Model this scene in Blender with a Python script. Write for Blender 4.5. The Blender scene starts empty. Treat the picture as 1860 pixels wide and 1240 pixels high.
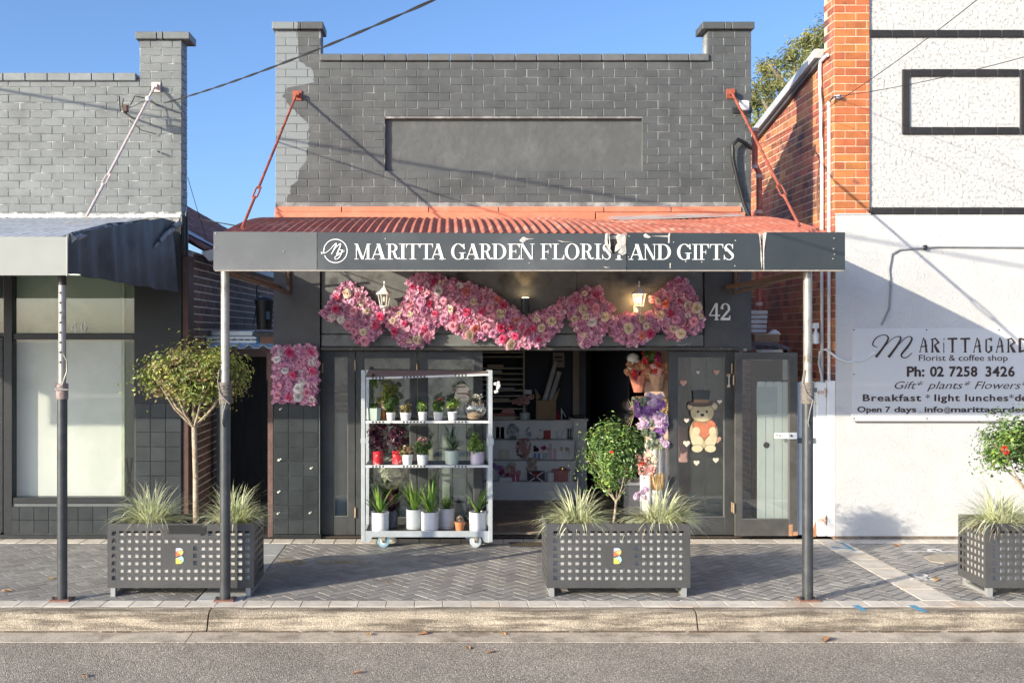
import bpy, math, random
from mathutils import Vector, Matrix
R = math.radians
sc = bpy.context.scene
COL = sc.collection

# ------------------------------------------------------------ camera, sky, sun
F, VX, VY, H, CY = 1900.0, 815.0, 606.0, 2.25, -11.5
cam_d = bpy.data.cameras.new('camera'); cam = bpy.data.objects.new('camera', cam_d); COL.objects.link(cam)
cam.location = (0, CY, H); cam.rotation_euler = (R(90), 0, 0)
cam_d.sensor_width = 36; cam_d.lens = F / 1860 * 36
cam_d.shift_x = (930 - VX) / 1860; cam_d.shift_y = (VY - 620) / 1860
cam_d.clip_start = .1; cam_d.clip_end = 2000
sc.camera = cam
SUN = Vector((1.42, 1.0, -.515))
w = bpy.data.worlds.new('World'); sc.world = w; w.use_nodes = True
nt = w.node_tree; nt.nodes.clear()
wo = nt.nodes.new('ShaderNodeOutputWorld'); bg = nt.nodes.new('ShaderNodeBackground'); sk = nt.nodes.new('ShaderNodeTexSky')
sk.sky_type = 'NISHITA'; sk.sun_disc = False
sk.sun_elevation = math.atan2(.515, math.hypot(1.42, 1.0)); sk.sun_rotation = math.atan2(-1.42, -1.0)
sk.air_density = .7; sk.dust_density = 2.0; sk.ozone_density = 4.2
bg.inputs[1].default_value = .15
nt.links.new(sk.outputs[0], bg.inputs[0]); nt.links.new(bg.outputs[0], wo.inputs[0])
sun_d = bpy.data.lights.new('sun', 'SUN'); sun_d.energy = 3.6; sun_d.angle = R(.5); sun_d.color = (1.0, .90, .72)
sun = bpy.data.objects.new('sun', sun_d); COL.objects.link(sun)
sun.rotation_euler = SUN.to_track_quat('-Z', 'Y').to_euler(); sun.location = (-20, -20, 12)
sc.view_settings.view_transform = 'Standard'; sc.view_settings.look = 'None'
sc.view_settings.exposure = .97; sc.view_settings.gamma = 1.0; sc.view_settings.use_curve_mapping = False

def PX(px, Y=0.0): return (px - VX) * (Y - CY) / F
def PZ(py, Y=0.0): return H - (py - VY) * (Y - CY) / F

# ------------------------------------------------------------ materials
def lin(c):
    return tuple(((v / 255) / 12.92 if v <= 10 else ((v / 255 + .055) / 1.055) ** 2.4) for v in c)
MATS = {}
def mat(name, col, rough=.6, var=.15, vscale=6., bump=0., bscale=60., metal=0., spec=.5, rnd=0., col2=None, c2scale=2., c2lo=.5, c2hi=.6, isl=0., trans=0., coat=0., emis=None, estr=0.):
    if name in MATS: return MATS[name]
    m = bpy.data.materials.new(name); m.use_nodes = True; n = m.node_tree; N = n.nodes; L = n.links
    b = N['Principled BSDF']; b.inputs['Roughness'].default_value = rough; b.inputs['Metallic'].default_value = metal
    b.inputs['Specular IOR Level'].default_value = spec
    if coat: b.inputs['Coat Weight'].default_value = coat
    geo = N.new('ShaderNodeNewGeometry')
    c = N.new('ShaderNodeRGB'); c.outputs[0].default_value = (*col, 1); out = c.outputs[0]
    if col2:
        t = N.new('ShaderNodeTexNoise'); t.inputs['Scale'].default_value = c2scale; t.inputs['Detail'].default_value = 7; t.inputs['Roughness'].default_value = .62
        L.new(geo.outputs['Position'], t.inputs['Vector'])
        mr = N.new('ShaderNodeMapRange'); mr.inputs[1].default_value = c2lo; mr.inputs[2].default_value = c2hi
        L.new(t.outputs[0], mr.inputs[0])
        mx = N.new('ShaderNodeMix'); mx.data_type = 'RGBA'; L.new(mr.outputs[0], mx.inputs[0]); L.new(out, mx.inputs[6]); mx.inputs[7].default_value = (*col2, 1); out = mx.outputs[2]
    if var:
        t = N.new('ShaderNodeTexNoise'); t.inputs['Scale'].default_value = vscale; t.inputs['Detail'].default_value = 8; t.inputs['Roughness'].default_value = .65
        L.new(geo.outputs['Position'], t.inputs['Vector'])
        mr = N.new('ShaderNodeMapRange'); mr.inputs[1].default_value = .3; mr.inputs[2].default_value = .7; mr.inputs[3].default_value = 1 - var; mr.inputs[4].default_value = 1 + var
        L.new(t.outputs[0], mr.inputs[0])
        hs = N.new('ShaderNodeHueSaturation'); L.new(mr.outputs[0], hs.inputs['Value']); L.new(out, hs.inputs['Color']); out = hs.outputs[0]
    if rnd or isl:
        src = N.new('ShaderNodeObjectInfo').outputs['Random'] if rnd else geo.outputs['Random Per Island']
        a = rnd or isl
        mr = N.new('ShaderNodeMapRange'); mr.inputs[3].default_value = 1 - a; mr.inputs[4].default_value = 1 + a
        L.new(src, mr.inputs[0])
        hs = N.new('ShaderNodeHueSaturation'); L.new(mr.outputs[0], hs.inputs['Value']); L.new(out, hs.inputs['Color'])
        mr2 = N.new('ShaderNodeMapRange'); mr2.inputs[3].default_value = .5 - a * .06; mr2.inputs[4].default_value = .5 + a * .06
        mu = N.new('ShaderNodeMath'); mu.operation = 'MULTIPLY'; mu.inputs[1].default_value = 7.13; fr = N.new('ShaderNodeMath'); fr.operation = 'FRACT'
        L.new(src, mu.inputs[0]); L.new(mu.outputs[0], fr.inputs[0]); L.new(fr.outputs[0], mr2.inputs[0]); L.new(mr2.outputs[0], hs.inputs['Hue'])
        out = hs.outputs[0]
    L.new(out, b.inputs['Base Color'])
    if bump:
        t = N.new('ShaderNodeTexNoise'); t.inputs['Scale'].default_value = bscale; t.inputs['Detail'].default_value = 6
        L.new(geo.outputs['Position'], t.inputs['Vector'])
        bp = N.new('ShaderNodeBump'); bp.inputs['Strength'].default_value = min(1, bump); bp.inputs['Distance'].default_value = .01 * max(1, bump)
        L.new(t.outputs[0], bp.inputs['Height']); L.new(bp.outputs[0], b.inputs['Normal'])
    if trans:
        td = N.new('ShaderNodeBsdfTranslucent'); L.new(out, td.inputs[0]); ms = N.new('ShaderNodeMixShader'); ms.inputs[0].default_value = trans
        L.new(b.outputs[0], ms.inputs[1]); L.new(td.outputs[0], ms.inputs[2]); L.new(ms.outputs[0], N['Material Output'].inputs[0])
    if emis:
        b.inputs['Emission Color'].default_value = (*emis, 1); b.inputs['Emission Strength'].default_value = estr
    MATS[name] = m; return m

def glass(name, tint=(.9, .95, .92), refl=1.0):
    if name in MATS: return MATS[name]
    m = bpy.data.materials.new(name); m.use_nodes = True; n = m.node_tree; N = n.nodes; L = n.links
    N.remove(N['Principled BSDF'])
    t = N.new('ShaderNodeBsdfTransparent'); t.inputs[0].default_value = (*tint, 1)
    g = N.new('ShaderNodeBsdfGlossy'); g.inputs['Roughness'].default_value = .02
    fr = N.new('ShaderNodeFresnel'); fr.inputs[0].default_value = 1.5
    ge = N.new('ShaderNodeNewGeometry'); io = N.new('ShaderNodeMapRange'); io.inputs[3].default_value = 1.5; io.inputs[4].default_value = 1/1.5; L.new(ge.outputs['Backfacing'], io.inputs[0]); L.new(io.outputs[0], fr.inputs[0])
    mu = N.new('ShaderNodeMath'); mu.operation = 'MULTIPLY'; mu.use_clamp = True; mu.inputs[1].default_value = 1.6 * refl; L.new(fr.outputs[0], mu.inputs[0])
    ms = N.new('ShaderNodeMixShader'); L.new(mu.outputs[0], ms.inputs[0]); L.new(t.outputs[0], ms.inputs[1]); L.new(g.outputs[0], ms.inputs[2])
    L.new(ms.outputs[0], N['Material Output'].inputs[0]); MATS[name] = m; return m

# ------------------------------------------------------------ mesh builder
class MB:
    def __init__(s): s.v = []; s.f = []; s.smooth = False
    def add(s, vs, fs):
        k = len(s.v); s.v += [tuple(p) for p in vs]; s.f += [tuple(i + k for i in f) for f in fs]; return s
    def box(s, x0, x1, y0, y1, z0, z1, ch=0.):
        if x0 > x1: x0, x1 = x1, x0
        if y0 > y1: y0, y1 = y1, y0
        if z0 > z1: z0, z1 = z1, z0
        if not ch:
            return s.add([(x0,y0,z0),(x1,y0,z0),(x1,y1,z0),(x0,y1,z0),(x0,y0,z1),(x1,y0,z1),(x1,y1,z1),(x0,y1,z1)],
                  [(0,3,2,1),(4,5,6,7),(0,1,5,4),(1,2,6,5),(2,3,7,6),(3,0,4,7)])
        c = min(ch, (x1-x0)*.3, (y1-y0)*.3, (z1-z0)*.3); vs = []; idx = {}
        X = (x0, x1); Y = (y0, y1); Z = (z0, z1)
        for i in (0,1):
            for j in (0,1):
                for k in (0,1):
                    sx = c if i == 0 else -c; sy = c if j == 0 else -c; sz = c if k == 0 else -c
                    for a in range(3):
                        p = [X[i] + (0 if a == 0 else sx), Y[j] + (0 if a == 1 else sy), Z[k] + (0 if a == 2 else sz)]
                        idx[(i,j,k,a)] = len(vs); vs.append(p)
        fs = []
        for i in (0,1): fs.append([idx[(i,j,k,0)] for j,k in ((0,0),(1,0),(1,1),(0,1))][::1 if i else -1])
        for j in (0,1): fs.append([idx[(i,j,k,1)] for i,k in ((0,0),(1,0),(1,1),(0,1))][::-1 if j else 1])
        for k in (0,1): fs.append([idx[(i,j,k,2)] for i,j in ((0,0),(1,0),(1,1),(0,1))][::1 if k else -1])
        for i in (0,1):
            for j in (0,1): fs.append([idx[(i,j,0,0)], idx[(i,j,1,0)], idx[(i,j,1,1)], idx[(i,j,0,1)]])
        for i in (0,1):
            for k in (0,1): fs.append([idx[(i,0,k,0)], idx[(i,1,k,0)], idx[(i,1,k,2)], idx[(i,0,k,2)]])
        for j in (0,1):
            for k in (0,1): fs.append([idx[(0,j,k,1)], idx[(1,j,k,1)], idx[(1,j,k,2)], idx[(0,j,k,2)]])
        for i in (0,1):
            for j in (0,1):
                for k in (0,1): fs.append([idx[(i,j,k,0)], idx[(i,j,k,1)], idx[(i,j,k,2)]])
        return s.add(vs, fs)
    def prism(s, poly, y0, y1):                 # poly in (x,z), extruded along y
        n = len(poly); vs = [(p[0], y0, p[1]) for p in poly] + [(p[0], y1, p[1]) for p in poly]
        return s.add(vs, [tuple(range(n)), tuple(range(2*n-1, n-1, -1))] + [(i, n+i, n+(i+1) % n, (i+1) % n) for i in range(n)])
    def slab(s, poly, z0, z1):                  # poly in (x,y), extruded along z
        n = len(poly); vs = [(p[0], p[1], z0) for p in poly] + [(p[0], p[1], z1) for p in poly]
        return s.add(vs, [tuple(range(n-1, -1, -1)), tuple(range(n, 2*n))] + [(i, (i+1) % n, n+(i+1) % n, n+i) for i in range(n)])
    def xprism(s, poly, x0, x1):                # poly in (y,z), extruded along x
        n = len(poly); vs = [(x0, p[0], p[1]) for p in poly] + [(x1, p[0], p[1]) for p in poly]
        return s.add(vs, [tuple(range(n)), tuple(range(2*n-1, n-1, -1))] + [(i, n+i, n+(i+1) % n, (i+1) % n) for i in range(n)])
    def tube(s, pts, r, n=8, cap=True):
        pts = [Vector(p) for p in pts]; m = len(pts); rs = r if isinstance(r, (list, tuple)) else [r] * m
        t0 = (pts[1] - pts[0]).normalized(); up = Vector((0,0,1)) if abs(t0.z) < .9 else Vector((1,0,0)); u = t0.cross(up).normalized()
        vs = []
        for i, p in enumerate(pts):
            t = (pts[min(i+1, m-1)] - pts[max(i-1, 0)]).normalized()
            u = (u - t * u.dot(t)); u = u.normalized() if u.length > 1e-6 else t.orthogonal().normalized(); v = t.cross(u)
            for k in range(n):
                a = 2 * math.pi * k / n; vs.append(p + (u * math.cos(a) + v * math.sin(a)) * rs[i])
        fs = [(i*n+k, i*n+(k+1) % n, (i+1)*n+(k+1) % n, (i+1)*n+k) for i in range(m-1) for k in range(n)]
        if cap: fs += [tuple(range(n-1, -1, -1)), tuple(range((m-1)*n, m*n))]
        return s.add(vs, fs)
    def lathe(s, prof, c=(0,0,0), n=20, axis='z', rot=0.):
        vs = []; m = len(prof)
        for r, z in prof:
            for k in range(n):
                a = 2 * math.pi * k / n + rot; x, y = r * math.cos(a), r * math.sin(a)
                p = (x, y, z) if axis == 'z' else ((x, z, y) if axis == 'y' else (z, x, y))
                vs.append((c[0]+p[0], c[1]+p[1], c[2]+p[2]))
        fs = [(i*n+k, i*n+(k+1) % n, (i+1)*n+(k+1) % n, (i+1)*n+k) for i in range(m-1) for k in range(n)]
        fs += [tuple(range(n-1, -1, -1)), tuple(range((m-1)*n, m*n))]
        return s.add(vs, fs)
    def ball(s, c, r, n=12, m=8, sq=(1,1,1)):
        vs = []; 
        for i in range(1, m):
            a = math.pi * i / m
            for k in range(n):
                b = 2*math.pi*k/n; vs.append((c[0]+r*sq[0]*math.sin(a)*math.cos(b), c[1]+r*sq[1]*math.sin(a)*math.sin(b), c[2]+r*sq[2]*math.cos(a)))
        t = len(vs); vs += [(c[0], c[1], c[2]+r*sq[2]), (c[0], c[1], c[2]-r*sq[2])]
        fs = [(i*n+k, (i+1)*n+k, (i+1)*n+(k+1) % n, i*n+(k+1) % n) for i in range(m-2) for k in range(n)]
        fs += [(t, k, (k+1) % n) for k in range(n)] + [(t+1, (m-2)*n+(k+1) % n, (m-2)*n+k) for k in range(n)]
        return s.add(vs, fs)
    def mesh(s, name, m, off=(0,0,0), smooth=False):
        me = bpy.data.meshes.new(name); me.from_pydata([(a-off[0], b-off[1], c-off[2]) for a, b, c in s.v], [], s.f); me.update()
        if m: me.materials.append(m)
        if smooth or s.smooth:
            me.polygons.foreach_set('use_smooth', [True]*len(me.polygons))
            try: me.set_sharp_from_angle(angle=R(40))
            except Exception: pass
        return me
    def build(s, name, m, parent=None, smooth=False, label=None, kind=None, cat=None, group=None, origin=None):
        o0 = wloc(parent) if parent else (origin or (0,0,0))
        o = bpy.data.objects.new(name, s.mesh(name, m, o0, smooth)); COL.objects.link(o)
        if parent: o.parent = parent
        elif origin: o.location = origin
        return tag(o, label, cat, group, kind)
def wloc(o):
    v = Vector((0,0,0))
    while o: v += o.location; o = o.parent
    return v
def tag(o, label=None, cat=None, group=None, kind=None):
    if label: o['label'] = label
    if cat: o['category'] = cat
    if group: o['group'] = group
    if kind: o['kind'] = kind
    return o
def thing(name, label, cat, loc=(0,0,0), group=None, kind=None):
    o = bpy.data.objects.new(name, None); COL.objects.link(o); o.location = loc; o.empty_display_size = .1
    return tag(o, label, cat, group, kind)
def inst(name, me, parent, loc, rot=None, scale=None):
    o = bpy.data.objects.new(name, me); COL.objects.link(o); o.parent = parent
    o.location = Vector(loc) - wloc(parent) if parent else Vector(loc)
    if rot: o.rotation_euler = rot
    if scale: o.scale = scale
    return o

# ------------------------------------------------------------ colours / materials
black_paint = mat('black_paint', (.014,.016,.018), .42, .25, 9, .25, 90, col2=(.025,.027,.027), c2scale=4, c2lo=.55, c2hi=.75)
black_tile = mat('black_tile', (.030,.035,.037), .36, .3, 5, .15, 60, rnd=.18)
black_grout = mat('pale_grout', (.13,.14,.14), .8)
iron = mat('dark_iron', (.07,.075,.08), .35, .25, 8, .15, 80, metal=.55)
iron_worn = mat('worn_pole_steel', (.40,.38,.34), .4, .2, 7, .15, 80, metal=.45, col2=(.18,.15,.12), c2scale=5, c2lo=.58, c2hi=.7)
pole_dark = mat('pole_dark', (.085,.09,.095), .38, .3, 6, .1, 80, metal=.5, col2=(.2,.19,.17), c2scale=9, c2lo=.62, c2hi=.72)
rust_red = mat('rust_red_steel', (.33,.085,.05), .65, .35, 9, .3, 60, col2=(.16,.05,.035), c2scale=7, c2lo=.5, c2hi=.7)
orange_paint = mat('salmon_paint', (.62,.20,.11), .6, .15, 6, .3, 50, col2=(.62,.24,.15), c2scale=5, c2lo=.5, c2hi=.75)
roof_red = mat('red_roof_paint', (.46,.14,.09), .55, .3, 5, .2, 70, col2=(.66,.36,.26), c2scale=3.2, c2lo=.5, c2hi=.72, metal=.1)
zinc = mat('zinc', (.62,.62,.60), .6, .25, 6, .1, 60, metal=.1)
galv = mat('galvanised', (.52,.55,.58), .42, .2, 12, .1, 90, metal=.35)
white_paint = mat('white_paint', (.76,.77,.76), .55, .06, 4, .1, 60, col2=(.6,.56,.5), c2scale=4, c2lo=.68, c2hi=.85)
white_clean = mat('white_enamel', (.8,.8,.78), .35, .04)
white_pvc = mat('white_conduit', (.74,.75,.75), .45, .08)
cream = mat('cream_board', (.55,.47,.36), .6, .12)
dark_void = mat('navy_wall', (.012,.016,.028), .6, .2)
brown_wood = mat('brown_wood', (.09,.045,.035), .6, .3, 12, .2, 40)
grey_post = mat('grey_post_paint', (.11,.14,.16), .5, .2)
bark = mat('bark', (.42,.34,.25), .8, .3, 20, .6, 60, col2=(.2,.14,.09), c2scale=18, c2lo=.5, c2hi=.7)
soil = mat('soil', (.05,.03,.02), .95, .4, 30, 1., 90)
leafA = mat('leaf_green', (.22,.27,.06), .42, .25, 9, isl=.42, trans=.3, col2=(.50,.48,.14), c2scale=4, c2lo=.45, c2hi=.65)
leafB = mat('leaf_deep', (.13,.22,.06), .36, .25, 9, isl=.5, trans=.3, col2=(.34,.44,.10), c2scale=9, c2lo=.5, c2hi=.68)
leafC = mat('leaf_bronze', (.28,.24,.11), .42, .25, 9, isl=.5, trans=.3, col2=(.32,.20,.12), c2scale=6, c2lo=.48, c2hi=.62)
gum = mat('gum_leaf', (.22,.24,.09), .5, .3, .8, isl=.5, trans=.3, col2=(.38,.36,.13), c2scale=1.2, c2lo=.45, c2hi=.65)
blade = mat('variegated_blade', (.74,.76,.50), .5, .2, 12, isl=.3, trans=.35, col2=(.26,.34,.12), c2scale=5, c2lo=.55, c2hi=.68)
strap = mat('strap_leaf', (.16,.32,.05), .38, .2, 12, isl=.35, trans=.25, col2=(.34,.4,.12), c2scale=14, c2lo=.54, c2hi=.64)
purple_leaf = mat('purple_leaf', (.075,.015,.035), .4, .2, isl=.4, trans=.15)
var_leaf = mat('grey_green_leaf', (.16,.22,.12), .4, .2, 20, isl=.3, trans=.2, col2=(.42,.46,.3), c2scale=22, c2lo=.55, c2hi=.65)
print_dark = mat('print_brown_black', (.035,.022,.018), .6, .1)
print_white = mat('print_white', (.85,.85,.83), .5, .03)
glass_door = glass('door_glass', (.93,.96,.94), 2.2)
glass_win = glass('window_glass', (.96,.975,.955), 1.5)
def flat(name, c, rough=.55, **k): return mat(name, c, rough, k.pop('var', .12), k.pop('vscale', 12), **k)

def rnd_leaf(mb, p, n, size, rng, asp=.45, fold=.25):
    n = n.normalized(); t = n.orthogonal().normalized(); t.rotate(Matrix.Rotation(rng.uniform(0, 6.283), 3, n)); b = n.cross(t)
    L = size * rng.uniform(.7, 1.2); Wd = L * asp
    a = p - t * L * .5; c = p + t * L * .5 - n * L * .12
    l = p - b * Wd * .5 + n * Wd * fold; r = p + b * Wd * .5 + n * Wd * fold; mid1 = p + n*0
    mb.add([a, r, c, l], [(0,1,2),(0,2,3)])
def crown(mb, c, rad, n, size, seed, clumps=40, cs=.28, asp=.45, shell=.55, flat_bottom=-1.):
    rng = random.Random(seed); C = []
    while len(C) < clumps:
        d = Vector((rng.gauss(0,1), rng.gauss(0,1), rng.gauss(0,1))).normalized()
        if d.z < flat_bottom: continue
        rr = rng.uniform(shell, 1.0); C.append((Vector((d.x*rad[0]*rr, d.y*rad[1]*rr, d.z*rad[2]*rr)), rng.uniform(.6, 1.3)))
    rm = sum(rad) / 3
    for i in range(n):
        q, k = rng.choice(C); off = Vector((rng.gauss(0,1), rng.gauss(0,1), rng.gauss(0,1))) * cs * rm * .5 * k
        p = q + off; nn = (off.normalized() * .6 + q.normalized() * .7 + Vector((0,0,.5)) + Vector((rng.uniform(-1,1), rng.uniform(-1,1), rng.uniform(-1,1))) * .7)
        if nn.length < .01: continue
        rnd_leaf(mb, Vector(c) + p, nn, size, rng, asp)
def ribbon(mb, p, d, L, w0, droop, rng, seg=6, curl=0.):
    d = d.normalized(); side = d.cross(Vector((0,0,1))); side = side.normalized() if side.length > .01 else Vector((1,0,0))
    pts = []; pos = Vector(p); dirn = d.copy()
    for i in range(seg + 1):
        t = i / seg; wd = w0 * (1 - t ** 2.2) * (.55 + .45 * min(1, t * 4)) + .0004
        pts.append((pos - side * wd / 2, pos + side * wd / 2)); pos = pos + dirn * (L / seg); dirn = (dirn + Vector((0,0,-droop / seg * (.5 + t)))).normalized()
    vs = [q for pr in pts for q in pr]; mb.add(vs, [(2*i, 2*i+1, 2*i+3, 2*i+2) for i in range(seg)])
# ============================================================ THE GROUND
asphalt = mat('asphalt', (.27,.235,.19), .9, .22, 1.1, 1.0, 140, col2=(.56,.48,.39), c2scale=75, c2lo=.5, c2hi=.62)
def asphalt_nodes(m):
    n = m.node_tree; N = n.nodes; L = n.links; b = N['Principled BSDF']; geo = N.new('ShaderNodeNewGeometry')
    v = N.new('ShaderNodeTexVoronoi'); v.inputs['Scale'].default_value = 110; L.new(geo.outputs['Position'], v.inputs['Vector'])
    bp = N.new('ShaderNodeBump'); bp.inputs['Strength'].default_value = 1.; bp.inputs['Distance'].default_value = .006; bp.invert = True
    L.new(v.outputs['Distance'], bp.inputs['Height']); L.new(bp.outputs[0], b.inputs['Normal'])
asphalt_nodes(asphalt)
def speckle(m, scale, lo, hi, amt=1.):
    """aggregate: every little stone its own brightness"""
    n = m.node_tree; N = n.nodes; L = n.links; b = N['Principled BSDF']; src = b.inputs['Base Color'].links[0].from_socket
    geo = N.new('ShaderNodeNewGeometry'); v = N.new('ShaderNodeTexVoronoi'); v.inputs['Scale'].default_value = scale; L.new(geo.outputs['Position'], v.inputs['Vector'])
    sp = N.new('ShaderNodeSeparateColor'); L.new(v.outputs['Color'], sp.inputs[0]); mr = N.new('ShaderNodeMapRange'); mr.inputs[3].default_value = lo; mr.inputs[4].default_value = hi; L.new(sp.outputs[0], mr.inputs[0])
    hs = N.new('ShaderNodeHueSaturation'); L.new(mr.outputs[0], hs.inputs['Value']); L.new(src, hs.inputs['Color']); L.new(hs.outputs[0], b.inputs['Base Color'])
speckle(asphalt, 150, .45, 1.6)
o = MB(); o.box(-400, 400, -300, -3.35, -.5, -.150); o.build('road', asphalt, kind='structure')
o = MB(); o.box(-400, 400, .3, 500, -.5, -.06); o.build('ground', mat('rear_ground', (.10,.085,.07), .9), kind='structure')
concrete = mat('kerb_concrete', (.40,.335,.25), .85, .3, 4, 1.0, 90, col2=(.16,.13,.095), c2scale=5, c2lo=.43, c2hi=.60)
def kerb_nodes(m):                                   # scuffed band along the worn face: longitudinal streaks
    n = m.node_tree; N = n.nodes
    for t in N:
        if t.type == 'TEX_NOISE' and abs(t.inputs['Scale'].default_value - 5) < .01:
            geo = N.new('ShaderNodeNewGeometry'); mp = N.new('ShaderNodeMapping'); mp.inputs['Scale'].default_value = (.35, 3, 5)
            n.links.new(geo.outputs['Position'], mp.inputs[0]); n.links.new(mp.outputs[0], t.inputs['Vector'])
kerb_nodes(concrete); speckle(concrete, 120, .72, 1.3)
gut = mat('gutter_concrete', (.50,.43,.34), .85, .3, 5, .8, 110, col2=(.24,.19,.14), c2scale=4, c2lo=.50, c2hi=.68); speckle(gut, 130, .8, 1.25)
# kerb stones and gutter slabs, one object for each
kerb = thing('kerb', 'low rounded concrete kerb', 'kerb', (0,-2.98,0)); del kerb['category']; del kerb['label']; tag(kerb, kind='structure')
prof = [(-2.877,-.30),(-2.877,.0),(-2.985,-.002),(-3.01,-.010),(-3.03,-.026),(-3.045,-.05),(-3.07,-.10),(-3.085,-.125),(-3.11,-.138),(-3.11,-.30)]
XK = [-9.85,-5.89,-1.945,2.005,5.95,9.9]
for a, b in zip(XK, XK[1:]):
    m = MB(); n_ = 24; rng = random.Random(int(a*10)); vs = []
    for i in range(n_ + 1):
        x = a + .006 + (b - a - .012) * i / n_; j = rng.uniform(-.003, .003)
        for y, z in prof: vs.append((x + rng.uniform(-.001,.001), y + j, z + (rng.uniform(-.002,.002) if z > -.2 else 0)))
    k = len(prof); fs = [(i*k+q, (i+1)*k+q, (i+1)*k+(q+1) % k, i*k+(q+1) % k) for i in range(n_) for q in range(k)]
    fs += [tuple(range(k)), tuple(range(n_*k+k-1, n_*k-1, -1))]
    m.add(vs, fs); m.build('kerb_stone', concrete, kerb, smooth=True)
gutter = thing('gutter', None, None, (0,-3.2,-.14), kind='structure')
XG = [-9.9,-6.0,-2.05,1.95+.12,5.95,9.9]
for a, b in zip(XG, XG[1:]):
    m = MB(); m.add([(a+.004,-3.11,-.139),(b-.004,-3.11,-.139),(b-.004+.0,-3.36,-.146),(a+.004,-3.36,-.146),(a+.004,-3.11,-.3),(b-.004,-3.11,-.3),(b-.004,-3.36,-.3),(a+.004,-3.36,-.3)],
        [(3,2,1,0),(2,3,7,6),(0,1,5,4),(1,2,6,5),(3,0,4,7)]); m.build('gutter_slab', gut, gutter)
# line of grit and litter where the kerb meets the gutter, one strip
gd_ = MB(); rng = random.Random(41); x = -6.
while x < 7.5:
    l_ = rng.uniform(.05,.22); w1 = rng.uniform(.004,.018); gd_.slab([(x,-3.108),(x,-3.112-w1*.6),(x+l_*.5,-3.112-w1),(x+l_,-3.112-w1*.5),(x+l_,-3.108)], -.141, -.1345+rng.uniform(0,.003)); x += l_*rng.uniform(.8,1.3)
gd_.build('gutter_grit', mat('gutter_grit', (.11,.07,.04), .95, .4, 60), gutter, kind='stuff')
# pavement
joint_m = mat('paver_joint', (.035,.03,.028), .95, .3, 20)
paver_m = mat('charcoal_paver', (.315,.30,.28), .6, .25, 2.2, .35, 120, rnd=.16, col2=(.21,.195,.175), c2scale=1.1, c2lo=.5, c2hi=.72)
paver_mi = mat('charcoal_paver_far', (.315,.30,.28), .6, .25, 2.2, .35, 120, isl=.16, col2=(.21,.195,.175), c2scale=1.1, c2lo=.5, c2hi=.72)
pale_m = mat('pale_paver', (.68,.62,.53), .7, .2, 5, .4, 100, rnd=.1, col2=(.62,.44,.28), c2scale=1.3, c2lo=.55, c2hi=.75)
m = MB(); m.box(-12, 12, -2.876, .3, -.3, -.010); pav = m.build('pavement', joint_m, kind='structure')
# pale edge pavers at the kerb and along the walls
me = MB().box(-.1135, .1135, -.096, .096, -.05, .0, .003).mesh('edge_paver', pale_m)
i = -50
while i * .236 < 11: inst('edge_paver', me, pav, (i * .236 + .07, -2.768, .0), scale=(1.02, 1, 1)) if -5.4 < i * .236 < 7.2 else None; i += 1
me = MB().box(-.111, .111, -.115, .115, -.05, .0, .005).mesh('wall_paver', pale_m)
for i in range(-24, 32): inst('edge_paver', me, pav, (i * .228 + .02, -.135, .0))
# pale cross bands
for x0, x1, n_ in ((-2.14, -1.735, 4), (4.0, 4.30, 6)):
    for k in range(n_):
        a = -2.66 + (2.40 / n_) * k; b = a + 2.40 / n_
        MB().box(x0 + .004, x1 - .004, a + .003, b - .003, -.05, -.001, .005).build('band_slab', pale_m if x0 > 0 else mat('band_grey', (.42,.43,.42), .75, .15, 4, .4, 90, col2=(.5,.42,.2), c2scale=3, c2lo=.6, c2hi=.72), pav)
def clip(poly, ax, v, keep_less):
    out = []
    for i in range(len(poly)):
        p, q = poly[i], poly[(i+1) % len(poly)]; ip = (p[ax] <= v) == keep_less; iq = (q[ax] <= v) == keep_less
        if ip: out.append(p)
        if ip != iq:
            t = (v - p[ax]) / (q[ax] - p[ax]); out.append((p[0] + (q[0]-p[0])*t, p[1] + (q[1]-p[1])*t))
    return out
W_ = .1; g = .010; ang = R(40); ca, sa = math.cos(ang), math.sin(ang)
def rot(u, v): return (u*ca - v*sa, u*sa + v*ca - 1.4)
me_p = MB().box(-.1 + g*.5, .1 - g*.5, -.05 + g*.5, .05 - g*.5, -.04, 0).mesh('paver', paver_m)
cand = []; far = MB()
for e1 in range(-150, 150):
    for e2 in range(-80, 80):
        for typ in (0, 1):
            x0, y0 = (e1 + 2*e2, e1 - 2*e2) if typ == 0 else (e1 + 2*e2 + 2, e1 - 2*e2 - 1)
            dx, dy = (2, 1) if typ == 0 else (1, 2)
            cu, cv = (x0 + dx/2) * W_, (y0 + dy/2) * W_; cx, cy = rot(cu, cv)
            if not (-6.5 < cx < 8.8 and -2.8 < cy < -.1): continue
            for r0, r1 in ((-6.4,-2.15),(-1.73,3.996),(4.304,8.7)):
                if not (r0 - .15 < cx < r1 + .15): continue
                poly = [rot((x0 + a*dx) * W_ + (g/2 if a == 0 else -g/2), (y0 + b*dy) * W_ + (g/2 if b == 0 else -g/2)) for a, b in ((0,0),(1,0),(1,1),(0,1))]
                full = all(r0 < p[0] < r1 and -2.664 < p[1] < -.255 for p in poly)
                if full: cand.append((cy - .2 * (abs(cx - 1) < 3.5), cx, cy, typ, poly)); continue
                for ax, v, kl in ((0, r0, False), (0, r1, True), (1, -2.664, False), (1, -.255, True)):
                    if poly: poly = clip(poly, ax, v, kl)
                if len(poly) > 2:
                    ar = abs(sum(poly[i][0]*poly[(i+1) % len(poly)][1] - poly[(i+1) % len(poly)][0]*poly[i][1] for i in range(len(poly)))) / 2
                    if ar > .0006: far.slab(poly, -.04, -.0015)
cand.sort(); rng = random.Random(5)
vis = [c for c in cand if -4.2 < c[1] < 5.9]; near = set(id(c) for c in vis[:300])
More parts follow.
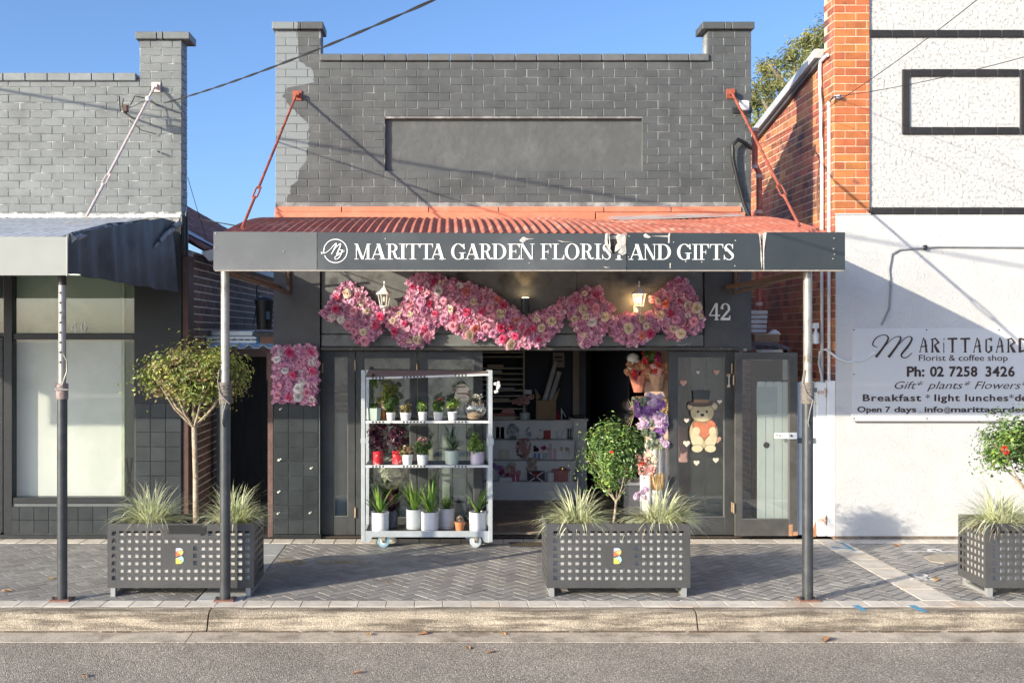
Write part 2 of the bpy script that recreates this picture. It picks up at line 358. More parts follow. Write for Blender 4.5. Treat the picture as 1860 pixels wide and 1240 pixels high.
for c in cand:
    if id(c) in near: inst('paver', me_p, pav, (c[1], c[2], rng.uniform(-.0018, .0)), rot=(rng.uniform(-.006,.006), rng.uniform(-.006,.006), ang + (R(90) if c[3] else 0)))
    else:
        j = rng.uniform(-.0018, 0); far.slab(c[4], -.04, j)
far.build('paver', paver_mi, pav, kind='stuff')
# survey paint, yellow lettering, drain
spray_w = mat('white_survey_paint', (.7,.7,.68), .8, .3, 30); spray_b = mat('blue_survey_paint', (.12,.34,.5), .8, .3, 30)
yel = mat('faded_yellow_paint', (.42,.32,.16), .8, .3, 30)
def stroke(pts, wd, m, z=.0012, name='survey_mark', parent=pav):
    mb = MB()
    for (a, b), (c, d) in zip(pts, pts[1:]):
        n_ = Vector((-(d-b), c-a)); n_ = n_.normalized() * wd / 2
        mb.slab([(a-n_.x, b-n_.y), (c-n_.x, d-n_.y), (c+n_.x, d+n_.y), (a+n_.x, b+n_.y)], z - .001, z); z += .0002
    return mb.build(name, m, parent)
def G(px, py): D = H * F / (py - VY); return ((px - VX) * D / F, D + CY)
def ring(px, py, rx, ry): return [G(px + rx*math.cos(a*.63), py + ry*math.sin(a*.63)) for a in range(11)]
for pts, wd in (([G(1643,1001), G(1700,1001), G(1738,1001)], .03), (ring(1697,999,9,2.4), .05), ([G(1655,1052), G(1680,1049.5)], .025), (ring(1672,1045,11,3), .03), ([G(1674,1048), G(1698,1052.5)], .04), ([G(1680,1053), G(1690,1048)], .03), ([G(1704,1051), G(1744,1051)], .012)):
    stroke(pts, wd, spray_w)
stroke([G(1510,993), G(1545,996)], .05, spray_b); stroke([G(1528,985), G(1552,999)], .035, spray_b)
stroke([G(1553,1099), G(1570,1108.5)], .06, spray_b, .0035); stroke([G(1655,1099), G(1680,1111)], .06, spray_b, .0035)
# patched concrete by the pit lid
mb = MB(); mb.slab([G(1676,1010), G(1690,1019), G(1715,1023), G(1745,1018), G(1745,1008), G(1712,1007)], -.03, .0035); mb.build('pavement_patch', mat('patch_mortar', (.45,.39,.3), .9, .2, 12, .5, 60), pav)
# faded yellow stencil letters: N O  S M O K I N G style worn strokes
def letter(px, py, s):
    for st in s:
        stroke([G(px + a, py - b) for a, b in st], .02, yel, .0025, 'stencil_mark')
letter(517, 1023, [[(0,0),(4,5),(12,0),(16,5)]]); letter(538, 1023, [[(0,1),(6,5),(14,4),(12,0),(2,0)]])
letter(572, 1023, [[(14,5),(4,4),(14,1),(2,0)]]); letter(594, 1023, [[(0,0),(4,5),(10,1),(18,5),(20,0)]]); letter(616, 1023, [[(0,1),(6,5),(12,4),(10,0),(2,0)]]); letter(632, 1023, [[(0,0),(6,5),(14,0)]]); letter(650, 1023, [[(2,5),(6,0),(18,0)]])
stroke([G(508,1016.5), G(543,1016.5)], .02, yel, .0022, 'stencil_mark')
grate = thing('drain_grate', 'slotted iron drain grate set in the paving at the shop entrance', 'drain grate', (G(950,990)[0], -.3, 0))
x0, x1 = PX(925,-.3), PX(1045,-.3); mb = MB(); mb.box(x0, x1, -.44, -.25, .001, .004); mb.build('pit', joint_m, grate)
fr = MB(); fr.box(x0, x1, -.45, -.435, .0, .012).box(x0, x1, -.255, -.24, .0, .012); fr.build('rim', iron, grate)
bar = MB().box(-.004, .004, -.09, .09, -.006, .006).mesh('bar', mat('worn_grate', (.2,.16,.11), .6, .2))
n_ = 36
for i in range(n_): inst('bar', bar, grate, (x0 + (x1-x0) * (i+.5)/n_, -.345, .008))
# leaves on the ground
rng = random.Random(3); dry = mat('dry_leaf', (.42,.24,.11), .8, .3, 30, rnd=.25)
lv = MB(); lv.add([(-.045,0,.004),(-.012,-.024,.014),(.03,-.018,.012),(.06,0,.003),(.03,.02,.02),(-.01,.022,.017)], [(0,1,2,3,4,5)]); lme = lv.mesh('fallen_leaf', dry)
spots = [(92,1052,1.1,'pavement beside the pole nearest the planter'),(10,1074,1.,'dark paving near the kerb edge'),(155,1228,.9,'asphalt in front of the perforated planter'),(650,1222,.9,'asphalt between the trolley and the entrance planter, nearest the viewer'),(893,1184,.9,'asphalt in line with the single sunlit kerb crack'),(848,1176,.8,'asphalt just off the gutter slab'),(1502,1161,1.3,'gutter slab, curled and orange brown'),(772,1151,1.1,'gutter against the kerb face'),(668,1152,.9,'gutter under the kerb below the trolley'),(913,1151,.7,'gutter below the entrance planter'),(705,1058,.6,'sunlit paving beyond the first planter'),(1627,991,1.,'pale wall pavers under the white wall'),(1700,1053,1.,'paving beside the foot of the far planter')]
for i, (px, py, s, txt) in enumerate(spots):
    z = -.148 if py > 1166 else (-.14 if py > 1140 else 0.); D = (H - z) * F / (py - VY); x, y = (px-VX)*D/F, D + CY
    o_ = inst('fallen_leaf', lme, None, (x, y, z), rot=(rng.uniform(-.2,.2), rng.uniform(-.2,.2), rng.uniform(0,6)), scale=(s, s, s)); tag(o_, 'dry fallen leaf on the ' + txt, 'leaf', 'dry leaves on the ground')

# ============================================================ BRICKWORK
def brick_mesh(name, m, L, Hh, D, var=0):
    rng = random.Random(var + 7); b = MB(); b.box(0, L, 0, D, 0, Hh, .0045)
    b.v = [(x + rng.uniform(-.0012,.0012), y + rng.uniform(-.0008,.0008), z + rng.uniform(-.0012,.0012)) for x, y, z in b.v]
    return b.mesh(name, m)
def brickwork(parent, m, m_far, u0, u1, z0, z1, place, inside, L=.2403, C=.0859, j=.008, D=.05, limit=300, seed=1, name='brick', header_rows=(), bed=None):
    """place(u, z) -> world position of the brick's front lower corner; courses laid from z1 downwards"""
    rng = random.Random(seed); jb = j if bed is None else bed; mes = [brick_mesh(name, m, L - j, C - jb, D, k) for k in range(3)]
    axis = place('axis'); items = []; far = MB(); row = 0; z = z1 - C
    while z > z0 - C * .5:
        u = u0 - (L / 2 if row % 2 else 0) - L
        hl = L / 2 if row in header_rows else L
        while u < u1:
            a, b = max(u, u0), min(u + hl, u1)
            if b - a > .03:
                segs = inside(a, b, z + C/2)
                for p, q in segs:
                    if q - p > .03: items.append((p, q, z))
            u += hl
        z -= C; row += 1
    full = [t for t in items if t[1] - t[0] > L * .8]; rest = [t for t in items if t[1] - t[0] <= L * .8]
    order = full + rest
    rotz = axis
    for k, (p, q, z) in enumerate(order):
        jz = rng.uniform(-.0008, .0008); jd = rng.uniform(-.0015, .0015)
        if k < limit:
            pos = place((p + j/2, z + jb/2 + jz, jd)); o = inst(name, rng.choice(mes), parent, pos, rot=(rng.uniform(-.004,.004), rng.uniform(-.004,.004), rotz))
            o.scale = ((q - p - j) / (L - j), 1, 1)
        else:
            b = MB(); b.box(0, q - p - j, 0, D, 0, C - jb, .0035); M = Matrix.Rotation(rotz, 3, 'Z'); pos = Vector(place((p + j/2, z + jb/2 + jz, jd)))
            far.add([tuple(M @ Vector(v) + pos) for v in b.v], b.f)
    if far.v: far.build(name, m_far, parent, kind='stuff')
def front(Y):
    def f(t):
        return 0.0 if t == 'axis' else (t[0], Y + t[2], t[1])
    return f
def side_px(X):           # wall facing +X ; u = world Y. brick local x -> world +Y, local y (depth) -> world -X
    def f(t):
        return R(90) if t == 'axis' else (X + t[2], t[0], t[1])
    return f
def side_nx(X):           # wall facing -X ; u = -Y : brick local x -> world -Y, depth -> +X
    def f(t):
        return R(-90) if t == 'axis' else (X + t[2], -t[0], t[1])
    return f
def all_in(a, b, z): return [(a, b)]

def paint_brick(name, base, light, rnd, mask=True, isl=False):
    m = mat(name, base, .52, .18, 5, .35, 110, **({'isl': rnd} if isl else {'rnd': rnd}), col2=tuple(c*.72 for c in base), c2scale=2.2, c2lo=.45, c2hi=.68)
    if mask:       # the lighter grey left where the repaint stopped short
        n = m.node_tree; N = n.nodes; L = n.links; b = N['Principled BSDF']; src = b.inputs['Base Color'].links[0].from_socket
        geo = N.new('ShaderNodeNewGeometry'); sp = N.new('ShaderNodeSeparateXYZ'); L.new(geo.outputs['Position'], sp.inputs[0])
        mr = N.new('ShaderNodeMapRange'); mr.inputs[1].default_value = 3.6; mr.inputs[2].default_value = 5.7; L.new(sp.outputs[2], mr.inputs[0])
        fc = N.new('ShaderNodeFloatCurve'); cv = fc.mapping.curves[0]
        zs = [(372,515),(340,530),(300,552),(262,560),(225,562),(205,540),(195,530),(178,512),(160,522),(150,570),(128,568),(110,545),(80,542),(62,540)]
        pts = [((PZ(py) - 3.6) / 2.1, (PX(px) + 2.0) / .6) for py, px in zs]; pts.sort()
        cv.points[0].location = (0, pts[0][1]); cv.points[1].location = (1, pts[-1][1])
        for a, c in pts:
            p = cv.points.new(a, c); p.handle_type = 'VECTOR'
        fc.mapping.update(); L.new(mr.outputs[0], fc.inputs[1])
        nz = N.new('ShaderNodeTexNoise'); nz.inputs['Scale'].default_value = 9; nz.inputs['Detail'].default_value = 5; L.new(geo.outputs['Position'], nz.inputs['Vector'])
        ma = N.new('ShaderNodeMath'); ma.operation = 'MULTIPLY_ADD'; ma.inputs[1].default_value = .6; ma.inputs[2].default_value = -2.0; L.new(fc.outputs[0], ma.inputs[0])
        mb_ = N.new('ShaderNodeMath'); mb_.operation = 'MULTIPLY_ADD'; mb_.inputs[1].default_value = .16; L.new(nz.outputs[0], mb_.inputs[0]); L.new(ma.outputs[0], mb_.inputs[2])
        mc = N.new('ShaderNodeMath'); mc.operation = 'SUBTRACT'; L.new(mb_.outputs[0], mc.inputs[0]); mc.inputs[1].default_value = .08
        lt = N.new('ShaderNodeMath'); lt.operation = 'LESS_THAN'; L.new(sp.outputs[0], lt.inputs[0]); L.new(mc.outputs[0], lt.inputs[1])
        # a second small patch along the coping
        mx = N.new('ShaderNodeMix'); mx.data_type = 'RGBA'; L.new(lt.outputs[0], mx.inputs[0]); L.new(src, mx.inputs[6]); mx.inputs[7].default_value = (*light, 1); L.new(mx.outputs[2], b.inputs['Base Color'])
    return m
DK = (.086,.092,.091); LT = (.20,.225,.23)
fac_b = paint_brick('painted_brick_charcoal', DK, LT, .07); fac_bf = paint_brick('painted_brick_charcoal_far', DK, LT, .07, isl=True)
fac_j = mat('painted_joint', (.15,.15,.145), .7, .2, 8, .4, 90, col2=(.36,.36,.34), c2scale=5, c2lo=.46, c2hi=.64)
def joint_mortar():
    """bed joints stay charcoal; only the upright joints show bare pale mortar"""
    return fac_j

# ============================================================ THE SHOP
shop = thing('florist_shop', 'single storey charcoal painted brick shop with recessed blank panel and open folding doors', 'building', (.71,.1,0))
XL, XR = PX(500), PX(1365)
zt = PZ(112); zb = PZ(374)
rx0, rx1, rz0, rz1 = PX(700), PX(1166), PZ(314), PZ(215)
def ins(a, b, z):
    if z > PZ(112): return [(max(a, XL), min(b, PX(583)))] if a < PX(583) else ([(max(a, PX(1285)), b)] if b > PX(1285) else [])
    if rz0 < z < rz1:
        out = []
        if a < rx0: out.append((a, min(b, rx0)))
        if b > rx1: out.append((max(a, rx1), b))
        return out
    return [(a, b)]
ZP = PZ(112) + .0859 * 4
brickwork(shop, fac_b, fac_bf, XL, XR, zb, ZP, front(0.0), ins, seed=2, bed=.001, j=.006)
# (pillar bricks above the coping line come from ins)
mb = MB(); mb.box(XL+.004, XR-.004, .004, .24, zb - .4, rz0).box(XL+.004, rx0-.004, .004, .24, rz0, rz1).box(rx1+.004, XR-.004, .004, .24, rz0, rz1).box(XL+.004, XR-.004, .004, .24, rz1, PZ(112)); mb.box(XL+.004, PX(583)-.004, .004, .24, PZ(112), ZP).box(PX(1285)+.004, XR-.004, .004, .24, PZ(112), ZP)
mb.build('wall', fac_j, shop)
MB().box(rx0-.003, rx1+.003, .055, .2, rz0-.003, rz1+.003).build('render_panel', mat('render_charcoal', (.092,.097,.095), .6, .12, 3, .6, 14, col2=(.125,.13,.128), c2scale=4, c2lo=.48, c2hi=.7), shop)
cop = MB().box(0, .232, 0, .28, 0, .075, .006).mesh('coping_brick', mat('coping_charcoal', (.115,.121,.12), .5, .2, 6, .2, 80, rnd=.08, col2=(.26,.28,.28), c2scale=1.1, c2lo=.66, c2hi=.7))
x = PX(581)
while x < PX(1285) - .03: 
    o_ = inst('coping_brick', cop, shop, (x + .003, -.028, PZ(112) + .004)); o_.scale.x = min(1, (PX(1287) - x) / .236); x += .2385
for a, b in ((PX(495), PX(588)), (PX(1274), PX(1369))):
    seg = [a, a + (b-a)*.43, a + (b-a)*.56, b]
    for p, q in zip(seg, seg[1:]): MB().box(p + .002, q - .002, -.045, .29, ZP + .003, ZP + .082, .006).build('cap_brick', fac_b, shop)
# salmon band above the awning
for k, (a, b) in enumerate(((500,620),(622,778),(780,905),(907,1096),(1098,1218),(1220,1346))):
    MB().box(PX(a), PX(b), -.012, .0, PZ(385.2), PZ(375.5), .003).build('painted_course', orange_paint, shop)
MB().box(PX(500), PX(1080), -.05, .0, PZ(400), PZ(386), .004).build('flashing', orange_paint, shop)
MB().box(PX(1082), PX(1352), -.045, .0, PZ(402), PZ(387), .004).build('flashing', orange_paint, shop)
# piers
pier_paint = mat('pier_paint', (.070,.071,.072), .5, .2, 6, .25, 90, col2=(.065,.065,.063), c2scale=4, c2lo=.5, c2hi=.75)
zs_ = 3.0
MB().box(XL-.018, PX(581), .005, .32, 0.02, zs_+.48).box(XL-.018, PX(581), -.004, .006, PZ(735), zs_+.48).build('pier', pier_paint, shop)
MB().box(PX(1280), XR, .0, .32, PZ(637), zs_+.5, .004).build('pier', pier_paint, shop)
MB().box(XL-.018, PX(581), .000, .006, .05, PZ(734)).build('grout_face', black_grout, shop)
tl = MB().box(0, .1605, 0, .012, 0, .1560, .003).mesh('tile', black_tile)
for r_ in range(9):
    for c_ in range(3): inst('tile', tl, shop, (XL - .016 + c_ * .1637, -.009, .052 + r_ * .1595))
MB().box(XL-.02, PX(583), -.015, .3, .0, .048).build('plinth', black_paint, shop)
# white wall plugs / flakes left on the tiled pier
flk = mat('plaster_flake', (.75,.72,.65), .8)
for px, py, s in ((509,743,1),(507,835,1.3),(565,850,1),(506,893,1.1),(505,932,1),(563,931,.9)):
    b = MB(); b.ball((PX(px), -.016, PZ(py)), .011*s, 7, 5, (1.2,.5,1)); b.ball((PX(px)+.016*s, -.014, PZ(py)+.012), .007*s, 6, 4, (1,.5,1)); b.build('plaster_dab', flk, shop)
# transom boards behind the flowers
tb = mat('transom_black', (.145,.150,.142), .38, .25, 5, .2, 40, col2=(.05,.05,.047), c2scale=3, c2lo=.55, c2hi=.7)
for a, b in ((583,816),(817,1048),(1049,1279)): MB().box(PX(a), PX(b), .035, .09, PZ(606), zs_+.4, .003).build('transom_board', tb, shop)
MB().box(PX(583), PX(1279), .022, .09, PZ(629), PZ(607.5), .004).build('transom_rail', tb, shop)
MB().box(PX(583), PX(1340), -.035, .08, PZ(636.5), PZ(630), .006).build('lintel', mat('lintel_worn', (.06,.055,.05), .45, .3, 9, .2, 60, col2=(.3,.25,.2), c2scale=8, c2lo=.6, c2hi=.75), shop)
# number
def numeral_mesh(s, x, z, h, y, depth=.012):
    """slab serif numerals 4, 2 and 0 as bars and arcs"""
    mb = MB(); k = [0]
    def pr(poly): mb.prism([(x + p[0]*h, z + p[1]*h) for p in poly], y - depth - k[0]*.0006, y); k[0] += 1
    if s == '4':
        pr([(.30,.0),(.56,.0),(.56,.06),(.50,.06),(.50,1.),(.37,1.),(.37,.06),(.30,.06)]); pr([(.0,.24),(.64,.24),(.64,.32),(.0,.32)]); pr([(.0,.32),(.08,.32),(.40,.88),(.40,1.),(.36,1.)])
    if s == '2':
        def arc(cx, cz, ro, ri, a0, a1, n=14):
            o = [(cx + ro[0]*math.cos(R(a0+(a1-a0)*i/n)), cz + ro[1]*math.sin(R(a0+(a1-a0)*i/n))) for i in range(n+1)]
            q = [(cx + ri[0]*math.cos(R(a0+(a1-a0)*i/n)), cz + ri[1]*math.sin(R(a0+(a1-a0)*i/n))) for i in range(n, -1, -1)]
            for i in range(n): pr([o[i], o[i+1], q[n-i-1], q[n-i]])
        arc(.29,.70,(.27,.30),(.15,.235),175,-42); pr([(.36,.545),(.49,.50),(.16,.13),(.02,.10)]); pr([(.02,.0),(.56,.0),(.56,.14),(.02,.14)]); pr([(.50,.12),(.56,.12),(.58,.27),(.53,.27)]); pr([(.02,.66),(.15,.64),(.15,.76),(.03,.76)])
    if s == '0':
        n = 20
        for i in range(n):
            a, b = 2*math.pi*i/n, 2*math.pi*(i+1)/n
            pr([(.28+.28*math.cos(a), .5+.5*math.sin(a)), (.28+.28*math.cos(b), .5+.5*math.sin(b)), (.28+.14*math.cos(b), .5+.42*math.sin(b)), (.28+.14*math.cos(a), .5+.42*math.sin(a))])
    return mb
for s, px in (('4', 1287.5), ('2', 1308)):
    numeral_mesh(s, PX(px), PZ(581.5), 31/165.2, -.004).build('house_number', print_white, shop)

# ---- folding doors, frames with rails, glass, hinges
door_m = mat('door_black', (.050,.052,.052), .45, .25, 7, .25, 60, col2=(.085,.08,.075), c2scale=5, c2lo=.6, c2hi=.75)
door_f = mat('door_faded', (.075,.072,.066), .55, .25, 7, .25, 60, col2=(.12,.11,.10), c2scale=5, c2lo=.55, c2hi=.75)
brass = mat('hinge_worn', (.42,.3,.18), .5, .3, 20, metal=.4)
def door_leaf(px0, px1, gx0, gx1, gy0, gy1, y, top=637, bot=971, m=door_m, t=.045, hinges=(), mull=()):
    x0, x1, z0, z1 = PX(px0, y), PX(px1, y), PZ(bot, y), PZ(top, y); a, b, c, d = PX(gx0, y), PX(gx1, y), PZ(gy1, y), PZ(gy0, y)
    o = thing('door', None, None, ((x0+x1)/2, y, z0)); o.parent = shop; o.location = Vector(((x0+x1)/2, y, z0)) - wloc(shop)
    MB().box(x0, a, y, y+t, z0, z1, .003).build('stile', m, o); MB().box(b, x1, y, y+t, z0, z1, .003).build('stile', m, o)
    MB().box(a, b, y+.002, y+t-.002, d, z1, .003).build('rail', m, o); MB().box(a, b, y+.002, y+t-.002, z0, c, .003).build('rail', m, o)
    bd = MB()
    bd.box(a, a+.008, y+.006, y+t-.012, c, d).box(b-.008, b, y+.006, y+t-.012, c, d).box(a+.008, b-.008, y+.006, y+t-.012, d-.008, d).box(a+.008, b-.008, y+.006, y+t-.012, c, c+.008); bd.build('glazing_bead', mat('bead', (.13,.13,.12), .5), o)
    MB().box(a+.001, b-.001, y+.02, y+.025, c+.001, d-.001).build('pane', glass_door, o)
    for hx, hy in hinges: MB().tube([(PX(hx,y), y-.012, PZ(hy+9,y)), (PX(hx,y), y-.012, PZ(hy-9,y))], .009, 8).build('hinge', brass, o)
    return o
door_leaf(583, 645, 606.5, 632, 648, 938, .10, hinges=((586,668),(645.5,663),(645.5,930)))
door_leaf(646.5, 757, 660.5, 745, 650, 940, .10, hinges=((757.5,669),(757.5,930)))
door_leaf(759, 877, 776.5, 861, 652, 940, .10)
dR = door_leaf(1215, 1334, 1231, 1316, 649, 939, .06, hinges=((1329,669),(1329,920)))
dF = door_leaf(1335.5, 1449, 1348, 1434, 652, 943, -.085, top=640, bot=973, m=door_f, hinges=((1332,690),(1332,922)))
for px0, px1, py0, py1 in ((1433,1440,952,973),(1439,1449,965,972)): MB().box(PX(px0,-.09), PX(px1,-.09), -.0885, -.084, PZ(py1,-.09), PZ(py0,-.09)).build('bare_timber', mat('bare_timber', (.42,.22,.12), .8, .4, 60), dF)
MB().box(PX(1430,-.09), PX(1447,-.09), -.11, -.084, PZ(797,-.09), PZ(785,-.09), .003).build('latch_box', galv, dF); MB().ball((PX(1437,-.11), -.115, PZ(791,-.11)), .012, 8, 6).build('latch_knob', print_dark, dF)
MB().box(PX(1407,-.09), PX(1429,-.09), -.0892, -.086, PZ(796,-.09), PZ(786,-.09)).build('pull_sticker', print_white, dF)
for o_ in (dR,):
    MB().tube([(PX(1324,.04), .035, PZ(702)), (PX(1324,.04), .03, PZ(682))], .007, 8).build('bolt', galv, o_)
    MB().box(PX(1321,.04), PX(1327,.04), .04, .058, PZ(704), PZ(699)).box(PX(1321,.04), PX(1327,.04), .04, .058, PZ(684), PZ(679)).build('bolt_plate', brass, o_)
MB().box(PX(583), PX(1447), .02, .17, .0, PZ(972,.1), .004).build('threshold', mat('sill_wood', (.06,.045,.035), .8, .4, 20, .5, 60, col2=(.2,.15,.1), c2scale=12, c2lo=.6, c2hi=.7), shop)
# ============================================================ INSIDE THE SHOP
floor_m = mat('plank_floor', (.32,.25,.18), .5, .3, 4, .1, 40, rnd=.12)
inx0, inx1, iny = PX(583), 3.28, 4.6
MB().box(inx0-.3, inx1, .17, iny, -.05, .028).build('floor', floor_m, shop)
for i in range(9):
    for k, (a, b) in enumerate(((.2,1.5),(1.51,2.6),(2.61,4.4))):
        x = .3 + i * .26 ; MB().box(x, x+.25, a + (.2 if i % 2 and k else 0), b + (.19 if i % 2 else 0), .026, .034, .003).build('floor_plank', floor_m, shop)
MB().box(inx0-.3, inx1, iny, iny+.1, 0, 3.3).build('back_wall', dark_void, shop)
MB().box(inx0-.35, inx0-.3, .33, iny+.1, 0, 3.3).build('side_wall', mat('inner_wall', (.75,.72,.66), .8), shop)
MB().box(inx1, inx1+.04, .33, iny+.1, 0, 3.6).build('side_wall', mat('inner_wall', (.75,.72,.66), .8), shop)
MB().box(inx0-.35, inx1+.04, .25, iny+.1, 3.3, 3.35).build('ceiling', mat('inner_ceiling', (.75,.73,.70), .8), shop)
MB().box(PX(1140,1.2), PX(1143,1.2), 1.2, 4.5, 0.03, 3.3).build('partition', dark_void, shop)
Yb = 3.3
MB().box(PX(1040.5,Yb), PX(1052,Yb), Yb, Yb+.06, .03, 3.2).build('door_jamb', mat('jamb_tan', (.32,.25,.18), .6), shop)
MB().box(PX(1052,Yb)+.01, PX(1066,Yb), Yb+.1, Yb+.14, .03, 3.2).build('door_jamb', mat('jamb_grey', (.10,.10,.11), .6), shop)
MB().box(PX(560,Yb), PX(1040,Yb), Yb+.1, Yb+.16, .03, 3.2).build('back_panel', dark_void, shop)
MB().box(PX(583,.8), PX(872,.8), .8, .84, .03, 3.0).build('display_screen', mat('screen_board', (.62,.62,.50), .8, .35, 3, 1., 8, col2=(.16,.17,.12), c2scale=3.5, c2lo=.45, c2hi=.6), shop)

# pigeonhole shelf
ph = thing('pigeonhole_shelf', 'cream open pigeonhole shelf of thin boards on the navy back wall', 'shelf', (PX(912,3.1), 3.2, PZ(776,3.1)))
Y = 3.05; a, b = PX(876,Y), PX(953,Y)
for py in (640,648,669,679,689,698,709,719,729,742,758,773): MB().box(a, b-.02, Y, Y+.3, PZ(py,Y)-.008, PZ(py,Y)+.008).build('shelf_board', cream, ph)
MB().box(b-.02, b, Y, Y+.3, PZ(776,Y), PZ(636,Y)).build('upright', cream, ph); MB().box(a-.02, a, Y, Y+.3, PZ(776,Y), PZ(636,Y)).build('upright', cream, ph)
rng = random.Random(8)
for i, py in enumerate((668,678,688,708,728,757)):
    pm = flat('wrap_%d' % (i % 4), [(.5,.4,.3),(.6,.55,.5),(.3,.2,.15),(.55,.5,.55)][i % 4])
    x = a + .03 + rng.random()*.2; t = MB().box(x, x + .22, Y + .01, Y + .25, PZ(py,Y) + .009, PZ(py,Y) + .022 + rng.random()*.02).build('wrapping_paper', pm)
    tag(t, ['folded tan wrapping paper on the upper pigeonhole board','flat white wrapping sheets on the third pigeonhole board','dark brown wrapping pile on the fourth pigeonhole board','lilac wrapping sheets on the middle pigeonhole board','tan wrapping pile on the lower pigeonhole board','white wrapping sheets on the lowest pigeonhole board'][i], 'wrapping paper', 'paper on the pigeonhole shelf')

# stepped display and counter
disp_m = mat('display_white', (.82,.78,.72), .5, .08)
st = thing('stepped_display', 'white stepped display stand holding gifts inside the open shopfront', 'display stand', (PX(970,2.5), 2.6, .03))
ys = [2.46, 2.62, 2.78, 2.94, 3.02]; tops = [875.5, 837.5, 800, 764]; xr = [1048, 1045, 1043, 1040]
for k in range(4):
    Y = ys[k]; MB().box(PX(878,Y), PX(xr[k],Y), Y, Y + (.158 if k < 3 else .05), .03, PZ(tops[k],Y), .004).build('step', disp_m, st)
    MB().box(PX(878,Y), PX(xr[k],Y), Y-.006, Y + .155, PZ(tops[k],Y)+.001, PZ(tops[k],Y)+.009).build('step_edge', mat('step_edge', (.68,.64,.58), .5), st)
ct = thing('shop_counter', 'plain white service counter at the end of the stepped display', 'counter', (PX(1055,2.9), 3.05, .03))
MB().box(PX(1041,2.98), PX(1066,2.98), 2.98, 3.25, .03, PZ(764,2.98), .004).build('body', disp_m, ct); MB().box(PX(1037,2.98), PX(1068,2.98), 2.95, 3.28, PZ(764,2.98), PZ(760,2.98), .003).build('counter_top', disp_m, ct)
tag(MB().box(PX(1042,2.97), PX(1062,2.97), 2.99, 3.15, PZ(759.6,2.97), PZ(755,2.97)).build('card_reader', print_dark), 'flat black card reader lying on the white counter', 'card reader')
fur = mat('brown_fur', (.30,.14,.06), .9, .3, 30, .8, 200); cfur = mat('cream_fur', (.58,.46,.36), .9, .2, 30, .8, 200); red_c = flat('red_cloth', (.38,.03,.03)); pinkc = flat('pink_box', (.55,.22,.20))
def teddy(c, h, m, label, muz=cfur):
    x, y, z = c; t = thing('teddy_bear', label, 'teddy bear', c); b = MB(); b.smooth = True
    b.ball((x, y, z+h*.30), h*.24, 14, 10, (1,.8,1.1)); b.ball((x, y-.01, z+h*.70), h*.25, 14, 10, (1.05,.9,.95))
    for s in (-1, 1):
        b.ball((x+s*h*.20, y, z+h*.90), h*.09, 8, 6, (1,.6,1)); b.ball((x+s*h*.18, y-h*.2, z+h*.09), h*.1, 8, 6, (1,1.3,1)); b.ball((x+s*h*.24, y-h*.06, z+h*.36), h*.085, 8, 6, (.9,1,1.7))
    b.build('body', m, t)
    q = MB(); q.ball((x, y-h*.22, z+h*.63), h*.10, 10, 7); q.build('muzzle', muz, t, smooth=True)
    e = MB().ball((0,0,0), h*.026, 6, 5).mesh('eye', print_dark)
    for s in (-1, 1): inst('eye', e, t, (x+s*h*.10, y-h*.235, z+h*.74))
    inst('nose', MB().ball((0,0,0), h*.035, 6, 5).mesh('nose', print_dark), t, (x, y-h*.32, z+h*.66)); return t
def at(px, py, Y): return (PX(px,Y), Y, PZ(py,Y))
teddy(at(981,798,3.0), .21, fur, 'sitting brown teddy bear with a cream muzzle on the top display step')
tag(MB().box(PX(987,2.96), PX(1000,2.96), 2.93, 2.99, PZ(799,2.96)+.0, PZ(781,2.96)).build('gift_box', red_c), 'small red gift box beside the brown teddy bear', 'gift box')
t = teddy(at(966,862,2.60), .24, cfur, 'cream plush bear on the dark ribboned gift box'); 
gb = thing('ribbon_gift_box', 'dark square gift box with red and white ribbon under the cream bear', 'gift box', at(973,875,2.5)); x, y, z = at(973,875,2.5)
MB().box(PX(959,2.5), PX(989,2.5), 2.47, 2.60, z+.008, PZ(856,2.5), .004).build('box', flat('dark_gift', (.05,.03,.035)), gb); rb = MB(); rb.prism([(PX(960,2.46),z+.012),(PX(963,2.46),z+.012),(PX(988,2.46),PZ(857,2.46)),(PX(985,2.46),PZ(857,2.46))], 2.462, 2.468); rb.prism([(PX(985,2.46),z+.012),(PX(988,2.46),z+.012),(PX(963,2.46),PZ(857,2.46)),(PX(960,2.46),PZ(857,2.46))], 2.458, 2.464); rb.build('ribbon', print_white, gb)
bw = MB(); bw.ball((PX(973,2.44), 2.45, PZ(860,2.46)), .03, 8, 6, (1.6,.5,.7)); bw.ball((PX(973,2.44), 2.445, PZ(866,2.46)), .02, 8, 6, (.8,.5,1.4)); bw.build('bow', red_c, gb, smooth=True)
# pink hexagonal hat box with bow
hb = thing('hexagonal_box', 'pink hexagonal gift box with a bow on the lowest display step', 'gift box', at(1019,875,2.5)); z = at(1019,875,2.5)[2]+.006
MB().lathe([(.125,z),(.125,z+.125)], (PX(1019,2.54),2.56,0), 6, rot=.26).build('box', pinkc, hb); MB().lathe([(.132,z+.1255),(.132,z+.155)], (PX(1019,2.54),2.56,0), 6, rot=.26).build('lid', pinkc, hb); b = MB()
for k in range(6): b.ball((PX(1022,2.5)+.025*math.cos(k), 2.5+.02*math.sin(k), z+.17+.008*(k % 2)), .022, 7, 5, (1.3,.8,.8))
b.build('bow', flat('bow_coral', (.6,.2,.15)), hb, smooth=True)
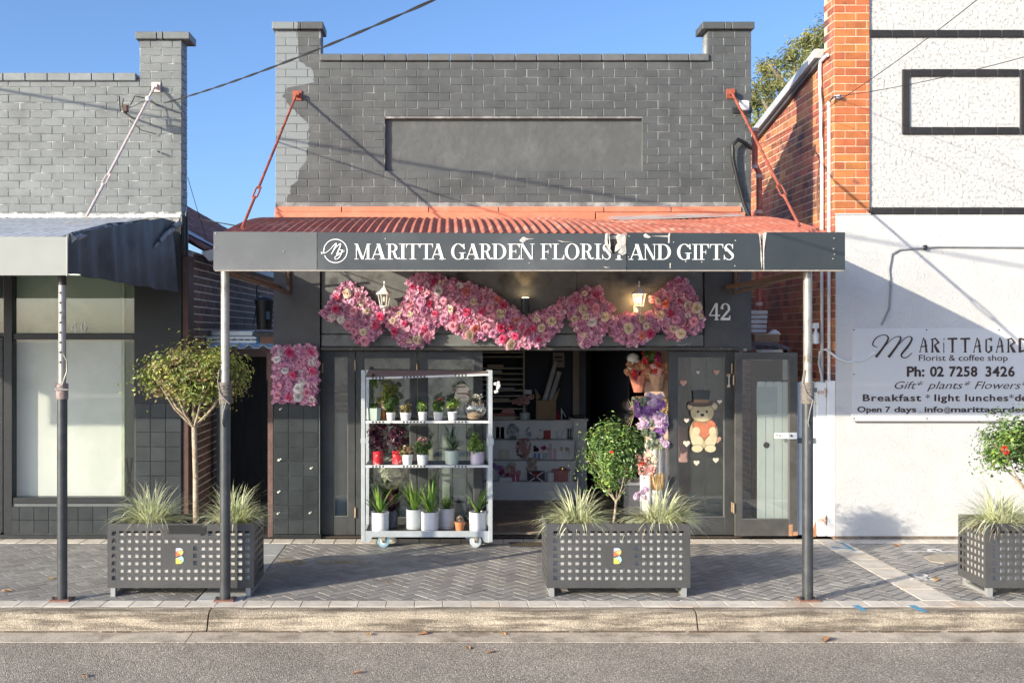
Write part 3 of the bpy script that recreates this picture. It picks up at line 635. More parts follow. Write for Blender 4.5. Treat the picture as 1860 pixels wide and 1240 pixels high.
# buckets and posies
def pail(c, r0, r1, h, m, label, fl):
    x, y, z = c; t = thing('gift_pail', label, 'pail', c)
    MB().lathe([(r0,z),(r1,z+h),(r1+.006,z+h),(r1+.006,z+h+.008),(r1-.01,z+h+.008),(r0-.01,z+.02)], (x,y,0), 14).build('pail', m, t, smooth=True)
    b = MB(); rng = random.Random(int(x*99)); 
    for k in range(9): b.ball((x+rng.uniform(-r1,r1)*.8, y+rng.uniform(-r1,r1)*.6, z+h+rng.uniform(.01,.06)), rng.uniform(.02,.035), 7, 5)
    b.build('soft_toys', fl, t, smooth=True); return t
pail(at(1015,799,2.99), .055, .08, .12, disp_m, 'white woven pail with brown plush toys on the top display step', fur)
pail(at(1027,835,2.83), .055, .085, .12, disp_m, 'white woven pail with cream filling on the third display step', cfur)
cel = mat('cellophane_pink', (.62,.33,.30), .25, .3, 25, 1., 40, isl=.2); celb = mat('cellophane_clear', (.50,.54,.54), .2, .4, 25, 1., 40, isl=.2)
def crumple(c, rx, ry, rz, m, name, label, cat, seed, n=90):
    rng = random.Random(seed); b = MB()
    for k in range(n):
        d = Vector((rng.gauss(0,1), rng.gauss(0,1), rng.gauss(0,1))).normalized(); p = Vector(c) + Vector((d.x*rx, d.y*ry, d.z*rz + rz)) * 1.0
        s = rng.uniform(.25,.5)*(rx+rz)/2; t1 = d.orthogonal().normalized(); t1.rotate(Matrix.Rotation(rng.uniform(0,6), 3, d)); t2 = d.cross(t1)
        b.add([p - t1*s + d*rng.uniform(-.02,.02), p - t2*s*.6 + d*rng.uniform(-.02,.02), p + t1*s, p + t2*s*.6 + d*rng.uniform(-.02,.02)], [(0,1,2,3)])
    return tag(b.build(name, m), label, cat)
crumple(at(950,830,2.78), .10, .05, .13, cel, 'wrapped_bouquet', 'pink cellophane wrapped gift bag between the display steps', 'gift bag', 1)
crumple(at(932,798,2.95), .08, .05, .11, celb, 'wrapped_gift', 'clear cellophane wrapped gift with pale blue filling on the top display step', 'gift bag', 2)
crumple(at(960,798,2.97), .05, .04, .10, celb, 'wrapped_gift', 'smaller clear cellophane gift next to the brown teddy bear', 'gift bag', 22)
for k, (px, py, Y, w_, h_, c, lab) in enumerate((
    (908,797,2.97,16,22,(.62,.18,.2),'coral red gift bag at the shelf end of the top display step'),(1003,835,2.8,14,20,(.7,.5,.5),'blush gift box on the middle display step'),
    (915,835,2.8,20,17,(.7,.62,.45),'cream gift box on the middle display step'),(936,875,2.5,14,12,(.5,.08,.12),'crimson little box on the lowest display step'),
    (1000,875,2.5,11,17,(.72,.7,.68),'white little box beside the ribboned gift box'),(1034,799,2.97,9,22,(.65,.3,.42),'tall pink box at the counter end of the top step'),
    (1036,875,2.5,10,20,(.66,.6,.5),'cream tall box beside the hexagonal box'),(975,835,2.8,12,12,(.2,.28,.45),'blue small box under the silk posy'))):
    x0, x1, z0 = PX(px-w_/2,Y), PX(px+w_/2,Y), PZ(py,Y)+.006; t = thing('small_gift', lab, 'gift box', ((x0+x1)/2, Y, z0), 'small gifts on the stepped display'); h = h_*(Y-CY)/F
    MB().box(x0, x1, Y-.03, Y+.04, z0, z0+h, .004).build('box', mat('gift_%d' % k, c, .5, .2, 30), t); MB().box((x0+x1)/2-.006, (x0+x1)/2+.006, Y-.034, Y-.028, z0, z0+h).build('ribbon', print_white, t)
# posy box on lowest step
FLC = [flat('petal_mauve', (.45,.2,.42), isl=.3), flat('petal_cerise', (.42,.04,.16), isl=.3), flat('petal_cream', (.66,.56,.42), isl=.15), flat('petal_dark', (.07,.01,.03), isl=.3), flat('petal_blush', (.62,.32,.28), isl=.2)]
def blossoms(c, rad, n, m, size, seed, parent, name='blossom'):
    rng = random.Random(seed); b = MB()
    for k in range(n):
        p = Vector(c) + Vector((rng.uniform(-1,1)*rad[0], rng.uniform(-1,.6)*rad[1], rng.uniform(-1,1)*rad[2])); s = size*rng.uniform(.7,1.2)
        for q in range(7):
            a = q*.9 + rng.random(); d = Vector((math.cos(a), -.6-.3*rng.random(), math.sin(a))).normalized(); rnd_leaf(b, p + d*s*.35, (Vector((0,-1,0)) + d*.8), s, rng, .8, .1)
    return b.build(name, m, parent)
pb = thing('posy_box', 'white posy box of cerise and cream silk flowers on the lowest display step', 'flower box', at(918,875,2.5)); z = at(918,875,2.5)[2]
MB().box(PX(906,2.5), PX(931,2.5), 2.47, 2.6, z+.007, PZ(866,2.5), .004).build('box', disp_m, pb)
for k, m in enumerate((FLC[0], FLC[1], FLC[2], FLC[4])): blossoms(at(905 + k*10, 850 + (k % 2)*6, 2.54), (.07,.05,.07), 6, m, .05, k, pb)
pb = thing('posy', 'small silk posy in a glass on the second display step', 'flowers', at(990,835,2.8)); 
MB().lathe([(.03,PZ(836,2.78)+.006),(.035,PZ(822,2.78))], (PX(990,2.78),2.78,0), 10).build('tumbler', celb, pb)
for k, m in enumerate((FLC[3], FLC[1], FLC[2])): blossoms(at(976 + k*12, 812, 2.76), (.04,.04,.04), 4, m, .04, k+9, pb)
# top of the display : jar, pink box, cardboard box, tablet
j = thing('flower_jar', 'glass jar of pink silk roses on top of the stepped display', 'vase', at(953,762,3.1)); z = PZ(762,3.0)
MB().lathe([(.07,z),(.075,z+.02),(.075,z+.10)], (PX(953,3.05),3.05,0), 16).build('pebbles', disp_m, j, smooth=True); MB().lathe([(.078,z),(.08,z+.19),(.05,z+.2)], (PX(953,3.05),3.05,0), 16).build('jar', glass('jar_glass', (.85,.9,.9)), j, smooth=True)
blossoms((PX(950,3.03),3.03,z+.27), (.12,.07,.045), 12, FLC[4], .06, 5, j)
bx = thing('pink_carton', 'pink card box and lid beside the jar of roses', 'box', at(917,762,3.1)); MB().box(PX(896,3.0), PX(936,3.0), 3.0, 3.15, z, z+.05, .003).build('base', cream, bx); MB().box(PX(897,3.0), PX(936,3.0), 3.0, 3.15, z+.05, z+.09, .003).build('tray', flat('tray_red', (.35,.1,.07)), bx)
MB().prism([(PX(910,2.99),z+.09),(PX(935,2.99),z+.09),(PX(934,2.99),z+.13),(PX(915,2.99),z+.16)], 3.0, 3.1).build('lid', pinkc, bx)
cb = thing('cardboard_box', 'open brown cardboard box holding rolls behind the display', 'box', at(992,762,3.2)); kraft = mat('kraft', (.38,.25,.14), .85, .15)
y0 = 3.06; MB().box(PX(974,y0), PX(1010,y0), y0, y0+.2, z, PZ(727,y0)).build('carton', kraft, cb)
MB().prism([(PX(974,y0),PZ(727,y0)),(PX(983,y0),PZ(721,y0)),(PX(972,y0),PZ(705,y0))], y0+.01, y0+.015).build('flap', kraft, cb); MB().prism([(PX(1001,y0),PZ(727,y0)),(PX(1011,y0),PZ(727,y0)),(PX(1017,y0),PZ(704,y0))], y0+.01, y0+.015).build('flap', kraft, cb)
for k, (a, b, c, d, l) in enumerate(((989,728,1010,656,'white paper roll leaning out of the cardboard box, taller one'),(1000,728,1016,675,'white paper roll leaning out of the cardboard box, shorter one'))):
    tag(MB().tube([at(a,b,y0+.08), at(c,d,y0+.12)], .035, 12).build('paper_roll', mat('paper_white', (.55,.53,.52), .6)), l, 'paper roll', 'rolls in the cardboard box')
tag(MB().tube([at(1019,742,3.05), at(1028,757,3.05)], .006, 6).tube([at(1020,742,3.05), at(1020,762,3.05)], .008, 6).build('easel', white_clean), 'thin white folding easel on the display top', 'easel')
vs = thing('red_vase', 'small ruby red vase beside the white easel', 'vase', at(1014,762,3.05)); MB().lathe([(.02,z),(.035,z+.03),(.03,z+.07),(.012,z+.10),(.016,z+.13)], (PX(1014,3.05),3.05,0), 10).build('vase_body', flat('ruby', (.25,.01,.02), .2), vs, smooth=True)
nt_ = thing('wall_notice', 'small framed notice hanging on the navy wall', 'notice', at(1014,655,3.38)); MB().box(PX(1004,3.36), PX(1025,3.36), 3.35, 3.37, PZ(667,3.36), PZ(640,3.36)).build('paper', mat('notice_paper', (.4,.36,.3), .7), nt_); MB().box(PX(1008,3.35), PX(1021,3.35), 3.344, 3.35, PZ(650,3.35), PZ(647,3.35)).box(PX(1008,3.35), PX(1021,3.35), 3.344, 3.35, PZ(657,3.35), PZ(655,3.35)).build('print_lines', print_dark, nt_)
tag(MB().box(PX(955,3.0), PX(968,3.0), 3.2, 3.21, PZ(717,3.0), PZ(709,3.0)).build('price_card', print_white), 'small white price card standing above the jar of roses', 'card')

# column of bouquets beside the open door
pk = mat('kraft_paper', (.52,.33,.2), .8, .2, 20, .8, 30, isl=.2)
ws = thing('window_stand', 'white slatted plinth with wicker crate carrying bouquets just inside the door', 'stand', (PX(1190,.5), .5, .03))
for px in (1188,1200,1210): MB().lathe([(.055,.03),(.055,PZ(815,.45))], (PX(px,.45),.45 + (px-1200)*.001,0), 10).build('white_tube', white_clean, ws, smooth=True)
MB().box(PX(1163,.6), PX(1213,.6), .55, .9, PZ(745,.6), PZ(722,.6), .003).build('crate', mat('crate_wood', (.38,.2,.12), .7, .3, 20), ws)
for k in range(8):
    pts = [(PX(1193 + i*2.4,.5), .46 - .015*math.sin(i*2 + k), PZ(722 + k*4.2,.5)) for i in range(10)]; MB().tube(pts, .009, 5).build('wicker_weave', mat('wicker', (.42,.3,.13), .7, .3, 30), ws)
MB().box(PX(1142,.6), PX(1213,.6), .6, .95, .03, PZ(880,.6), .003).build('base_box', mat('base_grey', (.3,.3,.3), .6), ws)
MB().box(PX(1130,.55), PX(1212,.55), .55, .98, PZ(880,.6), PZ(875,.6)).build('glass_shelf', mat('shelf_pale', (.6,.6,.58), .3), ws)
MB().box(PX(1172,.95), PX(1214,.95), .95, 1.0, .03, 2.1).build('back_board', mat('back_pink', (.62,.45,.36), .7, .2, 3), ws)
def bouquet(c, h, wrap, mats, label, seed, tilt=0.):
    x, y, z = c; t = thing('bouquet', label, 'bouquet', c); rng = random.Random(seed)
    b = MB(); n_ = 12
    ring1 = [(x + .055*math.cos(i*6.283/n_), y + .045*math.sin(i*6.283/n_), z + h*.12) for i in range(n_)]; ring2 = [(x + tilt + h*.30*math.cos(i*6.283/n_)*rng.uniform(.85,1.15), y + h*.22*math.sin(i*6.283/n_), z + h*(.62 + rng.uniform(-.1,.1) + .1*(math.sin(i*6.283/n_) > 0))) for i in range(n_)]
    b.add(ring1 + ring2, [(i, (i+1) % n_, n_+(i+1) % n_, n_+i) for i in range(n_)]); b.build('wrap', wrap, t)
    for k, m in enumerate(mats): blossoms((x + tilt + (k - (len(mats)-1)/2)*h*.12, y - h*.04, z + h*.72), (h*.2, h*.14, h*.2), 11, m, h*.15, seed + k, t)
    return t
redp = flat('petal_red', (.55,.02,.02), isl=.3)
straw = mat('dried_stems', (.45,.2,.10), .8, .3, 20, isl=.4)
bouquet(at(1160,720,.6), .42, mat('wrap_copper', (.5,.22,.13), .35, .3, 20, isl=.3), (straw, redp, straw), 'copper wrapped bouquet of dried stems under the flower garland', 31)
bouquet(at(1195,718,.55), .40, pk, (FLC[4], redp, straw), 'kraft paper bouquet with red and blush blooms near the door edge', 33)
bouquet(at(1180,700,.75), .42, pk, (redp, leafB, FLC[1]), 'taller bouquet with bright red roses at the back of the window stand', 35)
bn = thing('rabbit_ornament', 'round white ornament at the top of the bouquet display', 'ornament', at(1155,670,.8)); b = MB(); b.ball(at(1153,662,.8), .10, 12, 8, (1,.7,.75)); b.ball(at(1150,650,.8), .075, 12, 8, (1,.7,.8)); b.build('body', disp_m, bn, smooth=True)
MB().box(PX(1140,.8), PX(1172,.8), .72, .9, PZ(676,.8)-.02, PZ(676,.8)).build('ornament_shelf', mat('base_grey', (.3,.3,.3), .6), ws)
# purple silk arrangement standing in front
pa = thing('silk_flower_arrangement', 'tall purple and lilac silk flower arrangement with palm frond beside the doorway', 'flower arrangement', (PX(1182,.2), .2, 0.0))
MB().tube([(PX(1164,.15),.15,.03), (PX(1164,.15),.15,PZ(860,.15))], .012, 6).build('stand_leg', white_clean, pa); MB().tube([(PX(1182,.2),.25,.03), (PX(1184,.2),.2,PZ(790,.2))], .02, 6).build('stand_leg', white_clean, pa)
MB().tube([(PX(1164,.15),.15,PZ(860,.15)), (PX(1175,.2),.2,PZ(800,.2))], .012, 6).build('stand_leg', white_clean, pa)
pur = mat('silk_purple', (.22,.08,.30), .5, .3, 20, isl=.35, trans=.2, col2=(.5,.32,.52), c2scale=12, c2lo=.48, c2hi=.62); lil = mat('silk_lilac', (.62,.45,.60), .5, .25, 20, isl=.2, trans=.2); sage = mat('sage_leaf', (.22,.26,.18), .6, .2, 20, isl=.3, trans=.2)
for k, (px, py, rx, rz, m, s, n_) in enumerate(((1187,724,.08,.06,lil,.07,9),(1166,742,.07,.06,pur,.1,7),(1186,738,.08,.07,pur,.1,7),(1172,762,.07,.06,lil,.09,8),(1193,760,.07,.07,lil,.10,6),(1200,780,.045,.1,pur,.08,9),(1205,805,.03,.08,lil,.06,6),(1192,795,.06,.10,sage,.07,8),(1180,772,.07,.09,sage,.06,7),(1160,728,.09,.03,sage,.05,6))):
    blossoms(at(px,py,.08), (rx,.06,rz), n_, m, s, 50+k, pa, 'silk_bloom')
fr = MB(); rng = random.Random(4); base = Vector(at(1152,752,.06))
for k in range(17):
    a = R(100 + k*9.5); ribbon(fr, base, Vector((math.cos(a), -.15, math.sin(a)*.9)), .22 - .004*abs(k-8), .012, .15, rng, 4)
fr.build('palm_frond', mat('dried_palm', (.55,.42,.28), .7, .2, isl=.2), pa)
# low potted flowers beside the stand
lp = thing('potted_flower', 'low pot of pink and lilac flowers at the foot of the window stand', 'potted plant', at(1165,900,.0)); MB().lathe([(.06,.0),(.08,.2)], (PX(1165,0),-.05,0), 12).build('pot', disp_m, lp); blossoms((PX(1160,-.06),-.06,PZ(893)), (.08,.05,.05), 9, lil, .05, 71, lp)
lp = thing('silk_rose_pot', 'blush pink and white silk roses low beside the doorway plinth', 'flowers', at(1173,850,.1)); MB().lathe([(.05,.03),(.07,PZ(862,.12))], (PX(1176,.12),.16,0), 12).build('pot', disp_m, lp, smooth=True); blossoms(at(1170,843,.08), (.09,.05,.08), 7, FLC[4], .08, 72, lp); blossoms(at(1183,838,.08), (.05,.05,.08), 5, FLC[2], .07, 74, lp)
gr = MB(); 
for k in range(60): a = rng.uniform(0,6.28); ribbon(gr, at(1195 + rng.uniform(-9,9),890,.0), Vector((math.cos(a)*.3, math.sin(a)*.2, 1)), .2, .02, .3, rng, 4)
gr.build('dried_grass', mat('dried_gold', (.5,.33,.14), .8, isl=.3), lp)
for k, (a, b) in enumerate(((1254,1280),(1282,1318))): MB().box(PX(a,.2), PX(b,.2), .19, .215, .03, 2.2, .003).build('inner_board', mat('inner_board', (.05,.053,.05), .5, .25, 7, .2, 60), shop)
# things seen through the fixed glass
tag(MB().box(PX(1233,.3), PX(1250,.3), .3, .5, PZ(840,.3), PZ(775,.3), .01).build('pink_carrier', mat('carrier_pink', (.6,.33,.3), .6, .2)), 'pink gift carrier behind the glass of the bear decal door', 'bag')
for k, (px, y, lab) in enumerate(((617,.3,'cream ribbed basket stack behind the narrow glazed panel'),)):
    wb = thing('basket', lab, 'basket', at(px,780,y))
    for q in range(5): MB().lathe([(.10,PZ(745 - q*9,y)),(.13,PZ(740 - q*9,y))], (PX(px,y),y+.1,0), 16).build('basket_hoop', cream if q % 2 else kraft, wb)
    MB().lathe([(.08,.03),(.09,PZ(750,y))], (PX(px,y),y+.1,0), 16).build('basket_stand', disp_m, wb, smooth=True)
crumple(at(705,890,.35), .26, .12, .2, mat('cell_beige', (.55,.50,.38), .25, .4, 25, 1., 40, isl=.25), 'wrapped_plant', 'beige cellophane wrapped gift on the floor behind the folding door glass', 'gift bag', 5, 140)
crumple(at(690,905,.62), .3, .12, .05, leafB, 'floor_plant', 'dark leafy plant behind the folding door glass', 'plant', 6, 60)
gs = thing('glass_cube_stack', 'stack of pale glass display cubes behind the second folding door', 'shelf', at(830,940,.45))
for i in range(2):
    for k in range(4): MB().box(PX(798+i*25,.45), PX(821+i*25,.45), .45, .62, .05 + k*.3, .32 + k*.3, .006).build('cube', mat('cube_pale', (.50,.55,.48), .3, .25), gs)
MB().tube([(PX(796,.43),.43,.03),(PX(796,.43),.43,1.5)], .008, 6).tube([(PX(822,.43),.43,.03),(PX(822,.43),.43,1.5)], .008, 6).tube([(PX(848,.43),.43,.03),(PX(848,.43),.43,1.5)], .008, 6).build('frame', print_dark, gs)

# decal bear with hearts on the glass door (flat printed card shapes)
dc = thing('bear_decal', 'printed teddy bear decal in a top hat hugging a red heart on the door glass', 'decal', at(1278,765,.07)); Yd = .055
def disc(px, py, rx, ry, y, m, name, n=22):
    MB().prism([(PX(px + rx*math.cos(i*6.2832/n),Yd), PZ(py + ry*math.sin(i*6.2832/n),Yd)) for i in range(n)], y-.0015, y).build(name, m, dc)
tan = mat('decal_tan', (.46,.38,.22), .5, .12, 30); tan2 = mat('decal_tan_light', (.58,.50,.32), .5, .1, 30); outl = mat('decal_brown', (.10,.07,.05), .5); hrt = mat('decal_red', (.5,.17,.09), .5, .25, 20)
def heart(cx, cy, s, y, m, name, par=dc):
    pts = []
    for i in range(24):
        t = i/24*6.2832; pts.append((PX(cx + s*16*math.sin(t)**3/16, Yd), PZ(cy - s*(13*math.cos(t)-5*math.cos(2*t)-2*math.cos(3*t)-math.cos(4*t))/16, Yd)))
    MB().prism(pts, y-.0015, y).build(name, m, par)
y = Yd
for s in (-1,1): disc(1276+s*20, 738, 8, 8, y-.002, outl, 'ear'); disc(1276+s*20, 738, 7, 7, y-.004, tan, 'ear'); disc(1276+s*20, 738, 4, 4, y-.006, tan2, 'ear')
disc(1278, 785, 27, 30, y-.002, outl, 'body'); disc(1278, 785, 25.5, 28.5, y-.004, tan, 'body')
for s in (-1,1): disc(1278+s*12.5, 795, 11, 17, y-.005, tan2, 'leg'); disc(1278+s*12, 814, 11, 7.5, y-.006, outl, 'foot'); disc(1278+s*12, 814, 10, 6.7, y-.008, tan2, 'foot')
heart(1279, 778, 22, y-.009, outl, 'heart'); heart(1279, 778, 20.5, y-.011, hrt, 'heart')
for s in (-1,1): disc(1279+s*15, 783, 7, 8, y-.013, tan2, 'paw')
disc(1275, 749, 22, 18, y-.012, outl, 'head'); disc(1275, 749, 21, 17, y-.014, tan, 'head'); disc(1275, 756, 11, 8, y-.016, tan2, 'muzzle'); disc(1275, 753, 3.6, 2.6, y-.018, print_dark, 'nose')
for s in (-1,1): disc(1275+s*8, 747, 2, 2.4, y-.018, print_dark, 'eye')
disc(1272, 733, 23, 5.5, y-.016, outl, 'hat_brim'); MB().prism([(PX(1260,Yd),PZ(731,Yd)),(PX(1286,Yd),PZ(731,Yd)),(PX(1290,Yd),PZ(709,Yd)),(PX(1258,Yd),PZ(709,Yd))], y-.020, y-.018).build('hat_crown', mat('decal_hat', (.05,.055,.055), .5), dc)
MB().prism([(PX(1260,Yd),PZ(731,Yd)),(PX(1286,Yd),PZ(731,Yd)),(PX(1287,Yd),PZ(725,Yd)),(PX(1259,Yd),PZ(725,Yd))], y-.022, y-.020).build('hat_band', mat('decal_band', (.25,.16,.09), .5), dc)
hm = mat('heart_cream', (.66,.55,.45), .5, .1, 20)
hp = mat('heart_coral', (.46,.27,.20), .5, .15, 20)
for k, (px, py, s, m, lab) in enumerate(((1268,676,3.5,hm,'small cream heart sticker above the bear hat'),(1301,676,5.5,hp,'coral heart sticker level with the cream one near the door top'),(1307,729,4.5,hm,'cream heart sticker beside the bear hat'),(1241,695,6.5,hp,'large coral heart sticker on the bouquet side of the door glass'),(1247,763,5,hm,'cream heart sticker at the height of the bear chin'),(1303,798,7,hp,'coral heart sticker beside the bear knees'),(1247,805,6.5,hm,'largest cream heart sticker level with the bear feet'),(1265,840,5.5,hm,'cream heart sticker below the bear, lower of two'),(1300,835,5.5,hm,'cream heart sticker below the bear, upper of two'))):
    mb = MB(); pts = [(PX(px + s*math.sin(t/20*6.2832)**3, Yd), PZ(py - s*(13*math.cos(t/20*6.2832)-5*math.cos(2*t/20*6.2832)-2*math.cos(3*t/20*6.2832)-math.cos(4*t/20*6.2832))/16, Yd)) for t in range(20)]
    tag(mb.prism(pts, Yd-.004, Yd-.001).build('heart_sticker', m), lab, 'sticker', 'heart stickers on the door glass')
# ============================================================ AWNING OVER THE SHOP
FY = -2.78                                            # front of the awning
ax0, ax1 = PX(388, FY), PX(1534, FY); zF = PZ(421, FY); zB = PZ(398)
awn = thing('shop_awning', 'red corrugated iron awning on steel posts over the florist shopfront', 'awning', (.67, -1.4, 2.8))
def corr(mb, x0, x1, y0, y1, zf, zb, pitch=.076, amp=.0095, ny=8, bulge=.05, th=.002, sag=None):
    nx = max(4, int((x1-x0)/pitch*8)); 
    for i in range(nx+1):
        x = x0 + (x1-x0)*i/nx
        for j in range(ny+1):
            t = j/ny; y = y0 + (y1-y0)*t; z = zf + (zb-zf)*t + bulge*math.sin(math.pi*t) + amp*math.cos(2*math.pi*x/pitch)
            if sag: z += sag(x, t)
            mb.v.append((x, y, z))
    k = len(mb.v) - (nx+1)*(ny+1)
    mb.f += [(k+i*(ny+1)+j, k+(i+1)*(ny+1)+j, k+(i+1)*(ny+1)+j+1, k+i*(ny+1)+j+1) for i in range(nx) for j in range(ny)]
    return mb
def sag(x, t):
    if x < 1.1: return 0
    s = min(1, (x-1.1)/.5); return -.035*s*math.sin(x*3.1)**2*(1-t) + .02*s*math.sin(x*1.7+t*2) - .0
nS = 7; 
for k in range(nS):
    a = ax0 + .03 + (ax1-.06-ax0)*k/nS; b = ax0 + .03 + (ax1-.06-ax0)*(k+1)/nS + (.04 if k < nS-1 else 0)
    corr(MB(), a, b, FY+.03, -.02, zF-.015 + .003*(k % 2), zB + .003*(k % 2), sag=sag, amp=.0145 if k < 4 else .011).build('roof_sheet', roof_red, awn, smooth=True)
# loose patch sheet, lighter
mb = MB(); mb.add([(PX(1097,-.4),-.42,PZ(400,-.4)+.015),(PX(1130,-.8),-.9,zF+.30),(PX(1352,-.3),-.35,PZ(397,-.3)+.02),(PX(1340,0),-.06,PZ(389,0)),(PX(1240,0),-.06,PZ(390,0)),(PX(1110,-.2),-.2,PZ(396,-.2)+.02)], [(0,1,2,3,4,5)])
mb.build('loose_sheet', mat('bare_sheet', (.52,.45,.42), .5, .2, 5, col2=(.6,.3,.22), c2scale=4), awn)
for a, b, c, d in ((388,.03,1534,0),): 
    MB().box(ax0+.02, ax1-.02, FY+.012, FY+.06, PZ(491,FY)+.03, PZ(491,FY)+.08).box(ax0+.02, ax1-.02, FY+.012, FY+.06, zF-.06, zF-.03).build('front_beam', iron_worn, awn)
MB().box(ax0+.01, ax1-.01, FY-.008, FY+.05, PZ(492.5,FY), PZ(490.5,FY)).build('bottom_trim', mat('trim_pale', (.35,.31,.26), .6, .3, 30), awn)
for px, wx in ((409, 525), (1467, 1335)):
    yp = -2.65; x = PX(px, yp); xw = PX(wx); zt_ = PZ(491,FY)+.02
    MB().tube([(x, yp, 1.72), (x, yp, zt_)], .036, 14).build('post', iron_worn, awn, smooth=True)
    MB().tube([(x, yp, .012), (x, yp, 1.72)], .045, 16).build('post', pole_dark, awn, smooth=True)
    MB().tube([(x, yp, 1.66), (x, yp, 1.84)], .051, 14).build('collar', mat('rope_wrap', (.22,.19,.16), .8, .3, 60, 1., 200), awn, smooth=True)
    b = MB(); 
    for k in range(5): b.tube([(x + .054*math.cos(t*.7), yp + .054*math.sin(t*.7), 1.68 + k*.03 + .003*t) for t in range(10)], .005, 5)
    b.tube([(x-.04, yp-.04, 1.95), (x-.055, yp-.03, 1.85), (x-.03, yp-.055, 1.75), (x+.05, yp-.06, 1.66)], .006, 5).tube([(x+.03, yp-.05, 1.70), (x, yp-.06, 1.6), (x-.015, yp-.055, 1.5), (x-.005, yp-.055, 1.47)], .006, 5); b.build('wire_tie', mat('tie_wire', (.2,.18,.16), .6), awn, smooth=True)
    MB().box(x-.085, x+.085, yp-.075, yp+.075, .001, .014, .003).build('base_plate', mat('rust_plate', (.22,.11,.08), .8, .3, 30), awn)
    for sx in (-1,1): MB().lathe([(.013,.014),(.013,.035)], (x+sx*.065, yp-.03, 0), 6).build('bolt', iron, awn)
    MB().box(min(x,xw)-.0, min(x,xw)+.04, yp, -.01, zt_-.06, zt_-.015).build('rafter', mat('rafter_steel', (.17,.12,.09), .7, .3, 15), awn)
    MB().tube([(x+.02, yp, zt_-.02), (xw, -.01, zt_-.1)], .02, 6).tube([(xw, -.02, zt_-.1), (xw, -.02, zt_+.35)], .02, 6).tube([(xw, -.02, zt_-.02), (x+(xw-x)*.8, -.6, zt_+.34)], .014, 6).build('bracket', mat('rafter_steel', (.17,.12,.09), .7), awn)
for k in range(1, 5):
    x = ax0 + (ax1-ax0)*k/5; MB().box(x-.02, x+.02, FY+.06, -.02, PZ(430,FY)-.02, PZ(430,FY)+.02).build('rafter', mat('rafter_steel', (.17,.12,.09), .7), awn)
# stay rods with turnbuckles
def stay(name, pw, pf, m, parent, buckle=.78):
    a, b = Vector(pw), Vector(pf); t = thing(name, None, None, tuple(a)); t.parent = parent; t.location = a - wloc(parent)
    MB().tube([a, a.lerp(b, buckle-.03)], .0135, 8).tube([a.lerp(b, buckle+.03), b], .0135, 8).build('rod', m, t, smooth=True)
    q = a.lerp(b, buckle-.045), a.lerp(b, buckle+.045); side = Vector((1,0,.2)).normalized()*.022
    bk = MB(); 
    for s in (-1,1): bk.tube([q[0], a.lerp(b, buckle-.03)+side*s, a.lerp(b, buckle+.03)+side*s, q[1]], .008, 6)
    bk.build('turnbuckle', m, t, smooth=True)
    MB().tube([a + Vector((0,.03,0)), a - Vector((0,.03,0))], .03, 10).box(a.x-.05, a.x+.05, -.014, -.004, a.z-.06, a.z+.05, .003).build('wall_plate', m, t)
    return t
stay('stay_rod', (PX(540), -.05, PZ(173)), (PX(440,-2.6), -2.6, PZ(414,-2.6)), rust_red, awn)
stay('stay_rod', (PX(1327), -.05, PZ(170)), (PX(1452,-2.6), -2.6, PZ(410,-2.6)), rust_red, awn)

# ------------------------------------------------------------ fascia sign
sign = thing('fascia_sign', 'long dark metal fascia sign with white serif shop name, torn near its middle', 'sign', ((ax0+ax1)/2, FY, PZ(491,FY)))
sg = mat('sign_metal', (.135,.14,.138), .38, .14, 1.5, .15, 2.5, metal=.2, spec=.6, col2=(.18,.185,.18), c2scale=1.2, c2lo=.5, c2hi=.7)
sg2 = mat('sign_metal_dark', (.058,.066,.068), .26, .15, 1.5, .5, 2.2, metal=.35, spec=.7)
def Sp(px, py): return (PX(px,FY), PZ(py,FY))
def panel(pts, m, dy=0.): return MB().prism([Sp(*p) for p in pts], FY-.006+dy, FY+.004+dy).build('sign_panel', m, sign)
panel([(388,490.5),(575.5,490.5),(575.5,421.5),(388,421)], sg)
panel([(577,490.5),(1137,490.5),(1137,463),(1128,462),(1121,458),(1114,461),(1106,455),(1101,445),(1099,424),(577,422)], mat('sign_metal_mid', (.078,.084,.085), .34, .14, 1.5, .2, 2.5, metal=.25, spec=.6, col2=(.125,.13,.128), c2scale=1.2, c2lo=.5, c2hi=.7))
panel([(1139,490.5),(1383,490.5),(1383,478),(1381,455),(1380,440),(1376,424),(1139,422.5)], sg2, -.003)
panel([(1389,490.5),(1534.5,490.5),(1534.5,422),(1389,422)], sg2)
crm = mat('torn_foil', (.5,.47,.43), .5, .4, 60, .6, 80)
MB().prism([Sp(1098,462), Sp(1137,462), Sp(1137,426), Sp(1098,424)], FY+.012, FY+.016).build('backing', mat('backing_dark', (.03,.02,.02), .8), sign)
def crease(pts, seed, m=crm, amp=.006, name='crease'):
    rng = random.Random(seed); b = MB(); n = len(pts); c = (sum(p[0] for p in pts)/n, sum(p[1] for p in pts)/n)
    vs = [(PX(c[0],FY), FY-.014, PZ(c[1],FY))] + [(PX(p[0],FY), FY-.009 - rng.uniform(0, amp), PZ(p[1],FY)) for p in pts]; b.add(vs, [(0, i+1, (i+1) % n + 1) for i in range(n)]); return b.build(name, m, sign)
crease([(1118,430),(1122,425),(1128,426),(1134,424),(1137,432),(1136,444),(1131,448),(1122,455),(1116,458),(1118,446),(1121,441)], 1, name='torn_flap')
crease([(1124,455),(1130,449),(1137,445),(1137,461),(1130,464),(1122,459)], 2, name='torn_flap')
crease([(1099,425),(1103,423),(1101,432),(1103,446),(1108,455),(1112,459),(1107,457),(1101,449),(1098,440)], 3, name='torn_flap'); crease([(1105,424),(1107,424),(1109,448),(1107,449)], 4, name='torn_flap')
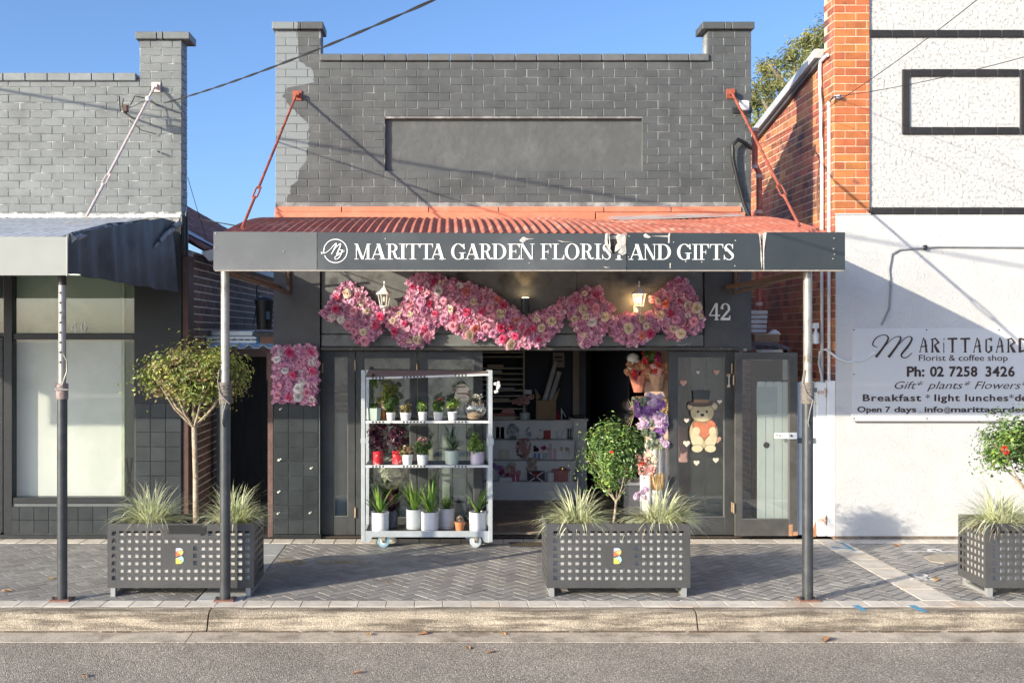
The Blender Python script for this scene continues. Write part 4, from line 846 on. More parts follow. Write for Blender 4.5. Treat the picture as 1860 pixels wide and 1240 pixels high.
for k, pts in enumerate(([(1214,424),(1217,423),(1216,441),(1213,442)], [(1168,427),(1172,424),(1182,431),(1176,433),(1170,431)], [(1180,429),(1214,428),(1212,431),(1195,430)], [(1378,424),(1380,424),(1382,446),(1384,472),(1383,490),(1381,470),(1381,452)], [(1385,424),(1392,421),(1388,434),(1387,460),(1387.5,490),(1386,490),(1385,450)], [(1095,484),(1108,486),(1100,487)], [(1011,436),(1022,439),(1042,440),(1020,440)], [(943,437),(950,430),(957,433),(970,434),(957,436),(950,442)],[(1216,478),(1218,478),(1218,487),(1216,487)])): crease(pts, 10+k, amp=.003)
rv = MB().lathe([(.0048,-.004),(.0045,.004)], axis='y', n=8).mesh('rivet', crm)
for px, py in ((1142,429),(1141,467),(1335,437),(1334,483),(1245,475),(1274,476),(1223,440),(1514,433),(1513,452),(1515,462),(392,424),(391,450),(515,457),(700,434),(803,472),(961,478),(1512,470)): inst('rivet', rv, sign, (PX(px,FY), FY-.010, PZ(py,FY)))
# lettering : high contrast serif capitals drawn as strokes
def glyph(ch):
    P = []
    def box(x0, z0, x1, z1): P.append([(x0,z0),(x1,z0),(x1,z1),(x0,z1)])
    def serif(x0, x1, z, up): box(x0, z if up else z-.035, x1, z+.035 if up else z)
    def ell(cx, cz, rx, rz, tx, tz, a0, a1, n=22):
        for i in range(n):
            a = R(a0+(a1-a0)*i/n); b = R(a0+(a1-a0)*(i+1)/n+.4)
            P.append([(cx+rx*math.cos(a), cz+rz*math.sin(a)), (cx+rx*math.cos(b), cz+rz*math.sin(b)), (cx+(rx-tx)*math.cos(b), cz+(rz-tz)*math.sin(b)), (cx+(rx-tx)*math.cos(a), cz+(rz-tz)*math.sin(a))])
    def diag(x0, z0, x1, z1, w_): P.append([(x0-w_/2,z0),(x0+w_/2,z0),(x1+w_/2,z1),(x1-w_/2,z1)])
    T, t = .19, .045
    if ch == 'M':
        T = .145; box(.10,.0,.145,1); box(.76,.0,.76+T,1); diag(.13,1,.50,.0,.15); diag(.52,.0,.80,1,.045); serif(0,.25,0,True); serif(.64,1,0,True); serif(0,.2,1,False); serif(.76,1,1,False)
    if ch == 'A': diag(.14,0,.50,1,.05); diag(.79,0,.50,1,.2); box(.24,.30,.70,.345); serif(0,.30,0,True); serif(.58,1,0,True)
    if ch == 'R': box(.15,0,.15+T,1); serif(0,.48,0,True); box(0,.965,.5,1); ell(.46,.745,.36,.255,.19,.04,-90,90); box(.3,.49,.48,.53); diag(.55,.50,.74,.06,.18); ell(.85,.12,.14,.12,.08,.05,180,360,10)
    if ch == 'I': box(.33,0,.67,1); serif(.05,.95,0,True); serif(.05,.95,1,False)
    if ch == 'T': box(.40,0,.60,1); serif(.24,.76,0,True); box(.0,.96,1,1); box(0,.74,.035,.96); box(.965,.74,1,.96); P.append([(.035,.96),(.035,.86),(.13,.96)]); P.append([(.965,.96),(.87,.96),(.965,.86)])
    if ch == 'G': ell(.50,.5,.5,.52,.20,.035,40,320); box(.68,.03,.86,.42); serif(.55,1,.44,False); P.append([(.88,.68),(.92,.68),(.92,1),(.88,1),(.78,.90)]); ell(.5,.5,.5,.52,.1,.035,20,40,6)
    if ch == 'D': box(.13,0,.13+T,1); box(0,0,.45,.035); box(0,.965,.45,1); ell(.42,.5,.56,.5,.2,.035,-90,90)
    if ch == 'E': box(.14,0,.14+T+.02,1); box(0,0,.95,.04); box(0,.96,.92,1); box(.3,.49,.66,.53); box(.885,.74,.92,.96); P.append([(.885,.96),(.76,.96),(.885,.80)]); box(.915,.04,.95,.28); P.append([(.915,.04),(.915,.22),(.77,.04)]); box(.62,.38,.66,.64)
    if ch == 'F': box(.16,0,.16+T+.02,1); serif(0,.55,0,True); box(0,.96,.96,1); box(.3,.47,.7,.51); box(.92,.72,.96,.96); P.append([(.92,.96),(.78,.96),(.92,.79)]); box(.66,.36,.70,.62)
    if ch == 'N': box(.10,.0,.145,1); box(.82,.0,.865,1); diag(.15,1,.80,.0,.19); serif(0,.26,0,True); serif(0,.2,1,False); serif(.70,1,1,False)
    if ch == 'L': box(.16,0,.16+T+.02,1); box(0,0,1,.04); serif(0,.55,1,False); box(.96,.04,1,.30); P.append([(.96,.04),(.96,.25),(.80,.04)])
    if ch == 'O': ell(.5,.5,.5,.52,.19,.035,0,360,36)
    if ch == 'S':
        ell(.48,.745,.40,.27,.17,.04,60,230); P.append([(.12,.72),(.27,.80),(.95,.36),(.82,.20)]); ell(.50,.25,.46,.27,.17,.04,-130,40); box(.82,.70,.87,1); ell(.48,.745,.40,.27,.06,.04,20,60,6); box(.02,.0,.07,.31); ell(.5,.25,.46,.27,.06,.04,-165,-130,6)
    return P
letters = [('M',643.8,673.8),('A',672,702.5),('R',701.7,726.5),('I',724,739.5),('T',738,762),('T',762.8,786.5),('A',781,809.7),
 ('G',819.5,845.5),('A',843.5,873),('R',870.5,895),('D',893.5,920),('E',922,945.5),('N',943.5,971),
 ('F',981.6,1002),('L',1003,1024.6),('O',1026,1052),('R',1053.5,1078.5),('I',1079,1092.5),('S',1093.5,1110),('T',1112,1136),
 ('A',1141,1171),('N',1161+8,1192),('D',1192.5,1218.5),('G',1229.5,1255.5),('I',1256,1269),('F',1269,1287.5),('T',1289,1313),('S',1314,1333)]
for k, (ch, a, b) in enumerate(letters):
    mb = MB(); x0, x1 = PX(a,FY), PX(b,FY); z0 = PZ(471.2 + (.6 if k > 18 else 0),FY); hh = 28.2/218
    if k == 19: polys = [p for p in glyph(ch) if max(q[1] for q in p) < .8 or True]; polys = [[(x, min(z, .30)) for x, z in p] for p in glyph(ch) if min(q[1] for q in p) < .2]
    else: polys = glyph(ch)
    for i, p in enumerate(polys): mb.prism([(x0+(x1-x0)*q[0], z0+hh*q[1]) for q in p], FY-.0105-i*.00006, FY-.006)
    mb.build('letter', print_white, sign)
mb = MB(); cx, cz = Sp(609.5, 456); r_ = 22/218
n = 48
for i in range(n):
    a, b = 2*math.pi*i/n, 2*math.pi*(i+1)/n
    if 3.25 < a < 3.5: continue
    mb.prism([(cx+r_*math.cos(a),cz+r_*math.sin(a)),(cx+r_*math.cos(b),cz+r_*math.sin(b)),(cx+(r_-.0068)*math.cos(b),cz+(r_-.0068)*math.sin(b)),(cx+(r_-.0068)*math.cos(a),cz+(r_-.0068)*math.sin(a))], FY-.009, FY-.006)
def script(mb, pts, ws, f, y0, y1):
    n = len(pts)
    def cr(i, t):
        p = [Vector(pts[max(0, min(n-1, i+k))]) for k in (-1,0,1,2)]
        return .5*((2*p[1]) + (p[2]-p[0])*t + (2*p[0]-5*p[1]+4*p[2]-p[3])*t*t + (3*p[1]-p[0]-3*p[2]+p[3])*t**3)
    S = []; 
    for i in range(n-1):
        for s in range(5): t = s/5; S.append((cr(i,t), ws[i]*(1-t)+ws[i+1]*t))
    S.append((Vector(pts[-1]), ws[-1]))
    for k in range(len(S)-1):
        (p, w0), (q, w1) = S[k], S[k+1]; d = (q-p); d = Vector((-d.y, d.x)).normalized() if d.length else Vector((0,1))
        e = (q-p)*.15
        quad = [p-e-d*w0/2, q+e-d*w1/2, q+e+d*w1/2, p-e+d*w0/2]; mb.prism([f(*v) for v in quad], y0-k*.00003, y1)
mono = MB()
script(mono, [(585,462),(584,458.5),(590,460),(599,454),(608,444),(611,443),(606,455),(602,462),(611,449),(619,443),(616,453),(612,462),(616,463)], [1.2,1.5,1.2,1,1.2,2,2.2,1,1,2,2.2,1.8,1], Sp, FY-.011, FY-.006)
script(mono, [(622,455),(616,454),(614,459),(619,460),(623,454),(617,467),(610,471),(609,467),(618,461),(626,456)], [1.2,1.5,1.6,1.2,1.6,1.6,1.4,1.2,1,1], Sp, FY-.012, FY-.006)
mb.build('monogram_ring', print_white, sign); mono.build('monogram', print_white, sign)

# ============================================================ LEFT NEIGHBOUR
nb = thing('neighbour_shop', 'grey painted brick shop with large pale green window under a torn awning', 'building', (-4.5,.1,0))
nbB = paint_brick('painted_brick_grey', (.165,.18,.18), LT, .07, mask=False); nbBf = paint_brick('painted_brick_grey_far', (.165,.18,.18), LT, .07, mask=False, isl=True)
nbj = mat('grey_joint', (.17,.18,.175), .7, .25, 9, .4, 90, col2=(.46,.46,.43), c2scale=9, c2lo=.48, c2hi=.62)
nx0, nx1 = -6.4, PX(330)
zp = PZ(148); ZN = PZ(73)
brickwork(nb, nbB, nbBf, nx0, nx1, PZ(388), ZN, front(0.0), lambda a, b, z: [(a, b)] if z < zp else ([(max(a, PX(253)), b)] if b > PX(253) else []), seed=9, L=.2403, bed=.004, j=.007)
MB().box(nx0, nx1-.004, .004, .235, PZ(392), zp).box(PX(253)+.004, nx1-.004, .004, .235, zp, ZN).build('wall', nbj, nb)
brickwork(nb, nbB, nbBf, .0, .235, PZ(388), ZN, side_px(nx1+.003), all_in, seed=4, limit=60, D=.03, name='side_brick')
x = PX(248)
while x > nx0: o_ = inst('coping_brick', cop.copy() if False else cop, nb, (x - .238, -.028, zp+.003)); x -= .243
cgm = mat('coping_grey', (.19,.205,.205), .5, .2, 6, .2, 80, rnd=.08)
cg = MB().box(0, .236, 0, .28, 0, .085, .006).mesh('coping_brick', cgm)
for o_ in nb.children:
    if o_.name.startswith('coping_brick'): o_.data = cg
for p, q in ((247,286),(287,297),(298,345.5)): MB().box(PX(p)+.001, PX(q)-.001, -.04, .28, ZN+.003, ZN+.083, .006).build('cap_brick', nbB, nb)
# flaking white flashing at the foot of the parapet
fl = mat('flaking_white', (.66,.66,.64), .6, .2, 20, .6, 60, col2=(.2,.2,.19), c2scale=14, c2lo=.55, c2hi=.62)
MB().box(nx0, nx1, -.02, .0, PZ(396), PZ(389), .003).build('flashing', fl, nb)
# lower front: frames, glass, tiles
zc = 3.6
MB().box(PX(243.5), PX(330), .0, .3, .03, PZ(394)-.01, .004).build('pier', mat('pier_black', (.013,.015,.017), .45, .3, 6), nb)
MB().box(PX(245), PX(330), -.002, .005, .05, PZ(735)).build('grout_face', black_grout, nb)
for r_ in range(9):
    for c_ in range(3): inst('tile', tl, nb, (PX(246) + c_*.169, -.012, .055 + r_*.1595)).scale = (1.03,1,1)
fm = mat('window_frame_black', (.022,.024,.026), .4, .2, 8)
def nbox(a, b, c, d, y0, y1, name, m=fm): return MB().box(PX(a), PX(b), y0, y1, PZ(d), PZ(c), .003).build(name, m, nb)
nbox(-160, 4.5, 390, 965, .02, .12, 'side_panel') if False else None
nbox(7, 22.5, 394, 968, -.01, .12, 'window_post'); nbox(-60, 3, 612, 968, .03, .08, 'door_panel', black_paint); nbox(-60, 6, 605, 611, .02, .1, 'door_rail')
nbox(23, 243, 605, 616.5, .01, .11, 'window_rail'); nbox(23, 243, 903, 914, .0, .12, 'window_sill'); nbox(23, 243, 394, 497, .02, .1, 'window_head')
nbox(-60, 6, 394, 497, .02, .1, 'window_head')
win = thing('window', None, None, (-4,.05,.5)); win.parent = nb; win.location = Vector((-4,.05,.5)) - wloc(nb)
MB().box(PX(23)+.001, PX(243)-.001, .05, .056, PZ(902.5), PZ(617)).build('pane', glass_win, win); MB().box(PX(23)+.001, PX(243)-.001, .05, .056, PZ(604.5), PZ(497)).build('pane', glass_win, win); MB().box(PX(-60), PX(6.5), .05, .056, PZ(604.5), PZ(497)).build('pane', glass_win, win)
MB().box(PX(7), PX(245), .004, .3, .03, PZ(914)-.003).build('grout_face', black_grout, nb)
for r_ in range(2):
    for c_ in range(9): inst('tile', tl, nb, (PX(9) + c_*.1617, -.009, .06 + r_*.148)).scale = (.995,1,.93)
MB().box(nx0, PX(333), -.03, .3, -.0, .05, .004).build('plinth', black_paint, nb)
n4 = mat('numeral_film', (.78,.80,.76), .6)
for s, px in (('4',125),('0',144)): numeral_mesh(s, PX(px), PZ(604), 20/165.2, .048, .003).build('house_number', n4, nb)
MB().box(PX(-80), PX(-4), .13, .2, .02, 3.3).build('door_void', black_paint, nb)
MB().box(PX(2)-.35, PX(1), -.025, -.0, PZ(972), PZ(966)).build('door_bar', white_paint, nb)
# interior room
iw = mat('inner_plaster', (.62,.68,.60), .8, .06); 
MB().box(-6.2, -3.0, .3, 4.2, -.05, .03).build('floor', mat('inner_floor', (.3,.3,.27), .6), nb); MB().box(-6.2, -3.0, 4.2, 4.3, 0, 3.2).build('inner_wall', iw, nb); MB().box(-6.3, -6.2, .3, 4.3, 0, 3.2).build('inner_wall', iw, nb); MB().box(-3.02, -2.95, .3, 4.3, 0, 3.2).build('inner_wall', iw, nb); MB().box(-6.3, -2.95, .1, 4.3, 2.95, 3.0).build('inner_ceiling', iw, nb)
MB().box(PX(-2,.15), PX(221,.15), .15, .16, .06, PZ(611)).build('blind', mat('blind_pale', (.86,.85,.84), .6, .04, 2, col2=(.76,.78,.74), c2scale=1.4, c2lo=.5, c2hi=.65), nb); MB().box(PX(-2,.15), PX(221,.15), .15, .16, PZ(611), PZ(500)).build('upper_blind', mat('blind_green', (.46,.54,.42), .6, .08, 2, col2=(.60,.66,.52), c2scale=1.2, c2lo=.5, c2hi=.6), nb)
MB().box(PX(222,.16)+.004, PX(227,.16), .14, .2, .03, PZ(500)).build('blind_post', mat('pale_green_post', (.62,.68,.50), .6), nb)
chm = print_dark; MB().tube([(PX(230,1.2),1.2,.03),(PX(240,1.2),1.2,.75)], .012, 6).tube([(PX(241,1.2),1.2,.03),(PX(230,1.2),1.2,.75)], .012, 6).build('folding_legs', chm, nb)
bl = thing('ceiling_downlight', 'small round lit downlight glowing through the window of the neighbouring shop', 'light', at(135,508,.9)); MB().ball(at(135,508,.9), .03, 10, 6).build('bulb', mat('bulb_white', (1,1,1), emis=(1,.95,.8), estr=25), bl)
# neighbour awning
na = thing('torn_awning', 'silver corrugated awning with grey fascia and torn dark side sheet', 'awning', (-4.5,-1.4,2.8))
corr(MB(), -8.6, PX(98,FY), FY+.03, -.03, PZ(431,FY), PZ(397), bulge=.02, amp=.0055, pitch=.09).build('roof_sheet', zinc, na, smooth=True)
corr(MB(), PX(98,FY), PX(122,FY)-.05, FY+1.3, -.6, PZ(431,FY)+.16, PZ(397)-.06, bulge=.02, ny=4, amp=.006).build('roof_sheet', zinc, na, smooth=True)
MB().box(-8.6, PX(121,FY), FY, FY+.01, PZ(500,FY), PZ(430,FY)).build('fascia', mat('fascia_grey', (.31,.32,.30), .5, .06, 2), na); MB().box(PX(120.5,FY), PX(122.5,FY), FY-.004, FY+.02, PZ(501,FY), PZ(428,FY)).build('corner_trim', mat('fascia_trim', (.42,.42,.4), .5), na)
MB().box(PX(100,-1.5), PX(165,-1.5), -1.5, -.4, PZ(424,-1.5), PZ(423,-1.5)).build('dark_batten', print_dark, na)
# side sheet, a battered surface from the front corner back to the wall
ns = MB(); nu, nv = 90, 6; rng = random.Random(17)
for i in range(nu+1):
    t = i/nu; y = FY + .02 + (-.12-FY)*t; px_t = 122 + (318-122)*t; x = PX(122,FY) + (PX(314,-.12) - PX(122,FY))*t
    zt1 = PZ(424,FY) + (PZ(402,-.12) - PZ(424,FY))*min(1, t*1.15); zb1 = PZ(497,FY) + (PZ(531,-.12) - PZ(497,FY))*t
    for j in range(nv+1):
        s = j/nv; fold = .035*max(0, math.sin(t*21+.6))**3 + .02*math.sin(t*47)*.5; ns.v.append((x + fold*(.5+.5*(1-s)) + rng.uniform(-.002,.002) + .05*(1-s)*t, y, zb1 + (zt1-zb1)*s + .006*math.sin(t*31)*(j == 0)))
ns.f = [(i*(nv+1)+j, (i+1)*(nv+1)+j, (i+1)*(nv+1)+j+1, i*(nv+1)+j+1) for i in range(nu) for j in range(nv)]
ns.build('side_sheet', mat('battered_sheet', (.10,.108,.115), .5, .3, 3, .6, 5, metal=.0, spec=.25, col2=(.045,.047,.05), c2scale=2.4, c2lo=.5, c2hi=.75), na, smooth=True)
tim = mat('flaking_timber', (.34,.34,.33), .85, .4, 14, .8, 50, col2=(.05,.05,.05), c2scale=12, c2lo=.5, c2hi=.6)
MB().tube([(PX(124,FY),FY+.05,PZ(432,FY)), (PX(200,-1.4),-1.4,PZ(414,-1.4)), (PX(284,-.5),-.5,PZ(409,-.5))], .05, 4).build('rafter', tim, na)
MB().tube([(PX(283,-.7),-.75,PZ(450,-.7)), (PX(300,-.5),-.5,PZ(428,-.5)), (PX(325,-.1),-.1,PZ(405,-.1))], [.012,.03,.035], 5).build('splinter', tim, na)
MB().box(PX(170), PX(328), -.06, -.0, PZ(403), PZ(398)).build('wall_batten', tim, na)
crumb = MB(); crumb.add([(PX(92,-1.6),-1.6,PZ(425,-1.6)),(PX(110,-1.2),-1.2,PZ(405,-1.2)),(PX(165,-.8),-.8,PZ(401,-.8)),(PX(150,-1.4),-1.4,PZ(412,-1.4)),(PX(118,-1.9),-1.9,PZ(424,-1.9))], [(0,1,2,3,4)]); crumb.build('torn_flap', mat('felt_tan', (.35,.29,.22), .9, .3, 20), na)
stay('stay_rod', (PX(284), -.05, PZ(158)), (PX(157,-1.9), -1.9, PZ(394,-1.9)), mat('rod_pink_white', (.62,.52,.48), .7, .2, 30, .5, 80), na, .75)
# perforated prop post
yp = -2.65; x = PX(113, yp)
prop = thing('awning_prop', 'perforated steel prop post under the torn awning, pale above and dark below', 'post', (x, yp, 0))
MB().tube([(x,yp,1.75),(x,yp,PZ(518,yp))], .032, 14).build('inner_tube', iron_worn, prop, smooth=True); MB().tube([(x,yp,PZ(518,yp)),(x,yp,PZ(497,yp))], .034, 12).build('head', print_dark, prop, smooth=True)
MB().tube([(x,yp,.012),(x,yp,1.75)], .042, 16).build('outer_tube', pole_dark, prop, smooth=True); MB().tube([(x,yp,1.70),(x,yp,1.83)], .05, 14).build('collar', mat('collar_rust', (.30,.22,.2), .7, .3, 40, .8, 90), prop, smooth=True)
hl = MB().lathe([(.010,-.034),(.010,-.030)], axis='y', n=10).mesh('pin_hole', print_dark)
for k in range(8): inst('pin_hole', hl, prop, (x-.004, yp, PZ(532,yp) - k*.0835))
MB().tube([(x+.02,yp-.03,2.08),(x+.05,yp-.03,2.02),(x+.05,yp-.03,1.93),(x+.02,yp-.05,1.82),(x-.05,yp-.04,1.78),(x-.045,yp-.04,1.84)], .006, 6).tube([(x-.05,yp-.05,1.78),(x+.07,yp-.05,1.78)], .007, 6).build('locking_pin', iron_worn, prop, smooth=True)
MB().box(x-.085, x+.085, yp-.075, yp+.075, .001, .014, .003).build('base_plate', mat('rust_plate', (.22,.11,.08), .8), prop)
for s in (-1,1): MB().lathe([(.013,.014),(.013,.035)], (x+s*.065, yp-.03, 0), 6).build('bolt', iron, prop)
# service cable bracket on the parapet
sb = thing('service_bracket', 'corroded cable bracket with looped wires fixed below the pillar of the grey shop', 'bracket', (PX(262), -.1, PZ(190)))
b = MB(); b.tube([(PX(283),-.0,PZ(190)),(PX(283),-.30,PZ(190)),(PX(240),-.32,PZ(212))], .012, 6).tube([(PX(240),.0,PZ(214)),(PX(240),-.34,PZ(214))], .012, 6); b.build('arm', iron_worn, sb)
b = MB(); b.tube([(PX(240),-.3,PZ(190)),(PX(237),-.3,PZ(205)),(PX(244),-.3,PZ(218)),(PX(255),-.2,PZ(182)),(PX(270),-.15,PZ(184)),(PX(282),-.1,PZ(191))], .006, 5).tube([(PX(232),-.3,PZ(186)),(PX(234),-.3,PZ(212))], .008, 5).tube([(PX(246),-.2,PZ(226)),(PX(262),-.1,PZ(240)),(PX(285),-.03,PZ(245))], .004, 5); b.build('looped_wire', print_dark, sb, smooth=True)
MB().lathe([(.03,-.02),(.035,.0),(.02,.03)], (PX(282),-.28,PZ(191)), 10).build('insulator', white_clean, sb, smooth=True); MB().box(PX(241),PX(248),-.36,-.28,PZ(214),PZ(203)).build('junction', brown_wood, sb)
MB().tube([(PX(290),-.02,PZ(277)),(PX(290),-.08,PZ(277))], .01, 6).build('nail', iron, sb)
# ============================================================ PASSAGE BETWEEN THE SHOPS
xw = -2.87
brn = mat('brown_brick', (.15,.085,.065), .75, .3, 8, .3, 90, rnd=.25); brnf = mat('brown_brick_far', (.15,.085,.065), .75, .3, 8, .3, 90, isl=.25)
mortp = mat('pale_mortar', (.62,.56,.50), .9, .3, 30)
pw = thing('passage_wall', 'brown brick side wall with pale mortar running back along the passage', 'wall', (xw, 3, 0))
brickwork(pw, brn, brnf, .26, 6.2, .0, 3.16, side_px(xw), all_in, seed=12, j=.006, bed=.013)
MB().box(xw-.08, xw-.0035, .25, 7.4, 0, 3.17).build('wall', mortp, pw)
# tiled roof behind
tr = thing('tiled_roof', 'old red clay tiled roof edge with flashing above the brown passage wall', 'roof', (-4,4,3.2))
ex, ez = xw+.12, 3.20; pit = .56
tile_m = mat('clay_tile', (.20,.075,.055), .7, .35, 7, .5, 60, rnd=.3, col2=(.34,.19,.15), c2scale=5, c2lo=.5, c2hi=.7)
tme = MB(); 
for i in range(7):
    a = i/6; tme.v += [(-.36, .33*a, .03*math.sin(a*math.pi*2) + .012), (0, .33*a, .03*math.sin(a*math.pi*2))]
k = len(tme.v); tme.v += [(v[0], v[1], v[2]-.02) for v in list(tme.v)]
tme.f = [(2*i, 2*i+1, 2*i+3, 2*i+2) for i in range(6)] + [(2*i+1, k+2*i+1, k+2*i+3, 2*i+3) for i in range(6)] + [(0,k,k+1,1)]
tmesh = tme.mesh('roof_tile', tile_m, smooth=True); farT = MB(); cnt = 0
for r_ in range(24):
    for c_ in range(56):
        x = ex - r_*.30*math.cos(math.atan(pit)); z = ez + r_*.30*math.sin(math.atan(pit)); y = .35 + c_*.33
        if r_ > 8 and y < 4: continue
        pos = (x, y, z + .01)
        if cnt < 300 and y < 12: 
            inst('roof_tile', tmesh, tr, pos, rot=(0, math.atan(pit), 0)); cnt += 1
        else:
            M = Matrix.Rotation(math.atan(pit), 3, 'Y'); farT.add([tuple(M @ Vector(v) + Vector(pos)) for v in tme.v], tme.f)
farT.build('roof_tile', tile_m, tr, kind='stuff')
MB().add([(ex-6.6,.3,ez+6.6*pit-.03),(ex,.3,ez-.03),(ex,19.2,ez-.03),(ex-6.6,19.2,ez+6.6*pit-.03)], [(0,1,2,3)]).build('sarking', brown_wood, tr)
b = MB(); rng = random.Random(6)
for k in range(6): x = ex - .1 - rng.random()*.35; y = .3 + k*.16; z = ez + (ex-x)*pit + .05; b.add([(x-.14,y,z+.08),(x+.12,y-.02,z-.05),(x+.10,y+.18,z-.03),(x-.12,y+.2,z+.09)], [(0,1,2,3)])
b.build('lead_flashing', mat('lead', (.45,.47,.5), .5, .2), tr)
gt = MB(); gt.xprism([(0,0)], 0, 0) if False else None
gt.box(ex+.02, ex+.12, .3, 9.0, ez-.12, ez-.03, .01); gt.build('gutter', mat('gutter_grey', (.42,.42,.42), .5), tr)
MB().prism([(ex-.04,ez-.03),(ex+.05,ez-.13),(ex+.13,ez-.12),(ex+.10,ez-.0)], .27, .3).build('gutter_end', mat('gutter_end_pale', (.6,.58,.54), .6), tr)
cd = thing('conduit', 'white plastic conduit down the front edge of the brown passage wall', 'pipe', (PX(344), .2, 1.3))
MB().tube([(PX(343,.15),.15,PZ(466,.15)),(PX(343,.15),.15,PZ(616,.15)),(PX(347,.15),.2,PZ(624,.15))], .016, 10).build('tube', white_pvc, cd, smooth=True); MB().box(PX(339.5,.13),PX(346.5,.13),.12,.19,PZ(606,.15),PZ(600,.15)).build('saddle', white_pvc, cd)
dp = thing('corner_pipe', 'glossy dark downpipe at the corner of the grey shop above the torn awning', 'pipe', (PX(335), .0, 3.3)); MB().tube([(PX(333),-.03,PZ(392)),(PX(333),-.03,PZ(463))], .03, 12).build('tube', black_paint, dp, smooth=True); MB().tube([(PX(338),.02,PZ(385)),(PX(338),.02,PZ(463))], .018, 10).build('tube', black_paint, dp, smooth=True); 
bp_ = thing('brown_corner_post', 'dark brown timber post at the corner of the grey shop and the passage', 'post', (PX(336), .02, 0)); MB().box(PX(330)+.004, PX(342), .012, .25, .0, PZ(464), .004).build('post', brown_wood, bp_)
for px, y0, y1, lab in ((398.5,1.1,1.2,'grey blue timber post at the dark gateway of the passage'),): tag(MB().box(PX(393,y0), PX(403,y0), y0, y1, .0, 2.05, .004).build('gate_post', grey_post), lab, 'post')
gp = thing('timber_upright', 'worn brown timber gate upright against the tiled pier', 'gate post', (PX(492), .12, 0)); MB().box(PX(487,.1), PX(496.5,.1), .08, .16, .0, PZ(641,.1), .003).build('leg', mat('brown_frame', (.13,.075,.065), .7, .3, 12, .4, 40), gp); MB().box(PX(484,.1), PX(488,.1), .1, .14, PZ(690,.1), PZ(641,.1)).build('leg', brown_wood, gp)
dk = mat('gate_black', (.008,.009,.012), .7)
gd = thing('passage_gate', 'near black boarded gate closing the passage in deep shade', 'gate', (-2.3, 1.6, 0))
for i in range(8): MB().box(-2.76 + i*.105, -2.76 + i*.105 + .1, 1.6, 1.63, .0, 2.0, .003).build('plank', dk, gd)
ll = thing('passage_lean_to', 'low corrugated roof over the passage with fluted front edge', 'roof', (-2.4, .9, 2.08))
mb = MB(); nx = 60; xa, xb = PX(378,.75), -1.93
for i in range(nx+1):
    x = xa + (xb-xa)*i/nx; z = 2.10 + .022*max(-.55, math.sin(x*2*math.pi/.17)); mb.v += [(x,.72,z),(x,1.9,z+.05)]
k = len(mb.v); mb.v += [(a,b_,c-.012) for a,b_,c in mb.v[:]]
mb.f = [(2*i,2*i+2,2*i+3,2*i+1) for i in range(nx)] + [(2*i,k+2*i,k+2*i+2,2*i+2) for i in range(nx)] + [(k+2*i,k+2*i+1,k+2*i+3,k+2*i+2) for i in range(nx)]
mb.build('roof_sheet', galv, ll); MB().box(PX(404,.8), -1.93, .78, .82, 1.98, 2.07).build('fascia_board', brown_wood, ll)
blu = flat('ladder_blue', (.05,.28,.42), .5); alu = mat('aluminium', (.6,.62,.64), .3, .1, metal=.6)
la = thing('folded_ladder', 'aluminium ladder with blue end caps lying on the low passage roof', 'ladder', (-2.4, .8, 2.15))
Y = .8
for py in (613,620): MB().box(PX(374,Y), PX(466,Y), Y, Y+.03, PZ(py+2.5,Y), PZ(py-2,Y)).build('rail', alu, la)
MB().box(PX(380,Y), PX(457,Y), Y+.1, Y+.2, PZ(611,Y), PZ(600,Y), .01).build('rail', alu, la)
for px in (367,468): 
    for k in range(4): MB().box(PX(px,Y)-.018, PX(px,Y)+.018, Y-.01, Y+.05, PZ(624-k*4,Y)-.001, PZ(621-k*4,Y)).build('end_cap', blu, la)
for k in range(7): MB().tube([(PX(382+k*12,Y),Y+.03,PZ(616,Y)),(PX(382+k*12,Y),Y+.25,PZ(614,Y))], .012, 6).build('rung', alu, la)
tbm = mat('tub_black', (.012,.013,.014), .45, .2)
bt = thing('black_canister', 'black plastic canister on the passage roof with a blue tag', 'canister', at(482,600,.7))
Yc = .7; MB().lathe([(.085,PZ(598,Yc)),(.105,PZ(550,Yc)),(.115,PZ(552,Yc)),(.115,PZ(545,Yc)),(.09,PZ(541,Yc)),(.0,PZ(538,Yc))], (PX(480,Yc),Yc,0), 18).build('tub', tbm, bt, smooth=True); MB().box(PX(487,Yc)+.0, PX(493,Yc), Yc-.13, Yc-.09, PZ(580,Yc), PZ(566,Yc)).build('tag', flat('tag_blue', (.03,.08,.15)), bt)
MB().tube([(PX(467,Yc),Yc,PZ(545,Yc)),(PX(466,Yc),Yc,PZ(522,Yc)),(PX(470,Yc),Yc,PZ(516,Yc)),(PX(482,Yc),Yc,PZ(515,Yc)),(PX(496,Yc),Yc,PZ(519,Yc))], .009, 6).build('hose', tbm, bt, smooth=True)
MB().tube([(PX(466,Yc),Yc+.2,PZ(530,Yc)),(PX(455,Yc),Yc+.4,PZ(550,Yc)),(PX(446,Yc),Yc+.5,PZ(590,Yc))], .006, 5).build('cable', tbm, bt, smooth=True)
wc = thing('wicker_crate', 'small slatted timber crate beside the black canister', 'crate', at(484,622,.75))
for k in range(9): MB().box(PX(473+k*2.7,.75), PX(475+k*2.7,.75), .75, .77, PZ(624,.75), PZ(612,.75)).build('slat', mat('crate_orange', (.45,.22,.12), .7), wc)
MB().box(PX(462,.75), PX(498,.75), .74, 1.0, PZ(612,.75), PZ(604,.75)).build('lid', mat('crate_grey', (.16,.15,.15), .8, .3, 20), wc)

